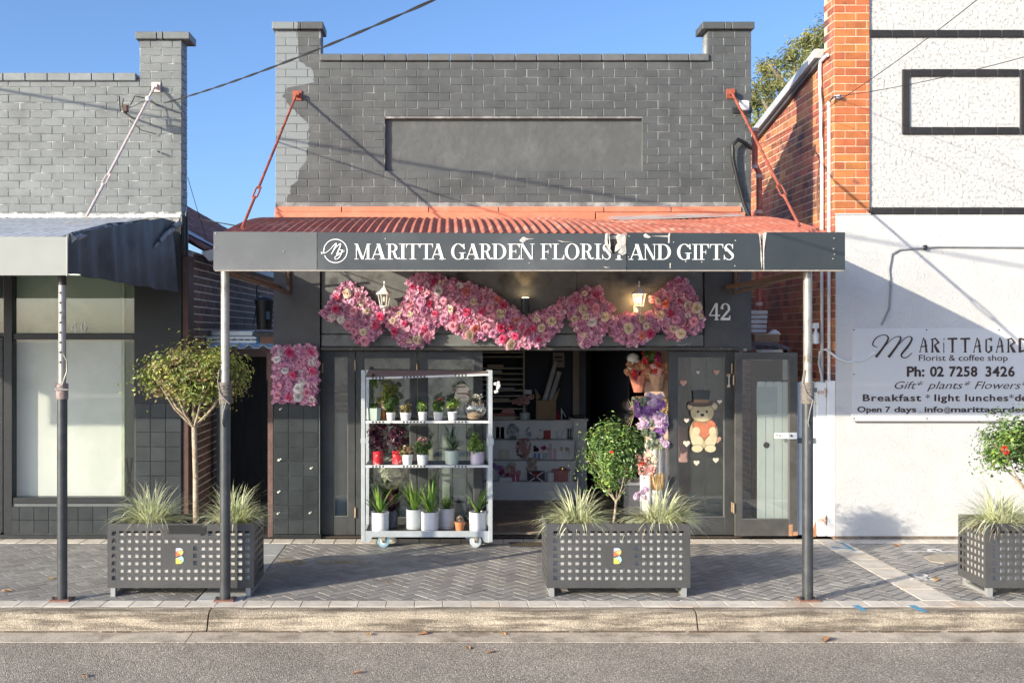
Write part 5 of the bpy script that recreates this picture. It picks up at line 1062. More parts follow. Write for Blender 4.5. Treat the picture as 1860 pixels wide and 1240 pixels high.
# ============================================================ RIGHT NEIGHBOUR
rn = thing('white_building', 'tall white rendered building with black brick banding and orange brick corner pier', 'building', (6.2,.2,0))
ob = mat('orange_brick', (.46,.15,.05), .75, .22, 6, .4, 90, rnd=.18, col2=(.20,.085,.065), c2scale=2.2, c2lo=.60, c2hi=.64); obf = mat('orange_brick_far', (.46,.15,.05), .75, .22, 6, .4, 90, isl=.18, col2=(.20,.085,.065), c2scale=2.2, c2lo=.60, c2hi=.64)
mort = mat('cream_mortar', (.66,.46,.32), .9, .2, 30)
bpx0 = PX(1513); bx1 = PX(1578); ztop = PZ(-60)
brickwork(rn, ob, obf, bpx0, bx1, PZ(388), ztop, front(-.03), all_in, L=.24, seed=21, name='pier_brick', limit=150)
MB().box(bpx0+.003, bx1-.003, -.026, .25, PZ(388), ztop).build('pier_core', mort, rn)
xs = bpx0 - .0
def zside(y): return PZ(100,.18)+.02 - (y-.18)*.175
def sidein(a, b, z): 
    y = (-a-b)/2
    return [(a, b)] if z < (zside(y) if y > .28 else ztop) - .02 else []
brickwork(rn, ob, obf, -6.4, .03, .0, ztop, side_nx(xs), sidein, L=.24, seed=23, j=.009, name='side_brick', limit=0) if False else None
# side wall: nearest bricks as objects
ob2 = mat('side_brick_mix', (.42,.15,.07), .7, .3, 6, .4, 90, rnd=.32, col2=(.16,.075,.065), c2scale=1.8, c2lo=.50, c2hi=.6); ob2f = mat('side_brick_mix_far', (.42,.15,.07), .7, .3, 6, .4, 90, isl=.32, col2=(.16,.075,.065), c2scale=1.8, c2lo=.50, c2hi=.6)
brickwork(rn, ob2, ob2f, -7.5, .03, .0, ztop, side_nx(xs), sidein, L=.24, seed=23, j=.009, name='side_brick')
MB().xprism([(-.02,0),(7.5,0),(7.5,zside(7.5)-.05),(.28,zside(.28)-.05),(.28,ztop),(-.02,ztop)], xs+.004, xs+.1).build('wall', mort, rn)
# sloping gutter / barge along the side wall
fl2 = mat('barge_grey', (.42,.44,.45), .5, .15)
for dx, dz0, dz1, m in ((-.10,.0,.10,fl2),(-.05,-.05,.0,mat('barge_dark', (.08,.08,.085), .6))):
    MB().xprism([(.30,zside(.3)+dz0),(7.5,zside(7.5)+dz0),(7.5,zside(7.5)+dz1),(.30,zside(.3)+dz1)], xs+dx, xs+.05).build('barge_gutter', m, rn)
# roughcast render
rough = mat('roughcast', (.52,.515,.505), .75, .06, 3, 1.0, 40)
def roughcast_nodes(m, sc_, dist):
    n = m.node_tree; N = n.nodes; L = n.links; b = N['Principled BSDF']; geo = N.new('ShaderNodeNewGeometry')
    v = N.new('ShaderNodeTexNoise'); v.inputs['Scale'].default_value = sc_; v.inputs['Detail'].default_value = 5; v.inputs['Roughness'].default_value = .62; L.new(geo.outputs['Position'], v.inputs['Vector'])
    r = N.new('ShaderNodeMapRange'); r.inputs[1].default_value = .54; r.inputs[2].default_value = .70; L.new(v.outputs[0], r.inputs[0])
    bp = N.new('ShaderNodeBump'); bp.inputs['Strength'].default_value = .9; bp.inputs['Distance'].default_value = dist; L.new(r.outputs[0], bp.inputs['Height']); L.new(bp.outputs[0], b.inputs['Normal'])
roughcast_nodes(rough, 30, .009)
smooth_r = mat('smooth_render', (.56,.555,.545), .8, .05, 3, .6, 30, col2=(.54,.52,.48), c2scale=1.3, c2lo=.56, c2hi=.8); roughcast_nodes(smooth_r, 50, .003)
MB().box(bx1, 8.6, .0, .25, PZ(388), ztop).build('upper_wall', rough, rn)
MB().box(PX(1516), 8.6, -.035, .25, PZ(972), PZ(390)).build('lower_wall', smooth_r, rn); MB().box(PX(1515), PX(1579), -.045, .0, PZ(391), PZ(388.3)).build('ledge', smooth_r, rn)
MB().box(PX(1516), 8.6, -.03, .2, .0, PZ(972.3)).build('damp_course', mat('damp_base', (.16,.13,.10), .9, .4, 12), rn)
blk = mat('black_band_brick', (.022,.02,.02), .6, .3, 12, .4, 90, rnd=.2)
bb = brick_mesh('band_brick', blk, .236, .078, .06)
for py0 in (55.5, 377.5):
    x = bx1 + .005
    while x < 8.4: inst('band_brick', bb, rn, (x, -.022 - (.02 if py0 > 300 else 0), PZ(py0+13))); x += .241
x = PX(1650)
for py0 in (127, 232): 
    x = PX(1651)
    while x < PX(1849): inst('band_brick', bb, rn, (x, -.022, PZ(py0+12.6))); x += .241
for px in (1638, 1852):
    o_ = MB().box(PX(px), PX(px+12.6), -.024, .02, PZ(244.6), PZ(127), .004).build('band_upright', blk, rn)
# rod shadow is cast by the stay; board sign on the wall
bs = thing('wall_sign_board', 'pale board sign with brown lettering for the florist and coffee shop on the white wall', 'sign', (PX(1700), -.06, PZ(763)))
yb = -.05; MB().box(PX(1545), PX(2150), yb, -.036, PZ(763), PZ(596)).build('board', mat('board_white', (.62,.62,.62), .35, .03, 3, .15, 3, spec=.4), bs)
MB().box(PX(1551), PX(2150), yb-.003, yb+.012, PZ(766.5), PZ(765)).build('bottom_rail', print_dark, bs)
sc_m = MB().lathe([(.0075,-.004),(.0075,.002)], axis='y', n=8).mesh('screw', print_dark)
for px, py in ((1548,599),(1679,599),(1810,599),(1548,679),(1548,759),(1680,759),(1811,759)): inst('screw', sc_m, bs, (PX(px), yb-.001, PZ(py)))
def text(s, px0, px1, pyb, hpx, name='lettering', off=0., shear=0., m=print_dark, par=bs, y=yb-.003, Y=None, spacing=1., skinny=1.):
    cu = bpy.data.curves.new(name, 'FONT'); cu.body = s; cu.offset = off; cu.shear = shear; cu.extrude = .01; cu.space_character = spacing; cu.resolution_u = 3
    o = bpy.data.objects.new('tmp', cu); COL.objects.link(o); bpy.context.view_layer.update(); me = bpy.data.meshes.new_from_object(o.evaluated_get(bpy.context.evaluated_depsgraph_get()))
    bpy.data.objects.remove(o); xs_ = [v.co.x for v in me.vertices]; a, b = min(xs_), max(xs_); Y = yb if Y is None else Y
    sx = (PX(px1,Y) - PX(px0,Y)) / (b - a); sz = hpx * (Y - CY) / F / .70
    w_ = wloc(par)
    for v in me.vertices: X_, Y_, Z_ = v.co; v.co = (PX(px0,Y) + (X_-a)*sx - w_.x, y - Z_*.15 - w_.y, PZ(pyb,Y) + Y_*sz - w_.z)
    me.materials.clear(); me.materials.append(m); me.update()
    q = bpy.data.objects.new(name, me); COL.objects.link(q); q.parent = par; return q
pb_ = mat('print_brown', (.055,.033,.024), .5)
text('Florist & coffee shop', 1669, 1830, 655, 11, m=pb_)
text('Ph:', 1647, 1679, 683, 17.5, off=.03, m=pb_); text('02', 1689, 1714, 683, 17.5, off=.03, m=pb_); text('7258', 1724, 1775, 683, 17.5, off=.03, m=pb_, spacing=1.1); text('3426', 1790, 1843, 683, 17.5, off=.03, m=pb_, spacing=1.1)
text('Gift*', 1625, 1677, 706, 14, shear=.35, m=pb_, off=-.006); text('plants*', 1684, 1763, 706, 14, shear=.35, m=pb_, off=-.006); text('Flowers*', 1770, 1868, 706, 14, shear=.35, m=pb_, off=-.006)
text('Breakfast', 1567, 1673, 728, 12, off=.022, m=pb_, spacing=1.12); text('*', 1681, 1689, 728, 12, m=pb_); text('light', 1697, 1743, 728, 12, off=.022, m=pb_, spacing=1.12); text('lunches', 1753, 1831, 728, 12, off=.022, m=pb_, spacing=1.12); text('*', 1833, 1841, 728, 12, m=pb_); text('de', 1843, 1866, 728, 12, off=.022, m=pb_)
text('Open', 1557, 1601, 748, 10, off=.022, m=pb_); text('7', 1608, 1617, 748, 10, off=.022, m=pb_); text('days', 1624, 1664, 748, 10, off=.022, m=pb_); text(',', 1669, 1673, 748, 2.5, off=.022, m=pb_); text('info', 1679, 1713, 748, 10, off=.022, m=pb_); text('@', 1715, 1726, 748, 9, m=pb_); text('marittagarden', 1727, 1866, 748, 10, off=.022, m=pb_)
def Wp(px, py): return (PX(px,yb), PZ(py,yb))
mb = MB(); script(mb, [(1594,630),(1589,629),(1585,625),(1590,615),(1600,609),(1610,609),(1613,616),(1604,631),(1591,648)], [1,1.6,2.4,2,1.4,2,3.2,3.6,4.5], Wp, yb-.004, yb)
script(mb, [(1591,648),(1606,630),(1620,616),(1630,611),(1636,614),(1629,628),(1614,648)], [3,1,1,1.4,2.8,3.6,4.5], Wp, yb-.0055, yb)
script(mb, [(1614,648),(1630,628),(1644,614),(1652,611),(1656,616),(1648,630),(1638,642),(1638,648),(1646,649),(1656,641)], [3,1,1,1.4,2.8,3.8,3.2,2,1.4,.8], Wp, yb-.007, yb); mb.build('script_initial', pb_, bs)
rust_g = {'A': [[(0,0),(.22,0),(.22,.05),(.16,.05),(.5,.9),(.62,.62),(.72,.62),(.55,1),(.45,1),(.08,.05),(0,.05)], [(.55,.85),(.74,.85),(.92,.05),(1,.0),(.62,.0),(.70,.08)], [(.18,.33),(.9,.42),(.9,.50),(.18,.41)]],
 'R': [[(.0,.0),(.34,.0),(.28,.08),(.28,.95),(.0,.9),(.12,.8),(.12,.08)], [(.0,.9),(.55,1.0),(.5,.9),(.1,.84)], [(.5,1.0),(.95,.66),(.8,.6),(.45,.9)], [(.9,.66),(.4,.42),(.35,.5),(.7,.68)], [(.32,.46),(.55,.46),(.98,0),(.62,0)]],
 'i': [[(.3,.0),(.75,.0),(.62,.1),(.68,.6),(.4,.7),(.45,.1)], [(.35,.86),(.72,.98),(.66,.84)]],
 'T': [[(.36,.0),(.66,.0),(.60,.08),(.62,.86),(.38,.86),(.42,.08)], [(.0,.86),(1,.86),(.97,1),(.03,.98)], [(.3,.0),(.7,.0),(.62,.06),(.38,.06)]],
 'G': [[(.05,.1),(.25,.1),(.25,.9),(.05,.85)], [(.05,.88),(.9,1),(.88,.72),(.6,.86),(.25,.86)], [(.05,.1),(.45,-.06),(.95,.12),(.9,.22),(.45,.06),(.2,.14)], [(.66,.1),(.92,.1),(.95,.45),(.55,.42),(.66,.36)]],
 'D': [[(.0,.0),(.25,.0),(.25,1),(.0,.95)], [(.2,.0),(.8,.12),(.98,.5),(.8,.88),(.2,1),(.2,.88),(.68,.76),(.78,.5),(.66,.2),(.2,.12)]]}
for ch, a, b in (('A',1669,1686),('R',1690,1708),('i',1711,1717),('T',1721,1739),('T',1744,1762),('A',1767,1783),('G',1789,1803),('A',1808,1824),('R',1828,1846),('D',1850,1868)):
    mb = MB(); x0, x1 = Wp(a,0)[0], Wp(b,0)[0]; z0, z1 = Wp(0,640)[1], Wp(0,613)[1]
    for i, p in enumerate(rust_g[ch]): mb.prism([(x0+(x1-x0)*q[0], z0+(z1-z0)*q[1]) for q in p], yb-.003-i*.0005, yb)
    mb.build('rustic_letter', pb_, bs)
text('PULL', 1409, 1423, 793, 4.5, m=print_dark, par=dF, y=-.0897, Y=-.09)
text('28', 1350, 1356, 637, 4, m=print_white, par=shop, y=-.002, Y=0.)
# conduits and cables on the right
def pipe(name, label, pts, r, m, cat='pipe', grp=None):
    o_ = MB().tube(pts, r, 10).build(name, m, smooth=True); return tag(o_, label, cat, grp)
xo = xs - .03
def SP(px, py, X): Y = X * F / (px - VX) + CY; return (X, Y, PZ(py, Y))
pipe('conduit', 'white conduit running full height up the orange brick side wall beside the pier edge', [SP(1506,185,xo+.01), SP(1506,695,xo+.01)], .019, white_pvc)
p0 = SP(1490,140,xo); pipe('conduit', 'white conduit bending out from under the barge gutter on the side wall', [SP(1503,100,xo), SP(1491,112,xo), SP(1489,125,xo), SP(1491,190,xo), SP(1493,300,xo), SP(1493,700,xo)], .02, white_pvc)
pipe('cable', 'thin brown cable hanging beside the bent conduit on the side wall', [SP(1489,140,xo), SP(1495,200,xo), SP(1492,270,xo), SP(1484,330,xo), SP(1486,400,xo)], .008, flat('cable_brown', (.16,.08,.05)), 'cable')
xr_ = 3.52
rp = thing('red_vent_pipe', 'salmon red vent pipe with pale joints rising in the gap beside the shop', 'pipe', (xr_, .9, 2)); Y = .9
MB().tube([(PX(1371,Y),Y,PZ(236,Y)),(PX(1371,Y),Y,PZ(300,Y)),(PX(1379,Y),Y,PZ(315,Y)),(PX(1379,Y),Y,PZ(575,Y))], .034, 14).build('tube', mat('pipe_salmon', (.42,.13,.09), .5, .2, 8, col2=(.6,.35,.28), c2scale=6, c2lo=.55, c2hi=.7), rp, smooth=True)
for px, py in ((1371,236),(1372,303),(1379,320),(1379,552),(1379,385)): MB().tube([(PX(px,Y),Y,PZ(py+3,Y)),(PX(px,Y),Y,PZ(py-3,Y))], .040, 14).build('joint', mat('pipe_joint', (.62,.5,.46), .6, .2, 20), rp)
# black cable loop at the shop corner
pipe('black_hose', 'thick black cable arching down from the wall corner behind the awning', [(PX(1365),.02,PZ(270)),(PX(1352),-.05,PZ(262)),(PX(1337),-.08,PZ(256)),(PX(1327),-.08,PZ(266)),(PX(1328),-.07,PZ(290)),(PX(1338),-.05,PZ(330)),(PX(1350),-.04,PZ(372)),(PX(1360),-.05,PZ(396))], .022, tbm, 'cable')
ib = thing('insulator_bracket', 'small bracket of insulators and frayed wires on the shop corner below the stay rod', 'bracket', (PX(1345), -.1, PZ(196))); b = MB()
for k in range(3): b.lathe([(.02,-.05),(.028,0),(.02,.05)], (PX(1346), -.12, PZ(191+k*5)), 8, axis='x')
b.build('insulator', white_clean, ib, smooth=True); MB().box(PX(1330), PX(1365), -.02, -.003, PZ(206), PZ(196)).build('plate', iron, ib)
MB().tube([(PX(1338),-.15,PZ(190)),(PX(1352),-.1,PZ(192)),(PX(1363),-.03,PZ(190))], .005, 5).tube([(PX(1346),-.12,PZ(196)),(PX(1354),-.08,PZ(215)),(PX(1352),-.03,PZ(235))], .005, 5).tube([(PX(1330),-.12,PZ(200)),(PX(1350),-.1,PZ(212)),(PX(1363),-.03,PZ(216))], .005, 5).build('frayed_wire', print_dark, ib)
pipe('white_hose', 'white looped hose crossing from the side wall to the white wall', [SP(1495,695,xo-.03), SP(1487,660,xo-.05), SP(1489,638,xo-.05), SP(1500,634,xo-.05), (PX(1518),-.06,PZ(650)), (PX(1535),-.055,PZ(657)), (PX(1565),-.056,PZ(654)), (PX(1585),-.056,PZ(640))], .012, white_pvc, 'hose')
pipe('wall_cable', 'grey cable curving over the white wall above the board sign', [(PX(1598),-.045,PZ(590)),(PX(1612),-.045,PZ(560)),(PX(1614),-.05,PZ(520)),(PX(1611),-.05,PZ(490)),(PX(1616),-.05,PZ(462)),(PX(1630),-.05,PZ(454)),(PX(1700),-.05,PZ(449)),(PX(1860),-.05,PZ(450)),(PX(1980),-.05,PZ(452))], .010, mat('cable_grey', (.28,.28,.29), .5), 'cable')
MB_ = MB().box(PX(1674), PX(1679), -.07, -.035, PZ(455), PZ(446)); tag(MB_.build('cable_clip', iron), 'dark clip holding the grey cable on the white wall', 'clip')
# side gate
sgt = thing('side_gate', 'pale grey painted plank gate with a round hole beside the open glass door', 'gate', (PX(1430,.3), .3, 0)); Yg = .012
for k, px in enumerate(range(1376, 1482, 15)):
    x0, x1 = PX(px,Yg)+.003, PX(px+15,Yg)-.003; zt2 = PZ(693,Yg)
    MB().prism([(x0,.04),(x1,.04),(x1,zt2-.012),(x1-.012,zt2),(x0+.012,zt2),(x0,zt2-.012)], Yg, Yg+.03).build('plank', white_paint, sgt)
MB().lathe([(.034,-.004),(.034,.001)], (PX(1392,Yg), Yg-.002, PZ(808,Yg)), 18, axis='y').build('hole', print_dark, sgt)
MB().box(PX(1374,Yg)-.0, PX(1411,Yg), Yg-.014, Yg-.002, PZ(752,Yg), PZ(702,Yg)).build('sheet_patch', mat('sheet_grey', (.52,.54,.55), .6, .05), sgt)
MB().box(PX(1446,Yg-.05), PX(1483,Yg-.05), Yg-.02, Yg-.002, PZ(804,Yg), PZ(795,Yg)).box(PX(1475,Yg), PX(1482,Yg), Yg-.03, Yg-.002, PZ(712,Yg), PZ(704,Yg)).build('gate_bar', grey_post, sgt)
gj = thing('gate_jamb', 'white boarded jamb with rusty hinges between gate and white wall', 'gate post', (PX(1499), 0, 0))
MB().box(PX(1484), PX(1500), -.02, .05, .03, PZ(694), .004).build('board', white_paint, gj); MB().box(PX(1500.8), PX(1515.5), -.03, .05, .03, PZ(691), .004).build('board', white_paint, gj)
hgm = mat('rusty_hinge', (.42,.2,.10), .8, .4, 30)
for py in (712, 943): MB().tube([(PX(1497),-.035,PZ(py+8)),(PX(1497),-.035,PZ(py-8))], .011, 8).box(PX(1484),PX(1501),-.031,-.021,PZ(py+3),PZ(py-3)).build('hinge', mat('hinge_pale', (.58,.5,.42), .7, .3, 30, col2=(.4,.15,.07), c2scale=20), gj)
MB().prism([(PX(1460),.02),(PX(1483),.02),(PX(1482),.19),(PX(1475),.06)], .002, .011).build('rot_stain', hgm, sgt)
# clutter beyond the gate
sh = thing('side_lean_to', 'small corrugated shelter roof over the side gate passage', 'roof', (PX(1395,.5), .6, 1.9)); mb = MB(); corr(mb, PX(1366,.4), PX(1440,.4), .4, 1.6, PZ(634,.4), PZ(634,.4)+.12, pitch=.1, amp=.014, bulge=0).build('roof_sheet', mat('old_sheet', (.2,.2,.19), .6, .3), sh, smooth=True)
MB().prism([(PX(1372,.38),PZ(635,.38)),(PX(1432,.38),PZ(635,.38)),(PX(1432,.38),PZ(642,.38)),(PX(1412,.38),PZ(639,.38)),(PX(1402,.38),PZ(643,.38)),(PX(1388,.38),PZ(641,.38)),(PX(1378,.38),PZ(641,.38))], .38, .395).build('torn_board', mat('board_beige', (.46,.43,.38), .8, .2, 9), sh)
MB().box(PX(1422,.38),PX(1433,.38),.38,.4,PZ(690,.38),PZ(635,.38)).build('post', mat('board_beige', (.46,.43,.38), .8), sh)
MB().box(PX(1366,1.2), PX(1500,1.2), 1.2, 1.25, 0, PZ(655,1.2)).build('inner_fence', mat('dark_fence', (.035,.04,.045), .7), sh)
cbx = thing('flattened_carton', 'brown cardboard tray lying on the side shelter roof', 'box', at(1395,622,.5)); MB().box(PX(1371,.5), PX(1416,.5), .5, .75, PZ(621,.5), PZ(608,.5), .004).build('tray', mat('carton_brown', (.28,.18,.12), .85, .25, 9), cbx); MB().box(PX(1369,.5), PX(1418,.5), .49, .76, PZ(608,.5), PZ(606,.5)).build('rim', mat('carton_pale', (.42,.34,.26), .8), cbx)
MB().prism([(PX(1398,.5),PZ(606,.5)),(PX(1408,.5),PZ(598,.5)),(PX(1416,.5),PZ(603,.5)),(PX(1417,.5),PZ(606,.5))], .5, .6).build('foil', galv, cbx)
wb = thing('white_slatted_panel', 'stacked white slatted boards leaning above the carton', 'boards', at(1378,605,.7))
for k in range(5): MB().box(PX(1364,.7), PX(1392,.7)+k*.004, .7, .72, PZ(604-k*8.4,.7), PZ(597.5-k*8.4,.7)).build('slat', mat('slat_white', (.56,.57,.57), .6, .15), wb)
wbt = thing('white_bottle', 'white plastic spray bottle hanging on the side wall by the conduits', 'bottle', SP(1482,620,xs-.12)); p_ = SP(1482,624,xs-.12); MB().lathe([(.04,p_[2]),(.04,p_[2]+.11),(.015,p_[2]+.14),(.015,p_[2]+.17)], (p_[0],p_[1],0), 12).build('bottle', white_clean, wbt, smooth=True); MB().box(p_[0]-.04,p_[0]+.03,p_[1]-.02,p_[1]+.02,p_[2]+.17,p_[2]+.23).build('trigger', white_pvc, wbt)

# ============================================================ OVERHEAD WIRES
wire_m = mat('wire_black', (.02,.02,.022), .6)
def sagline(a, b, s, n=14): a, b = Vector(a), Vector(b); return [a.lerp(b, i/n) - Vector((0,0,4*s*(i/n)*(1-i/n))) for i in range(n+1)]
def twisted(pts, r, tw):
    mb = MB()
    for ph in (0, math.pi):
        q = []
        for i in range(len(pts)*6):
            t = i/6; k = min(int(t), len(pts)-2); f = t-k
            if f > 1: f = 1
            p = Vector(pts[k]).lerp(Vector(pts[k+1]), f); q.append(p + Vector((0, math.cos(t*tw+ph), math.sin(t*tw+ph)))*r*.9)
        mb.tube(q, r, 5)
    return mb
A = (PX(300,-.1), -.1, PZ(187,-.1)); B = (PX(789,-5.5), -5.5, PZ(0,-5.5)); B2 = tuple(Vector(B) + (Vector(B)-Vector(A))*.5 + Vector((0,0,.12)))
tag(twisted(sagline(A, B, .045, 20) + [Vector(B2)], .0055, 2.2).build('service_cable', wire_m, smooth=True), 'twisted black service cable rising from the grey shop pillar across the sky', 'cable')
W1, W2 = Vector((PX(500), 0, PZ(250))), Vector((PX(1860), 0, PZ(487))); Q1, Q2 = W1 - SUN*2.4, W2 - SUN*4.4; dq = Q2 - Q1
tag(MB().tube([Q1 - dq*.8, Q1, Q2, Q2 + dq*1.2], .015, 6).build('power_line', wire_m), 'black power line over the street whose shadow crosses the charcoal parapet', 'cable')
SPt = (PX(1518,-.05), -.06, PZ(178))
def wire(a, b, s, label, r=.0035): return tag(MB().tube(sagline(a, b, s), r, 5).build('wire', wire_m, smooth=True), label, 'wire')
wire(SPt, (PX(1910,-3), -3, PZ(90,-3)), .04, 'thin wire leading up from the orange brick pier insulator past the black rectangle')
wire((SP(1380,262,xs-.1)), (PX(1800,-4), -4, PZ(-20,-4)), .10, 'thin wire crossing the orange pier up to the top of the picture')
wire(SPt, (PX(1900,-.02), -.012, PZ(292)), .0, 'thin wire sloping down over the white wall inside the black rectangle', .004) if False else None
wire((xw+.1,.1,PZ(398,.1)), (PX(440,-2.2),-2.2,PZ(412,-2.2)), .0, 'thin wire stretched over the passage between the two awnings', .006)
wire((PX(341,.5),.5,PZ(322,.5)), (PX(375,3.0),3.0,PZ(432,3.0)), .02, 'thin dark wire dropping from the parapet to the tiled roof')
isb = thing('pier_insulator', 'small porcelain insulator with hooked lead on the orange brick pier', 'insulator', SPt); MB().tube([(SPt[0],-.03,SPt[2]),(SPt[0]+.04,-.09,SPt[2])], .022, 8).build('insulator', galv, isb); MB().tube([(SPt[0],-.06,SPt[2]),(SPt[0]-.04,-.07,SPt[2]-.01),(SPt[0]-.07,-.06,SPt[2]-.06)], .008, 6).build('lead_in', wire_m, isb, smooth=True)
# ============================================================ FLOWER GARLANDS
def rose_mesh(name, m, seed, r=.050):
    rng = random.Random(seed); b = MB()
    for ring, (n, rad, op, h) in enumerate(((3,.20,.12,1.),(4,.42,.35,.92),(5,.72,.75,.72),(6,1.,1.05,.45))):
        for k in range(n):
            a = 6.283*(k + .5*(ring % 2))/n + rng.uniform(-.15,.15); da = 6.283/n*.62
            pts = []
            for s, rr, hh in ((0,.25*rad,0.0),(1,rad*(.72+.2*op),h*.75),(2,rad*(1+.12*op),h)):
                for q in (-1,0,1):
                    aa = a + q*da*(.5 if s == 0 else 1)*(.75 if s == 2 else 1); k2 = rr*(1. if q == 0 else .93)
                    pts.append((math.cos(aa)*k2*r*1.05, -(hh - (.12 if q and s == 2 else 0) - (.22*op if s == 2 else 0)*.6)*r*.9, math.sin(aa)*k2*r*1.05))
            b.add(pts, [(0,1,4,3),(1,2,5,4),(3,4,7,6),(4,5,8,7)])
    b.smooth = False
    me = b.mesh(name, m, smooth=True); return me
RC = {'rose_pink': (.78,.36,.46), 'rose_magenta': (.66,.07,.18), 'rose_cream': (.80,.68,.50), 'rose_mauve': (.60,.28,.44), 'rose_coral': (.74,.24,.18), 'rose_white': (.82,.77,.72)}
RM = {k: [rose_mesh('rose', mat(k, c, .6, .22, 60, isl=.22, trans=.15), i*3+s) for s in range(2)] for i, (k, c) in enumerate(RC.items())}
hyd = [mat('petal_fill_%d' % i, c, .6, .2, 30, isl=.35, trans=.2) for i, c in enumerate([(.70,.34,.48),(.80,.52,.62),(.50,.16,.28)])]
def inpoly(p, poly):
    c = False; n = len(poly)
    for i in range(n):
        a, b = poly[i], poly[(i+1) % n]
        if (a[1] > p[1]) != (b[1] > p[1]) and p[0] < (b[0]-a[0])*(p[1]-a[1])/(b[1]-a[1]) + a[0]: c = not c
    return c
def floret(b, p, s, rng):
    n = Vector((rng.uniform(-.7,.7), -1, rng.uniform(-.5,.8))).normalized(); t = n.orthogonal().normalized(); t.rotate(Matrix.Rotation(rng.uniform(0,6.28), 3, n)); u = n.cross(t)
    for k in range(4):
        a = k*math.pi/2; d = t*math.cos(a) + u*math.sin(a); e = n.cross(d)
        b.add([p, p + d*s*.6 - e*s*.45 + n*s*.15, p + d*s + n*s*.35, p + d*s*.6 + e*s*.45 + n*s*.15], [(0,1,2,3)])
def garland(label, poly, Y, seed, pal, extra=None, grp='artificial flower garlands above the doors', nm='flower_garland', dens=1.0):
    rng = random.Random(seed); xs_ = [p[0] for p in poly]; ys_ = [p[1] for p in poly]; cx, cy = sum(xs_)/len(xs_), sum(ys_)/len(ys_)
    t = thing(nm, label, 'flower garland', (PX(cx,Y), Y+.03, PZ(cy,Y)), grp)
    shr = [(cx+(p[0]-cx)*.85, cy+(p[1]-cy)*.85) for p in poly]
    MB().prism([(PX(*[p[0],Y]), PZ(p[1],Y)) for p in shr][::-1], Y+.012, Y+.022).build('backing_mat', mat('backing_green', (.05,.07,.04), .9), t)
    # wire grid showing past the flowers
    area = abs(sum(poly[i][0]*poly[(i+1) % len(poly)][1] - poly[(i+1) % len(poly)][0]*poly[i][1] for i in range(len(poly))))/2
    def edge(p):
        d = 99
        for i in range(len(poly)):
            a, b = Vector(poly[i]), Vector(poly[(i+1) % len(poly)]); q = Vector(p); t_ = max(0, min(1, (q-a).dot(b-a)/max(1e-6,(b-a).length_squared))); d = min(d, (q - a.lerp(b, t_)).length)
        return d
    pts = []; tries = 0
    while tries < area*1.2:
        tries += 1; p = (rng.uniform(min(xs_),max(xs_)), rng.uniform(min(ys_),max(ys_)))
        if inpoly(p, poly) and edge(p) > 5.5 and all((p[0]-q[0])**2+(p[1]-q[1])**2 > 210 for q in pts): pts.append(p)
    for p in pts:
        k = rng.choices(list(RC), pal)[0]; s = rng.uniform(.6,1.25) * (.95 if k in ('rose_cream','rose_white') else .85)
        inst('rose', rng.choice(RM[k]), t, (PX(p[0],Y), Y - rng.uniform(.03,.06), PZ(p[1],Y)), rot=(rng.uniform(-.45,.35), rng.uniform(0,6.28), rng.uniform(-.4,.4)), scale=(s,s,s))
    bs_ = [MB() for _ in hyd]; n = int(area*.5*dens)
    for i in range(n):
        p = (rng.uniform(min(xs_)-5,max(xs_)+5), rng.uniform(min(ys_)-5,max(ys_)+5))
        e_ = edge(p) * (1 if inpoly(p, poly) else -1); wob = 3.8*math.sin(p[0]*.33+seed)*math.sin(p[1]*.41+1) + 1.8*math.sin(p[0]*.9)*math.sin(p[1]*.8)
        if e_ < wob: continue
        floret(bs_[rng.choices((0,1,2),(5,3,3))[0]], Vector((PX(p[0],Y), Y + rng.uniform(-.05,.01), PZ(p[1],Y))), rng.uniform(.018,.034), rng)
    for b, m in zip(bs_, hyd): b.build('blossom', m, t, kind='stuff')
    return t
PAL = (5,3,5,6,.6,1)
GY = -.03
garland('wedge shaped pink rose garland beside the sunlit white lantern', [(585,572),(598,548),(610,530),(622,514),(640,514),(660,530),(682,552),(702,576),(692,590),(692,603),(684,612),(664,627),(652,622),(640,606),(622,588),(600,580)], GY, 1, PAL)
garland('small drooping pink garland between the sunlit lantern and the long diagonal one', [(692,572),(712,560),(745,562),(770,580),(784,578),(793,592),(788,610),(762,630),(738,630),(716,612),(706,590)], GY, 2, (5,3,5,6,.5,3))
garland('long diagonal pink and cream garland running down to the middle of the door head', [(742,508),(752,496),(782,497),(800,505),(850,515),(905,538),(948,572),(962,590),(966,605),(985,628),(920,632),(892,612),(858,618),(800,588),(762,572),(736,562),(730,548),(742,530)], GY, 3, (5,5,4,4,1.2,1.5))
garland('short rising pink garland between the dark tube light and the tallest flower clump', [(962,594),(966,574),(1000,560),(1022,540),(1030,548),(1022,575),(1016,598),(1000,614),(985,628),(968,618)], GY, 4, PAL)
garland('upright pink and cream garland clump hanging right of the dark tube light'.replace('right of','past'), [(1030,543),(1045,532),(1062,524),(1090,522),(1098,545),(1112,556),(1108,580),(1100,600),(1086,624),(1054,632),(1050,602),(1034,580)], GY, 5, (5,3,6,6,.3,1))
garland('low pink garland stretch under the lit amber lantern', [(1102,580),(1130,570),(1162,572),(1190,566),(1198,592),(1182,612),(1150,628),(1126,622),(1108,604)], GY, 6, PAL)
garland('last pink garland with lilac tip next to the house number', [(1180,540),(1200,528),(1226,506),(1244,508),(1256,524),(1268,550),(1279,582),(1270,598),(1240,612),(1222,617),(1206,602),(1190,572),(1190,552)], GY, 7, (5,3,3,8,1.2,2))
sq = garland('square pink and white rose panel hung on the black tiled pier', [(499,632),(574,628),(577,660),(576,700),(572,733),(530,728),(498,728),(500,680)], -.05, 8, (3,5,.4,5,0,5), grp=None, nm='flower_mat', dens=1.2)
gm = MB(); 
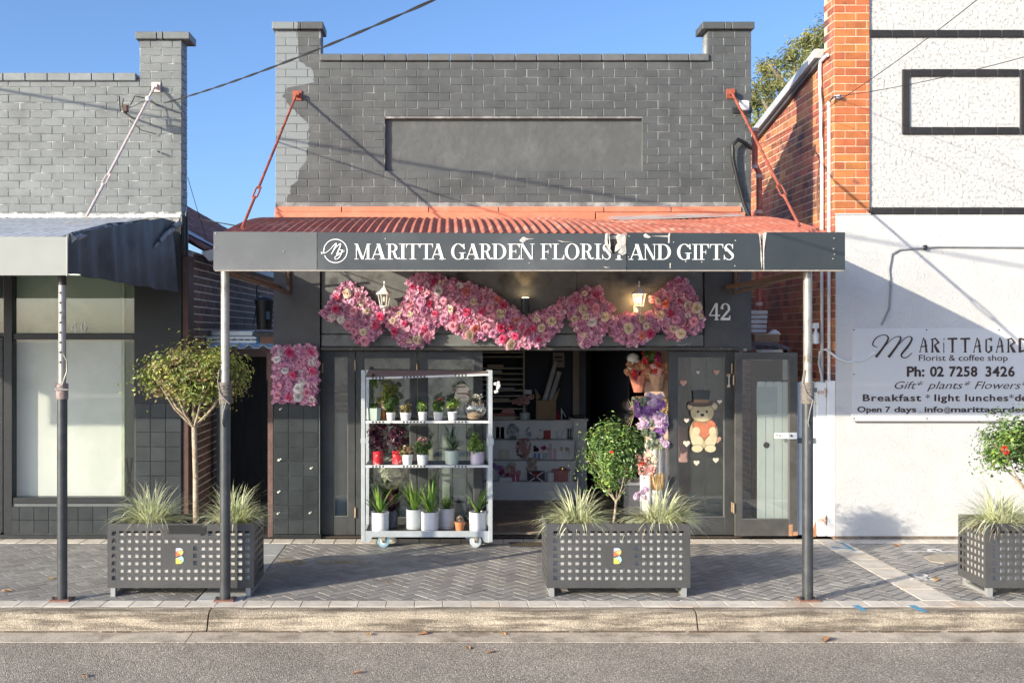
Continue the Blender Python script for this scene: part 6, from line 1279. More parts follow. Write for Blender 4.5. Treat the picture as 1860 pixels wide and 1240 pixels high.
for k in range(9): gm.box(PX(505+k*8), PX(505+k*8)+.006, -.035, -.03, PZ(640), PZ(624))
for k in range(2): gm.box(PX(504), PX(573), -.038, -.033, PZ(625+k*6)-.005, PZ(625+k*6))
gm.build('wire_grid', mat('grid_green', (.03,.09,.10), .6), sq)

# ============================================================ LANTERNS AND TUBE LIGHT
lan_w = mat('lantern_white', (.8,.79,.75), .4, .06)
frost = glass('lantern_glass', (.95,.92,.85))
def lantern(px, py0, label, lit, Y=-.14, z1=None):
    x = PX(px,Y); zt_ = PZ(py0,Y); t = thing('wall_lantern', label, 'lantern', (x, .03, zt_-.2), 'white coach lanterns above the doors')
    MB().lathe([(.004,zt_),(.009,zt_-.02),(.005,zt_-.035),(.013,zt_-.05),(.008,zt_-.065),(.02,zt_-.075),(.03,zt_-.085)], (x,Y,0), 10).build('finial', lan_w, t, smooth=True)
    MB().lathe([(.03,zt_-.083),(.045,zt_-.105),(.088,zt_-.135),(.088,zt_-.145),(.06,zt_-.146)], (x,Y,0), 6).build('roof', lan_w, t)
    gl = MB().lathe([(.066,zt_-.146),(.040,zt_-.275)], (x,Y,0), 6); gl.f = gl.f[:-2]; gl.build('glass', frost, t)
    for k in range(6):
        a = k*math.pi/3; MB().tube([(x+.068*math.cos(a),Y+.068*math.sin(a),zt_-.146),(x+.042*math.cos(a),Y+.042*math.sin(a),zt_-.275)], .0045, 5).build('glazing_bar', lan_w, t)
    MB().lathe([(.045,zt_-.272),(.048,zt_-.282),(.03,zt_-.295),(.012,zt_-.305),(.016,zt_-.32),(.004,zt_-.335)], (x,Y,0), 10).build('bottom_cap', lan_w, t, smooth=True)
    MB().tube([(x,Y,zt_-.315),(x,Y+.03,zt_-.36),(x,Y+.10,zt_-.37),(x,.02,zt_-.33)], .009, 8).build('arm', lan_w, t, smooth=True); MB().box(x-.035, x+.035, .012, .032, zt_-.41, zt_-.26, .006).build('back_plate', lan_w, t)
    MB().ball((x,Y,zt_-.20), .018, 10, 8, (1,1,1.6)).build('bulb', mat('bulb_warm' if lit else 'bulb_off', (1,.8,.5) if lit else (.8,.8,.75), .4, 0, emis=(1,.62,.25) if lit else None, estr=28 if lit else 0), t)
    if lit:
        l = bpy.data.lights.new('lantern_lamp', 'POINT'); l.energy = 3.2; l.color = (1,.62,.3); l.shadow_soft_size = .03; lo = bpy.data.objects.new('lantern_lamp', l); COL.objects.link(lo); lo.parent = t; lo.location = Vector((x,Y,zt_-.20)) - wloc(t)
lantern(698, 510, 'white wall lantern in bright sun beside the wedge shaped garland', False)
lantern(1161, 510, 'white wall lantern glowing amber near the house number', True)
tlt = thing('tube_light', 'short dark cylindrical wall light glowing upward in the middle of the transom', 'light', (PX(954,-.05), -.05, PZ(555)))
tx = PX(954,-.06); MB().lathe([(.043,PZ(568,-.06)),(.046,PZ(568,-.06)+.004),(.046,PZ(541,-.06)),(.040,PZ(541,-.06)),(.040,PZ(541,-.06)-.01)], (tx,-.06,0), 18).build('tube', mat('tube_black', (.02,.022,.028), .35), tlt, smooth=True)
MB().lathe([(.036,PZ(541,-.06)-.003),(.036,PZ(541,-.06)+.003)], (tx,-.06,0), 16).build('lens', mat('lens_warm', (1,.7,.35), .4, 0, emis=(1,.72,.36), estr=14), tlt)
l = bpy.data.lights.new('tube_lamp', 'SPOT'); l.energy = 5; l.color = (1,.62,.28); l.spot_size = R(80); l.spot_blend = .8; l.shadow_soft_size = .02; lo = bpy.data.objects.new('tube_lamp', l); COL.objects.link(lo); lo.parent = tlt; lo.location = Vector((tx,-.06,PZ(541,-.06)+.012)) - wloc(tlt); lo.rotation_euler = (R(180), 0, 0)
for px, py in ((1108,499),(977,517),(994,538),(1270,569)): pass
hk = MB().tube([(PX(1232),.0,PZ(626)),(PX(1240),-.02,PZ(628)),(PX(1246),-.03,PZ(624)),(PX(1253),-.02,PZ(627)),(PX(1252),-.02,PZ(622))], .004, 5); tag(hk.build('loose_hook', galv, smooth=True), 'small bent wire hook lying on the rail under the last garland', 'hook')

# ============================================================ PLANTERS
def planter(X0, yf, label, leaf_m, rot=0., plate=False, w_=1.245, d_=.50):
    """perforated steel planter; local frame with X0 the front corner"""
    t = thing('planter_box', label, 'planter', (X0 + w_/2, yf + d_/2, 0), 'perforated steel street planters')
    m = mat('planter_steel', (.078,.078,.078), .40, .15, 3, .06, 60, metal=.1, spec=.5, col2=(.11,.108,.10), c2scale=2, c2lo=.55, c2hi=.8); z0, z1 = .075, .62; cx, cy = X0 + w_/2, yf + d_/2
    def perforated(W, nx, skip):
        """front plate in (u,z) with square holes; returns cells"""
        p = .0635; mu = (W - nx*p)/2; b = MB(); us = [0.]; hs = .019
        for i in range(nx): c = mu + (i+.5)*p; us += [c-hs, c+hs]
        us.append(W); zs = [z0]
        zb_ = z0 + .055
        for j in range(7): c = zb_ + (j+.5)*p; zs += [c-hs, c+hs]
        zs.append(z1); nu, nz = len(us), len(zs); T = .004
        front_v = [(u, 0, z) for u in us for z in zs]; back_v = [(u, T, z) for u in us for z in zs]; fs = []; N_ = nu*nz
        def hole(i, j):
            if i < 0 or j < 0 or i >= nu-1 or j >= nz-1: return False
            if i % 2 == 1 and j % 2 == 1:
                hi, hj = (i-1)//2, (j-1)//2; return not skip(hi, hj)
            return False
        for i in range(nu-1):
            for j in range(nz-1):
                a, b_, c, d = i*nz+j, (i+1)*nz+j, (i+1)*nz+j+1, i*nz+j+1
                if not hole(i,j): fs += [(a,b_,c,d), (N_+d,N_+c,N_+b_,N_+a)]
                else: fs += [(a,d,N_+d,N_+a),(b_,N_+b_,N_+c,c),(a,N_+a,N_+b_,b_),(d,c,N_+c,N_+d)]
        for j in range(nz-1): fs += [(j, j+1, N_+j+1, N_+j), ((nu-1)*nz+j, N_+(nu-1)*nz+j, N_+(nu-1)*nz+j+1, (nu-1)*nz+j+1)]
        for i in range(nu-1): fs += [(i*nz, N_+i*nz, N_+(i+1)*nz, (i+1)*nz), (i*nz+nz-1, (i+1)*nz+nz-1, N_+(i+1)*nz+nz-1, N_+i*nz+nz-1)]
        b.add(front_v + back_v, fs); return b
    def skipf(i, j): return (j in (2,3,4) and i in (7,8,9,10) and (not plate or i < 11)) or (plate and j == 6 and 7 <= i <= 11)
    f = perforated(w_, 18 if not plate else 19, skipf); f.v = [(X0+x, yf+y, z) for x, y, z in f.v]; f.build('front_panel', m, t)
    f = perforated(w_, 18, lambda i, j: False); f.v = [(X0+x, yf+d_-.004+y, z) for x, y, z in f.v]; f.build('back_panel', m, t)
    for xe, s in ((X0, 1), (X0+w_, -1)):
        f = perforated(d_-.012, 7, lambda i, j: False); f.v = [(xe + s*y, yf+.006+x, z) for x, y, z in f.v]; f.f = [tuple(reversed(q)) for q in f.f] if s > 0 else f.f; f.build('side_panel', m, t)
    lm = mat('liner_steel', (.62,.61,.59), .5, .12, 4, metal=.3)
    b = MB(); b.box(X0+.045, X0+w_-.045, yf+.045, yf+d_-.045, .11, z1-.085); b.build('liner', lm, t)
    MB().box(X0+.05, X0+w_-.05, yf+.05, yf+d_-.05, z1-.085, z1-.06).build('soil', soil, t)
    rim = MB(); rim.box(X0, X0+w_, yf-.001, yf+.022, z1, z1+.004).box(X0, X0+w_, yf+d_-.02, yf+d_, z1, z1+.004).box(X0, X0+.02, yf+.022, yf+d_-.02, z1, z1+.004).box(X0+w_-.02, X0+w_, yf+.022, yf+d_-.02, z1, z1+.004); rim.build('rim', m, t)
    lg = MB().box(-.02, .02, -.03, .03, 0, .11).mesh('foot', mat('foot_steel', (.36,.36,.35), .45, .1, metal=.3))
    for sx in (X0+.045, X0+w_-.05):
        for sy in (yf+.035, yf+d_-.06): inst('foot', lg, t, (sx, sy, 0))
    for sx in (X0+.045, X0+w_-.05): MB().box(sx-.018, sx+.018, yf+.06, yf+d_-.09, .0, .03).build('skid', mat('foot_steel', (.36,.36,.35), .45), t)
    # badge : coloured letter B
    bx, bz = cx - .012 if not plate else X0 + .5*w_ + .0, z0 + .055 + .0635*3.5
    if plate: bx = X0 + .0196 + .0635*9.4
    def D_(x0, r, cz_, y, col, name='segment', k=16):
        """half disc with a flat left side: the bowls of the letter"""
        pts = [(bx + x0, bz + cz_ - r)] + [(bx + .004 + (r - .002)*math.cos(R(-90+180*i/k)), bz + cz_ + r*math.sin(R(-90+180*i/k))) for i in range(k+1)] + [(bx + x0, bz + cz_ + r)]
        MB().prism(pts, yf-y, yf-y+.0012).build(name, mat('badge_%d_%d_%d' % tuple(int(v*99) for v in col), col, .5, .0), t)
    def Q_(pts, y, col): MB().prism([(bx + a/1000, bz + c/1000) for a, c in pts], yf-y, yf-y+.0012).build('segment', mat('badge_%d_%d_%d' % tuple(int(v*99) for v in col), col, .5, .0), t)
    D_(-.030, .0345, .0315, .0014, (.03,.03,.03), 'outline'); D_(-.030, .0375, -.0345, .0016, (.03,.03,.03), 'outline')
    D_(-.029, .0330, .0315, .0030, (.50,.66,.74)); D_(-.029, .0358, -.0345, .0032, (.36,.62,.64))
    Q_([(-29,64.5),(-20,64.5),(-18,52),(-24,40),(-29,34)], .0046, (.60,.46,.66)); Q_([(-18,34),(-6,42),(12,46),(34,47),(36,36),(33,18),(20,5),(4,2),(-8,10)], .0046, (.74,.46,.16))
    Q_([(-29,34),(-24,36),(-6,20),(14,8),(12,1),(-4,-2),(-29,-8)], .0060, (.68,.16,.07)); Q_([(-29,-70),(4,-70),(16,-68),(20,-56),(8,-38),(-10,-24),(-29,-19)], .0046, (.76,.62,.10))
    Q_([(-29,-8),(-4,-2),(14,-2),(-2,-9),(-29,-17)], .0074, (.03,.03,.03)); Q_([(6,-36),(20,-55),(22,-55),(9,-35)], .0060, (.03,.03,.03)); Q_([(-19,34),(-8,43),(12,48),(34,49),(34,46),(12,45),(-6,40),(-17,32)], .0060, (.03,.03,.03))
    if plate: MB().box(X0+.520, X0+.845, yf-.004, yf-.0, z1-.082, z1-.006).build('sticker', mat('sticker_black', (.02,.02,.02), .4), t)
    return t
def tuft(c, label, seed, n=260, L=.42, w0=.013, spread=1.1, grp='variegated grass tufts in the planters', m=blade, lean=(0,0)):
    rng = random.Random(seed); b = MB()
    for k in range(n):
        a = rng.uniform(0, 6.283); e = rng.uniform(.15, 2.0) * spread; d = Vector((math.cos(a)*e + lean[0], math.sin(a)*e*.6 + lean[1], 1.))
        ribbon(b, (c[0]+rng.gauss(0,.03)+math.cos(a)*.02, c[1]+rng.gauss(0,.025), c[2]), d, L*rng.uniform(.6,1.15), w0*rng.uniform(.7,1.3), rng.uniform(.8,2.6), rng, 7)
    t = thing('grass_tuft', label, 'grass tuft', c, grp); b.build('blades', m, t); b = MB()
    for k in range(n//7):
        a = rng.uniform(0, 6.283); e = rng.uniform(.6, 2.6); ribbon(b, (c[0]+rng.gauss(0,.04), c[1]+rng.gauss(0,.03), c[2]-.02), Vector((math.cos(a)*e, math.sin(a)*e*.6, 1.)), L*rng.uniform(.4,.9), w0*.8, rng.uniform(1.5,3.2), rng, 6)
    b.build('dry_blades', mat('dry_blade', (.50,.40,.24), .7, .2, isl=.3, trans=.2), t); return t
def topiary(c, h, ctr, rad, n, size, seed, m, label, m2=None, trunk_r=.022, clumps=46, flat=-1., stems=5, fk=-.15):
    t = thing('topiary_tree', label, 'tree', c, 'small ball topped trees in the planters'); rng = random.Random(seed)
    top = Vector(ctr); tr_ = MB(); fork = Vector((c[0] + (top.x-c[0])*.9, c[1], top.z - rad[2]*(1.0 if fk < 0 else .75) + (fk if fk < 0 else -.13 - fk)*1.))
    tr_.tube([c, Vector(c).lerp(fork, .5) + Vector((.006,0,0)), fork], [trunk_r, trunk_r*.9, trunk_r*.85], 10)
    for k in range(stems):
        a = 6.283*k/stems + rng.uniform(-.3,.3); e = top + Vector((math.cos(a)*rad[0]*.75, math.sin(a)*rad[1]*.75, rad[2]*rng.uniform(-.35,.4))); mid = fork.lerp(e, .45) + Vector((math.cos(a)*.03, math.sin(a)*.03, -.02))
        tr_.tube([fork - Vector((0,0,.02)), mid, e], [trunk_r*.55, trunk_r*.4, trunk_r*.15], 6)
        for q in range(3): e2 = e + Vector((rng.uniform(-1,1)*rad[0]*.3, rng.uniform(-1,1)*rad[1]*.3, rng.uniform(-.2,1)*rad[2]*.4)); tr_.tube([mid.lerp(e,.5), e2], [trunk_r*.22, trunk_r*.08], 5)
    tr_.build('trunk', bark, t, smooth=True)
    b = MB(); crown(b, ctr, rad, n, size, seed, clumps, .42, .5, .35, flat); b.build('crown', m, t)
    if m2: b = MB(); crown(b, ctr, rad, n//3, size*.9, seed+1, clumps//2, .3, .5, .7, flat); b.build('crown', m2, t)
    return t
yP = -2.54
X1 = PX(195, yP); p1 = planter(X1, yP, 'perforated steel planter with black sticker on its rim, behind the awning post', None, plate=True, w_=(PX(461,yP)-X1), d_=.48)
X2 = PX(993, yP); p2 = planter(X2, yP, 'perforated steel planter in front of the open shop doorway', None, w_=(PX(1254,yP)-X2), d_=.48)
X3 = PX(1790, yP); p3 = planter(X3, yP, 'perforated steel planter in front of the white wall cut by the picture edge', None, w_=1.245, d_=.48)
yc = yP + .24
topiary((X1+.70,yc,.54), 0, (PX(352,yc)+.0, yc, PZ(690,yc)), (.44,.37,.225), 7500, .043, 11, leafA, 'flat topped bushy tree with bare forked stems in the planter behind the awning post', leafC, trunk_r=.026, clumps=60, flat=-.45, stems=7, fk=.10)
topiary((X2+.60,yc,.54), 0, (PX(1120,yc), yc, PZ(822,yc)), (.28,.25,.265), 5200, .038, 12, leafB, 'round glossy green tree with thin pale trunk in front of the doorway', None, trunk_r=.013, clumps=40)
topiary((X3+.60,yc,.54), 0, (PX(1862,yc), yc, PZ(808,yc)), (.39,.32,.24), 6000, .040, 13, leafB, 'dark green tree with red tips in the planter by the white wall', None, trunk_r=.02, clumps=40)
redt = mat('new_red_leaf', (.55,.05,.03), .5, .2, isl=.3)
for k, (px, py, own) in enumerate(((1113,822,1),(1166,841,1),(1831,820,2),(1826,812,2))):
    tree_ = [o for o in bpy.data.objects if o.name.startswith('topiary_tree')][own]; b = MB(); crown(b, (PX(px,yc-.24), yc-.22, PZ(py,yc-.24)), (.025,.02,.022), 16, .04, 90+k, 5, .4, .6, .2); b.build('red_shoot', redt, tree_)
tuft((PX(275,yc), yc, .545), 'pale grass tuft nearest the shop window in the sticker planter', 21, 330, .45, spread=1.0)
tuft((PX(425,yc), yc, .545), 'pale grass tuft behind the awning post in the sticker planter', 22, 300, .44, spread=.9, lean=(.12,0))
tuft((PX(1050,yc), yc, .545), 'pale arching grass tuft on the trolley side of the doorway planter', 23, 340, .43, lean=(-.15,0), spread=1.25)
tuft((PX(1200,yc), yc, .545), 'pale arching grass tuft on the glass door side of the doorway planter', 24, 400, .44, lean=(.18,0), spread=1.25)
tuft((PX(1815,yc-.1), yc-.1, .545), 'pale grass tuft in the planter by the white wall', 25, 380, .46, spread=1.1)
# red new leaves
for px, py, own in ((1113,822,'doorway'),(1166,841,'doorway'),(1831,820,'white wall')): pass

# ============================================================ PLANT TROLLEY
Yt = -.50; tx0, tx1 = PX(656,Yt), PX(897,Yt); dT = .42
tro = thing('plant_trolley', 'galvanised plant trolley with three shelves on castors parked at the open doors', 'trolley', ((tx0+tx1)/2, Yt+dT/2, 0))
gv = mat('trolley_galv', (.50,.54,.56), .42, .12, 9, .08, 60, metal=.3)
for xx, yy in ((tx0, Yt), (tx1-.055, Yt), (tx0+.02, Yt+dT-.03), (tx1-.06, Yt+dT-.03)):
    fr_ = yy == Yt; b = MB(); z1_ = PZ(672,Yt) if fr_ else PZ(674,Yt)
    b.box(xx, xx+.042 if fr_ else xx+.035, yy, yy+.03, .06 if fr_ else .12, z1_, .003); b.build('post', gv, tro)
slot = mat('slot_dark', (.07,.08,.085), .6)
def shelf(pyb, pyt, deep=True, tray=mat('tray_dark', (.075,.085,.09), .45, .2)):
    z = PZ(pyb,Yt); h = PZ(pyt,Yt) - z; a, b_ = tx0+.043, tx1-.056
    s_ = MB().box(a, b_, Yt+.004, Yt+.012, z, z+h, .001).build('front_rail', mat('rail_white', (.66,.68,.68), .4, .08), tro)
    # slots punched in groups along the rail
    q = .0265
    for g0, n_ in ((.055,4),(.36,7),(.86+.14,4)):
        for k in range(n_):
            sx = a + g0*(b_-a)/1.2 + k*.036
            if sx + .018 < b_: MB().box(sx, sx+.017, Yt+.0015, Yt+.006, z+.004, z+h-.004).build('rail_slot', slot, s_) if False else slots.append((sx, z, h))
    MB().box(a, b_, Yt+.014, Yt+dT-.02, z+h-.004, z+h, .001).build('shelf_tray', tray, tro); return z+h
slots = []
sm = MB()
zs1 = shelf(768.5, 764); zs2 = shelf(849, 844.5)
a, b_ = tx0+.043, tx1-.056
# tilted top canopy
MB().add([(a,Yt+.01,PZ(689,Yt)),(b_,Yt+.01,PZ(682,Yt)),(b_,Yt+.01,PZ(678.5,Yt)),(a,Yt+.01,PZ(685.5,Yt)),(a,Yt+.016,PZ(689,Yt)),(b_,Yt+.016,PZ(682,Yt)),(b_,Yt+.016,PZ(678.5,Yt)),(a,Yt+.016,PZ(685.5,Yt))], [(0,1,2,3),(7,6,5,4),(3,2,6,7),(0,4,5,1)]).build('front_rail', mat('rail_white', (.66,.68,.68), .4), tro)
MB().add([(a,Yt+.018,PZ(685,Yt)),(b_,Yt+.018,PZ(678,Yt)),(b_,Yt+dT,PZ(676,Yt)),(a,Yt+dT,PZ(674,Yt))], [(0,1,2,3)]).build('canopy_board', mat('board_mauve', (.32,.27,.26), .6, .15, 4), tro)
sl = MB().box(0, .018, -.002, .0015, -.009, .009).mesh('rail_slot', slot)
for base in ('a','b','c'):
    for k in list(range(4)) + list(range(9,16)) + list(range(24,28)):
        x = a + .07 + k*.0362
        if x > b_-.03: continue
        z = {'a': PZ(766.2,Yt), 'b': PZ(846.7,Yt), 'c': PZ(687,Yt) + (x-a)/(b_-a)*(PZ(680,Yt)-PZ(687,Yt))}[base]
        o_ = inst('rail_slot', sl, tro, (x, Yt+.003 if base != 'c' else Yt+.009, z))
# base chassis
zb0, zb1 = PZ(975,Yt), PZ(964,Yt)
MB().prism([(a-.01,PZ(985,Yt)),(a+.04,PZ(984,Yt)),(a+.075,zb0),(b_-.075,zb0),(b_-.045,PZ(984,Yt)),(b_+.01,PZ(985,Yt)),(b_+.01,zb1),(a-.01,zb1)], Yt+.003, Yt+.018).build('chassis_rail', gv, tro)
MB().box(a, b_, Yt+.02, Yt+dT, zb1-.02, zb1-.006).build('chassis_deck', mat('deck_ply', (.05,.042,.036), .6, .25), tro)
MB().box(tx0+.02, tx0+.05, Yt+.03, Yt+dT-.03, zb1-.06, zb1).build('side_rail', gv, tro); MB().box(tx1-.055, tx1-.03, Yt+.03, Yt+dT-.03, zb1-.06, zb1).build('side_rail', gv, tro)
MB().box(tx0-.004, tx0+.05, Yt-.004, Yt+.034, PZ(805,Yt), PZ(796,Yt), .003).build('lock_collar', gv, tro); MB().box(tx1-.06, tx1+.0, Yt-.004, Yt+.034, PZ(808,Yt), PZ(796,Yt), .003).build('lock_collar', gv, tro)
tyre_b = mat('tyre_blue', (.22,.38,.46), .5, .15); tyre_g = mat('tyre_grey', (.45,.5,.52), .5, .15)
for k, (px, m, sk) in enumerate(((696,tyre_b,.05),(864,tyre_g,.0),(706,tyre_g,.3),(856,tyre_g,.3))):
    y = Yt + (.05 if k < 2 else dT-.06); x = PX(px,Yt); r_ = .0625
    c_ = thing('castor', None, None, (x,y,0)); c_.parent = tro; c_.location = Vector((x,y,0)) - wloc(tro)
    MB().lathe([(r_*.72,-.016),(r_,-.014),(r_,.014),(r_*.72,.016)], (x,y,r_), 24, axis='y').build('tyre', m, c_, smooth=True)
    MB().lathe([(.012,-.019),(r_*.7,-.015),(r_*.7,.015),(.012,.019)], (x,y,r_), 16, axis='y').build('hub', mat('hub_pale', (.55,.6,.62), .5) , c_, smooth=True)
    MB().prism([(x-.02-sk*.3,zb0+.005),(x+.022,zb0+.005),(x+.014,r_-.012),(x-.012,r_-.012)], y-.030, y-.024).prism([(x-.02,zb0),(x+.022,zb0),(x+.014,r_-.012),(x-.012,r_-.012)], y+.024, y+.030).build('fork', mat('fork_zinc', (.5,.42,.28), .4, .2, metal=.5), c_)
    MB().lathe([(.009,-.034),(.009,.034)], (x,y,r_), 8, axis='y').build('axle', iron, c_)
# paper flowers tied to the trolley post
b = MB(); rng = random.Random(9)
for k in range(9): b.ball((tx1+.03+rng.uniform(-.02,.03), Yt-.01+rng.uniform(-.02,.02), PZ(702,Yt)+rng.uniform(-.07,.08)), .018, 6, 4, (1,.6,1))
tag(b.build('shell_string', white_clean), 'string of small white shells hanging from the trolley post', 'ornament')

# ---- potted plants
tcot = mat('terracotta', (.50,.19,.08), .7, .15); potw = mat('pot_white', (.72,.72,.72), .4, .04); potg = mat('pot_grey', (.40,.44,.46), .5, .06); mint = mat('pot_mint', (.48,.58,.50), .5, .05); orp = mat('pot_orange', (.62,.18,.03), .5); redc = mat('can_red', (.50,.02,.03), .35, .3, 30, col2=(.7,.4,.4), c2scale=25, c2lo=.58, c2hi=.64); lilp = mat('pot_lilac', (.56,.49,.58), .5, .04); sagep = mat('pot_sage', (.5,.58,.48), .4, .15, 9)
def pot(px, pyt, pyb, wpx, Y, label, m, kind, seed, taper=.82, n=18, fm=leafB, fl=None, fh=.10, fr_=.06, zbase=None, rot=0.):
    x = PX(px,Y); h = (pyb-pyt)*(Y-CY)/F; r1 = wpx*(Y-CY)/F/2; z = zbase if zbase is not None else PZ(pyb,Y)
    t = thing('potted_plant', label, 'potted plant', (x,Y,z))
    MB().lathe([(r1*taper,z+.001),(r1*(taper*.25+.75),z+h*.72),(r1*.97,z+h*.73),(r1,z+h),(r1*.9,z+h),(r1*.88,z+h*.9)], (x,Y,0), n, rot=rot).build('pot', m, t, smooth=n > 8)
    if taper > .93: MB().lathe([(r1*.99,z+h*.10),(r1*1.012,z+h*.095),(r1*1.012,z+h*.085),(r1*.99,z+h*.08)], (x,Y,0), n).build('saucer_line', mat('line_grey', (.3,.3,.3), .6), t)
    b = MB(); rng = random.Random(seed); zt_ = z + h*.93
    MB().lathe([(r1*.87,zt_-.01),(r1*.86,zt_)], (x,Y,0), 10).build('soil', soil, t)
    if kind == 'bush': crown(b, (x,Y,zt_+fh*.55), (fr_*1.3,fr_,fh*.66), 300, .048, seed, 14, .4, .55, .3)
    if kind == 'blades':
        for k in range(30):
            a = rng.uniform(0,6.28); ribbon(b, (x+rng.gauss(0,.008),Y+rng.gauss(0,.008),zt_-.01), Vector((math.cos(a)*rng.uniform(.2,1.3), math.sin(a)*rng.uniform(.1,.5), 1)), fh*rng.uniform(.8,1.35), .034, rng.uniform(.3,1.), rng, 6)
    if kind == 'broad':
        for k in range(16):
            a = rng.uniform(0,6.28); ribbon(b, (x,Y,zt_-.01), Vector((math.cos(a)*rng.uniform(.3,1.), math.sin(a)*rng.uniform(.1,.5), 1)), fh*rng.uniform(.6,1.2), .055, rng.uniform(.5,1.5), rng, 6)
    if kind == 'cane':
        b.tube([(x,Y,zt_-.01),(x+.005,Y,zt_+fh*.6)], .006, 5); crown(b, (x,Y,zt_+fh*.82), (fr_*.7,fr_*.6,fh*.25), 60, .07, seed, 8, .4, .4, .2); crown(b, (x,Y,zt_+.04), (fr_*.8,fr_*.6,.035), 60, .04, seed+2, 8, .4, .6, .2)
    b.build('foliage', fm, t)
    if fl:
        q = MB(); c, dx, dz, s, k_ = fl[1:] if len(fl) > 5 else (fl[1], fl[2], fl[3], fl[4], 5)
        for k in range(c):
            p = Vector((x+dx+rng.uniform(-s,s), Y-fr_*.5, zt_+dz+rng.uniform(-s,s)*.8))
            for z_ in range(8): a_ = z_*.8; d = Vector((math.cos(a_), -.6, math.sin(a_))).normalized(); rnd_leaf(q, p + d*.010, d, .024, rng, .8, .1)
        q.build('flower', fl[0], t)
    return t
Ys = Yt + .10; z_ = zs1
pot(679,740,762,26,Ys,'tall leafy plant in the mint green hexagonal pot on the top trolley shelf',mint,'cane',1,taper=.9,n=6,fh=.34,fr_=.07,zbase=zs1)
pot(697,744,762,9,Ys+.06,'little orange pot tucked between the mint pot and white pots',orp,'bush',2,fh=.10,fr_=.045,fm=mat('dusty_bloom', (.42,.33,.22), .7, isl=.4),zbase=zs1)
yl = pot(706,742,760,14,Ys+.14,'yellow variegated croton behind the white pots of the top trolley shelf',potg,'bush',3,fh=.30,fr_=.09,fm=mat('croton_yellow', (.42,.36,.05), .45, .3, 20, isl=.35, trans=.2, col2=(.10,.18,.03), c2scale=12, c2lo=.48, c2hi=.56),zbase=zs1)
pot(710,748,762,17,Ys,'white pot of bright green bushy leaves beside the mint hexagonal pot',potw,'bush',4,fh=.17,fr_=.055,zbase=zs1,fm=leafB)
pot(737,748,762,21,Ys,'white pot with one sparse yellow green sprout on the top trolley shelf',potw,'bush',5,fh=.08,fr_=.035,zbase=zs1,fm=leafC)
pot(768,747,762,17,Ys,'white pot with small mauve flowers on the top trolley shelf',potw,'bush',6,fh=.11,fr_=.05,zbase=zs1,fm=leafB,fl=(mat('bloom_mauve', (.35,.10,.28), .6, isl=.3),3,.02,.07,.03))
pot(796,747,762,17,Ys,'white pot with a single red geranium on the top trolley shelf',potw,'bush',7,fh=.13,fr_=.055,zbase=zs1,fm=leafB,fl=(mat('bloom_red', (.65,.04,.02), .6, isl=.3),3,.02,.145,.02))
pot(822,747,762,18,Ys,'white pot of upright plain green leaves next to the glass bowl',potw,'bush',8,fh=.14,fr_=.055,zbase=zs1,fm=leafB)
tr_ = thing('glass_terrarium', 'round crinkled glass bowl of air plants at the end of the top trolley shelf', 'glass bowl', (PX(863,Ys), Ys, zs1)); b = MB(); b.ball((PX(863,Ys),Ys,zs1+.118), .125, 22, 14, (1,.85,.92)); b.build('bowl', glass('bowl_glass', (.92,.93,.93), 3.), tr_, smooth=True)
b = MB(); b.ball((PX(862,Ys),Ys,zs1+.045), .085, 14, 8, (1,.9,.5)); b.build('sand', mat('sand', (.45,.33,.22), .8, .3, 40), tr_, smooth=True); b = MB(); crown(b, (PX(865,Ys),Ys,zs1+.15), (.06,.05,.06), 70, .05, 5, 10, .4, .2, .2); crown(b, (PX(868,Ys),Ys,zs1+.25), (.06,.04,.02), 60, .04, 5, 10, .4, .4, .2); b.build('air_plants', mat('airplant', (.5,.5,.42), .6, isl=.3), tr_)
pq = thing('hanging_plaque', 'small cream house shaped plaque with two dark lines hanging above the glass bowl', 'plaque', (PX(838,Ys), Yt+.06, PZ(710,Yt))); Yq = Yt+.2
MB().prism([(PX(824,Yq),PZ(728,Yq)),(PX(851,Yq),PZ(728,Yq)),(PX(853,Yq),PZ(706,Yq)),(PX(843,Yq),PZ(697,Yq)),(PX(829,Yq),PZ(700,Yq))], Yq, Yq+.012).build('board', mat('plaque_cream', (.56,.48,.38), .7, .15, 20), pq)
MB().box(PX(830,Yq),PX(849,Yq),Yq-.003,Yq,PZ(715.5,Yq),PZ(713.5,Yq)).box(PX(831,Yq),PX(846,Yq),Yq-.003,Yq,PZ(703,Yq),PZ(701,Yq)).box(PX(832,Yq),PX(847,Yq),Yq-.003,Yq,PZ(720,Yq),PZ(719.3,Yq)).box(PX(832,Yq),PX(847,Yq),Yq-.003,Yq,PZ(723,Yq),PZ(722.3,Yq)).build('print_lines', print_dark, pq)
b = MB(); crown(b, (PX(826,Yq),Yq-.01,PZ(705,Yq)), (.03,.02,.05), 40, .03, 3, 8, .4, .5, .2); crown(b, (PX(852,Yq),Yq-.01,PZ(712,Yq)), (.02,.02,.06), 40, .03, 3, 8, .4, .5, .2); b.build('twig_wreath', mat('twig', (.34,.26,.19), .8, isl=.4), pq); MB().tube([(PX(830,Yq),Yq,PZ(700,Yq)),(PX(838,Yq),Yq,PZ(688,Yq)),(PX(845,Yq),Yq,PZ(698,Yq))], .004, 5).build('hanger', print_dark, pq)
z_ = zs2
pot(686,818,841,21,Ys,'red tin of dark purple leaves nearest the trolley post',redc,'bush',11,taper=.98,fh=.26,fr_=.09,fm=purple_leaf,zbase=zs2)
pot(722,818,841,20,Ys+.04,'red tin of dark purple leaves beside the white pots of the middle shelf',redc,'bush',12,taper=.98,fh=.28,fr_=.09,fm=purple_leaf,zbase=zs2)
pot(740,823,841,20,Ys-.02,'white pot of low lime green plant between the red tin and the pink kalanchoe',potw,'bush',13,fh=.08,fr_=.06,fm=leafC,zbase=zs2)
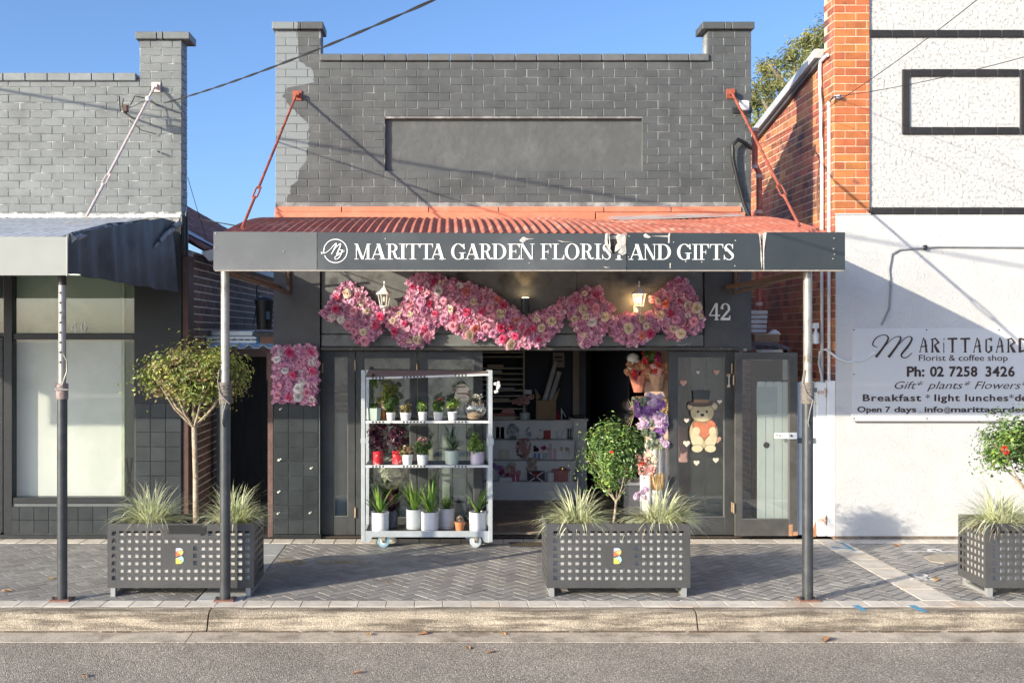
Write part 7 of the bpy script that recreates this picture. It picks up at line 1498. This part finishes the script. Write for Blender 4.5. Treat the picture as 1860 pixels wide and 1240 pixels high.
pot(768,823,841,22,Ys-.02,'white pot of pink kalanchoe on the middle trolley shelf',potw,'bush',14,fh=.15,fr_=.06,fm=leafB,zbase=zs2,fl=(mat('bloom_pink', (.68,.32,.32), .6, isl=.2),9,.0,.15,.045))
pot(821,816,841,26,Ys,'pale green round pot with large silvery striped leaves',sagep,'broad',15,taper=.9,fh=.22,fr_=.09,fm=var_leaf,zbase=zs2)
pot(867,818,841,25,Ys,'lilac pot with bright oval leaves at the end of the middle shelf',lilp,'bush',16,taper=.95,fh=.16,fr_=.085,fm=mat('lime_leaf', (.22,.34,.08), .4, .2, 20, isl=.3, trans=.2),zbase=zs2)
zz = zb1 - .006
pot(690,933,966,33,Ys,'spiky green bromeliad in a white pot at the shaded end of the trolley',potw,'blades',21,taper=.97,fh=.26,fm=strap,zbase=zz)
pot(712,930,960,20,Ys+.16,'dark plum leaved plant in a dark pot behind the first bromeliad',mat('pot_plum', (.10,.09,.12), .5),'broad',22,taper=.95,fh=.24,fm=purple_leaf,zbase=zz)
pot(752,927,962,29,Ys+.09,'spiky green bromeliad in a blue grey pot on the trolley base',potg,'blades',23,taper=.97,fh=.27,fm=strap,zbase=zz)
pot(781,933,967,32,Ys-.02,'spiky yellow green bromeliad in a bright white pot mid trolley base',potw,'blades',24,taper=.97,fh=.28,fm=strap,zbase=zz)
pot(811,926,962,29,Ys+.12,'grey white pot with drooping dark leaf beside the terracotta pot',mat('pot_greywhite', (.55,.56,.57), .5),'blades',25,taper=.97,fh=.14,fm=leafB,zbase=zz)
pot(835,949,965,19,Ys-.03,'small terracotta pot with dry twigs on the trolley base',tcot,'bush',26,taper=.72,fh=.05,fr_=.02,fm=mat('twig', (.34,.26,.19), .8),zbase=zz)
pot(868,934,967,32,Ys,'fern like bright green plant in a white pot at the sunny end of the trolley',potw,'broad',27,taper=.97,fh=.30,fm=leafB,zbase=zz)
crumple((PX(843,Yt+.3), Yt+.3, zz), .07, .05, .06, cream, 'folded_wrap', 'crumpled cream wrap behind the terracotta pot', 'wrap', 44, 30)

# ============================================================ GUM TREE BEHIND
gtx = thing('gum_tree', 'tall eucalyptus with airy yellow green crown behind the side passage', 'tree', (9.2, 14, 0)); D_ = 14
def gp(px, py, Y=14): return Vector((PX(px,Y), Y, PZ(py,Y)))
b = MB(); base = Vector((9.4,14,-.1)); b.tube([base, Vector((9.3,14,4)), gp(1430,260), gp(1445,150), gp(1470,80)], [.35,.28,.2,.12,.05], 9)
for a, c in (((1430,260),(1385,180)),((1445,170),(1400,120)),((1450,140),(1500,90)),((1440,220),(1500,170)),((1430,260),(1390,230)),((1436,240),(1470,200)),((1445,150),(1440,90))): b.tube([gp(*a), gp((a[0]+c[0])/2, (a[1]+c[1])/2+6, 13.8), gp(*c, 13.6)], [.10,.06,.03], 6)
b.build('trunk', mat('gum_bark', (.34,.27,.2), .8, .3, 3), gtx, smooth=True)
b = MB(); rng = random.Random(77)
for px, py, r_ in ((1392,128,26),(1380,165,26),(1405,150,28),(1430,110,26),(1455,90,26),(1480,70,26),(1500,60,30),(1440,140,30),(1470,120,30),(1500,110,30),(1385,205,26),(1410,195,28),(1440,185,30),(1475,165,30),(1375,235,20),(1400,240,26),(1430,230,28),(1460,215,28),(1520,80,34),(1530,130,34),(1500,160,30),(1368,190,20),(1376,260,20),(1410,265,24),(1445,260,26)):
    c = gp(px, py, 13.2 + rng.uniform(-.9,1.6)); rr = r_*24.5/F*1.05
    crown(b, c, (rr,rr*1.2,rr*.85), 420, .13, rng.randint(0,999), 12, .5, .28, .2)
b.build('crown', gum, gtx)
# house roof line far beyond the passage
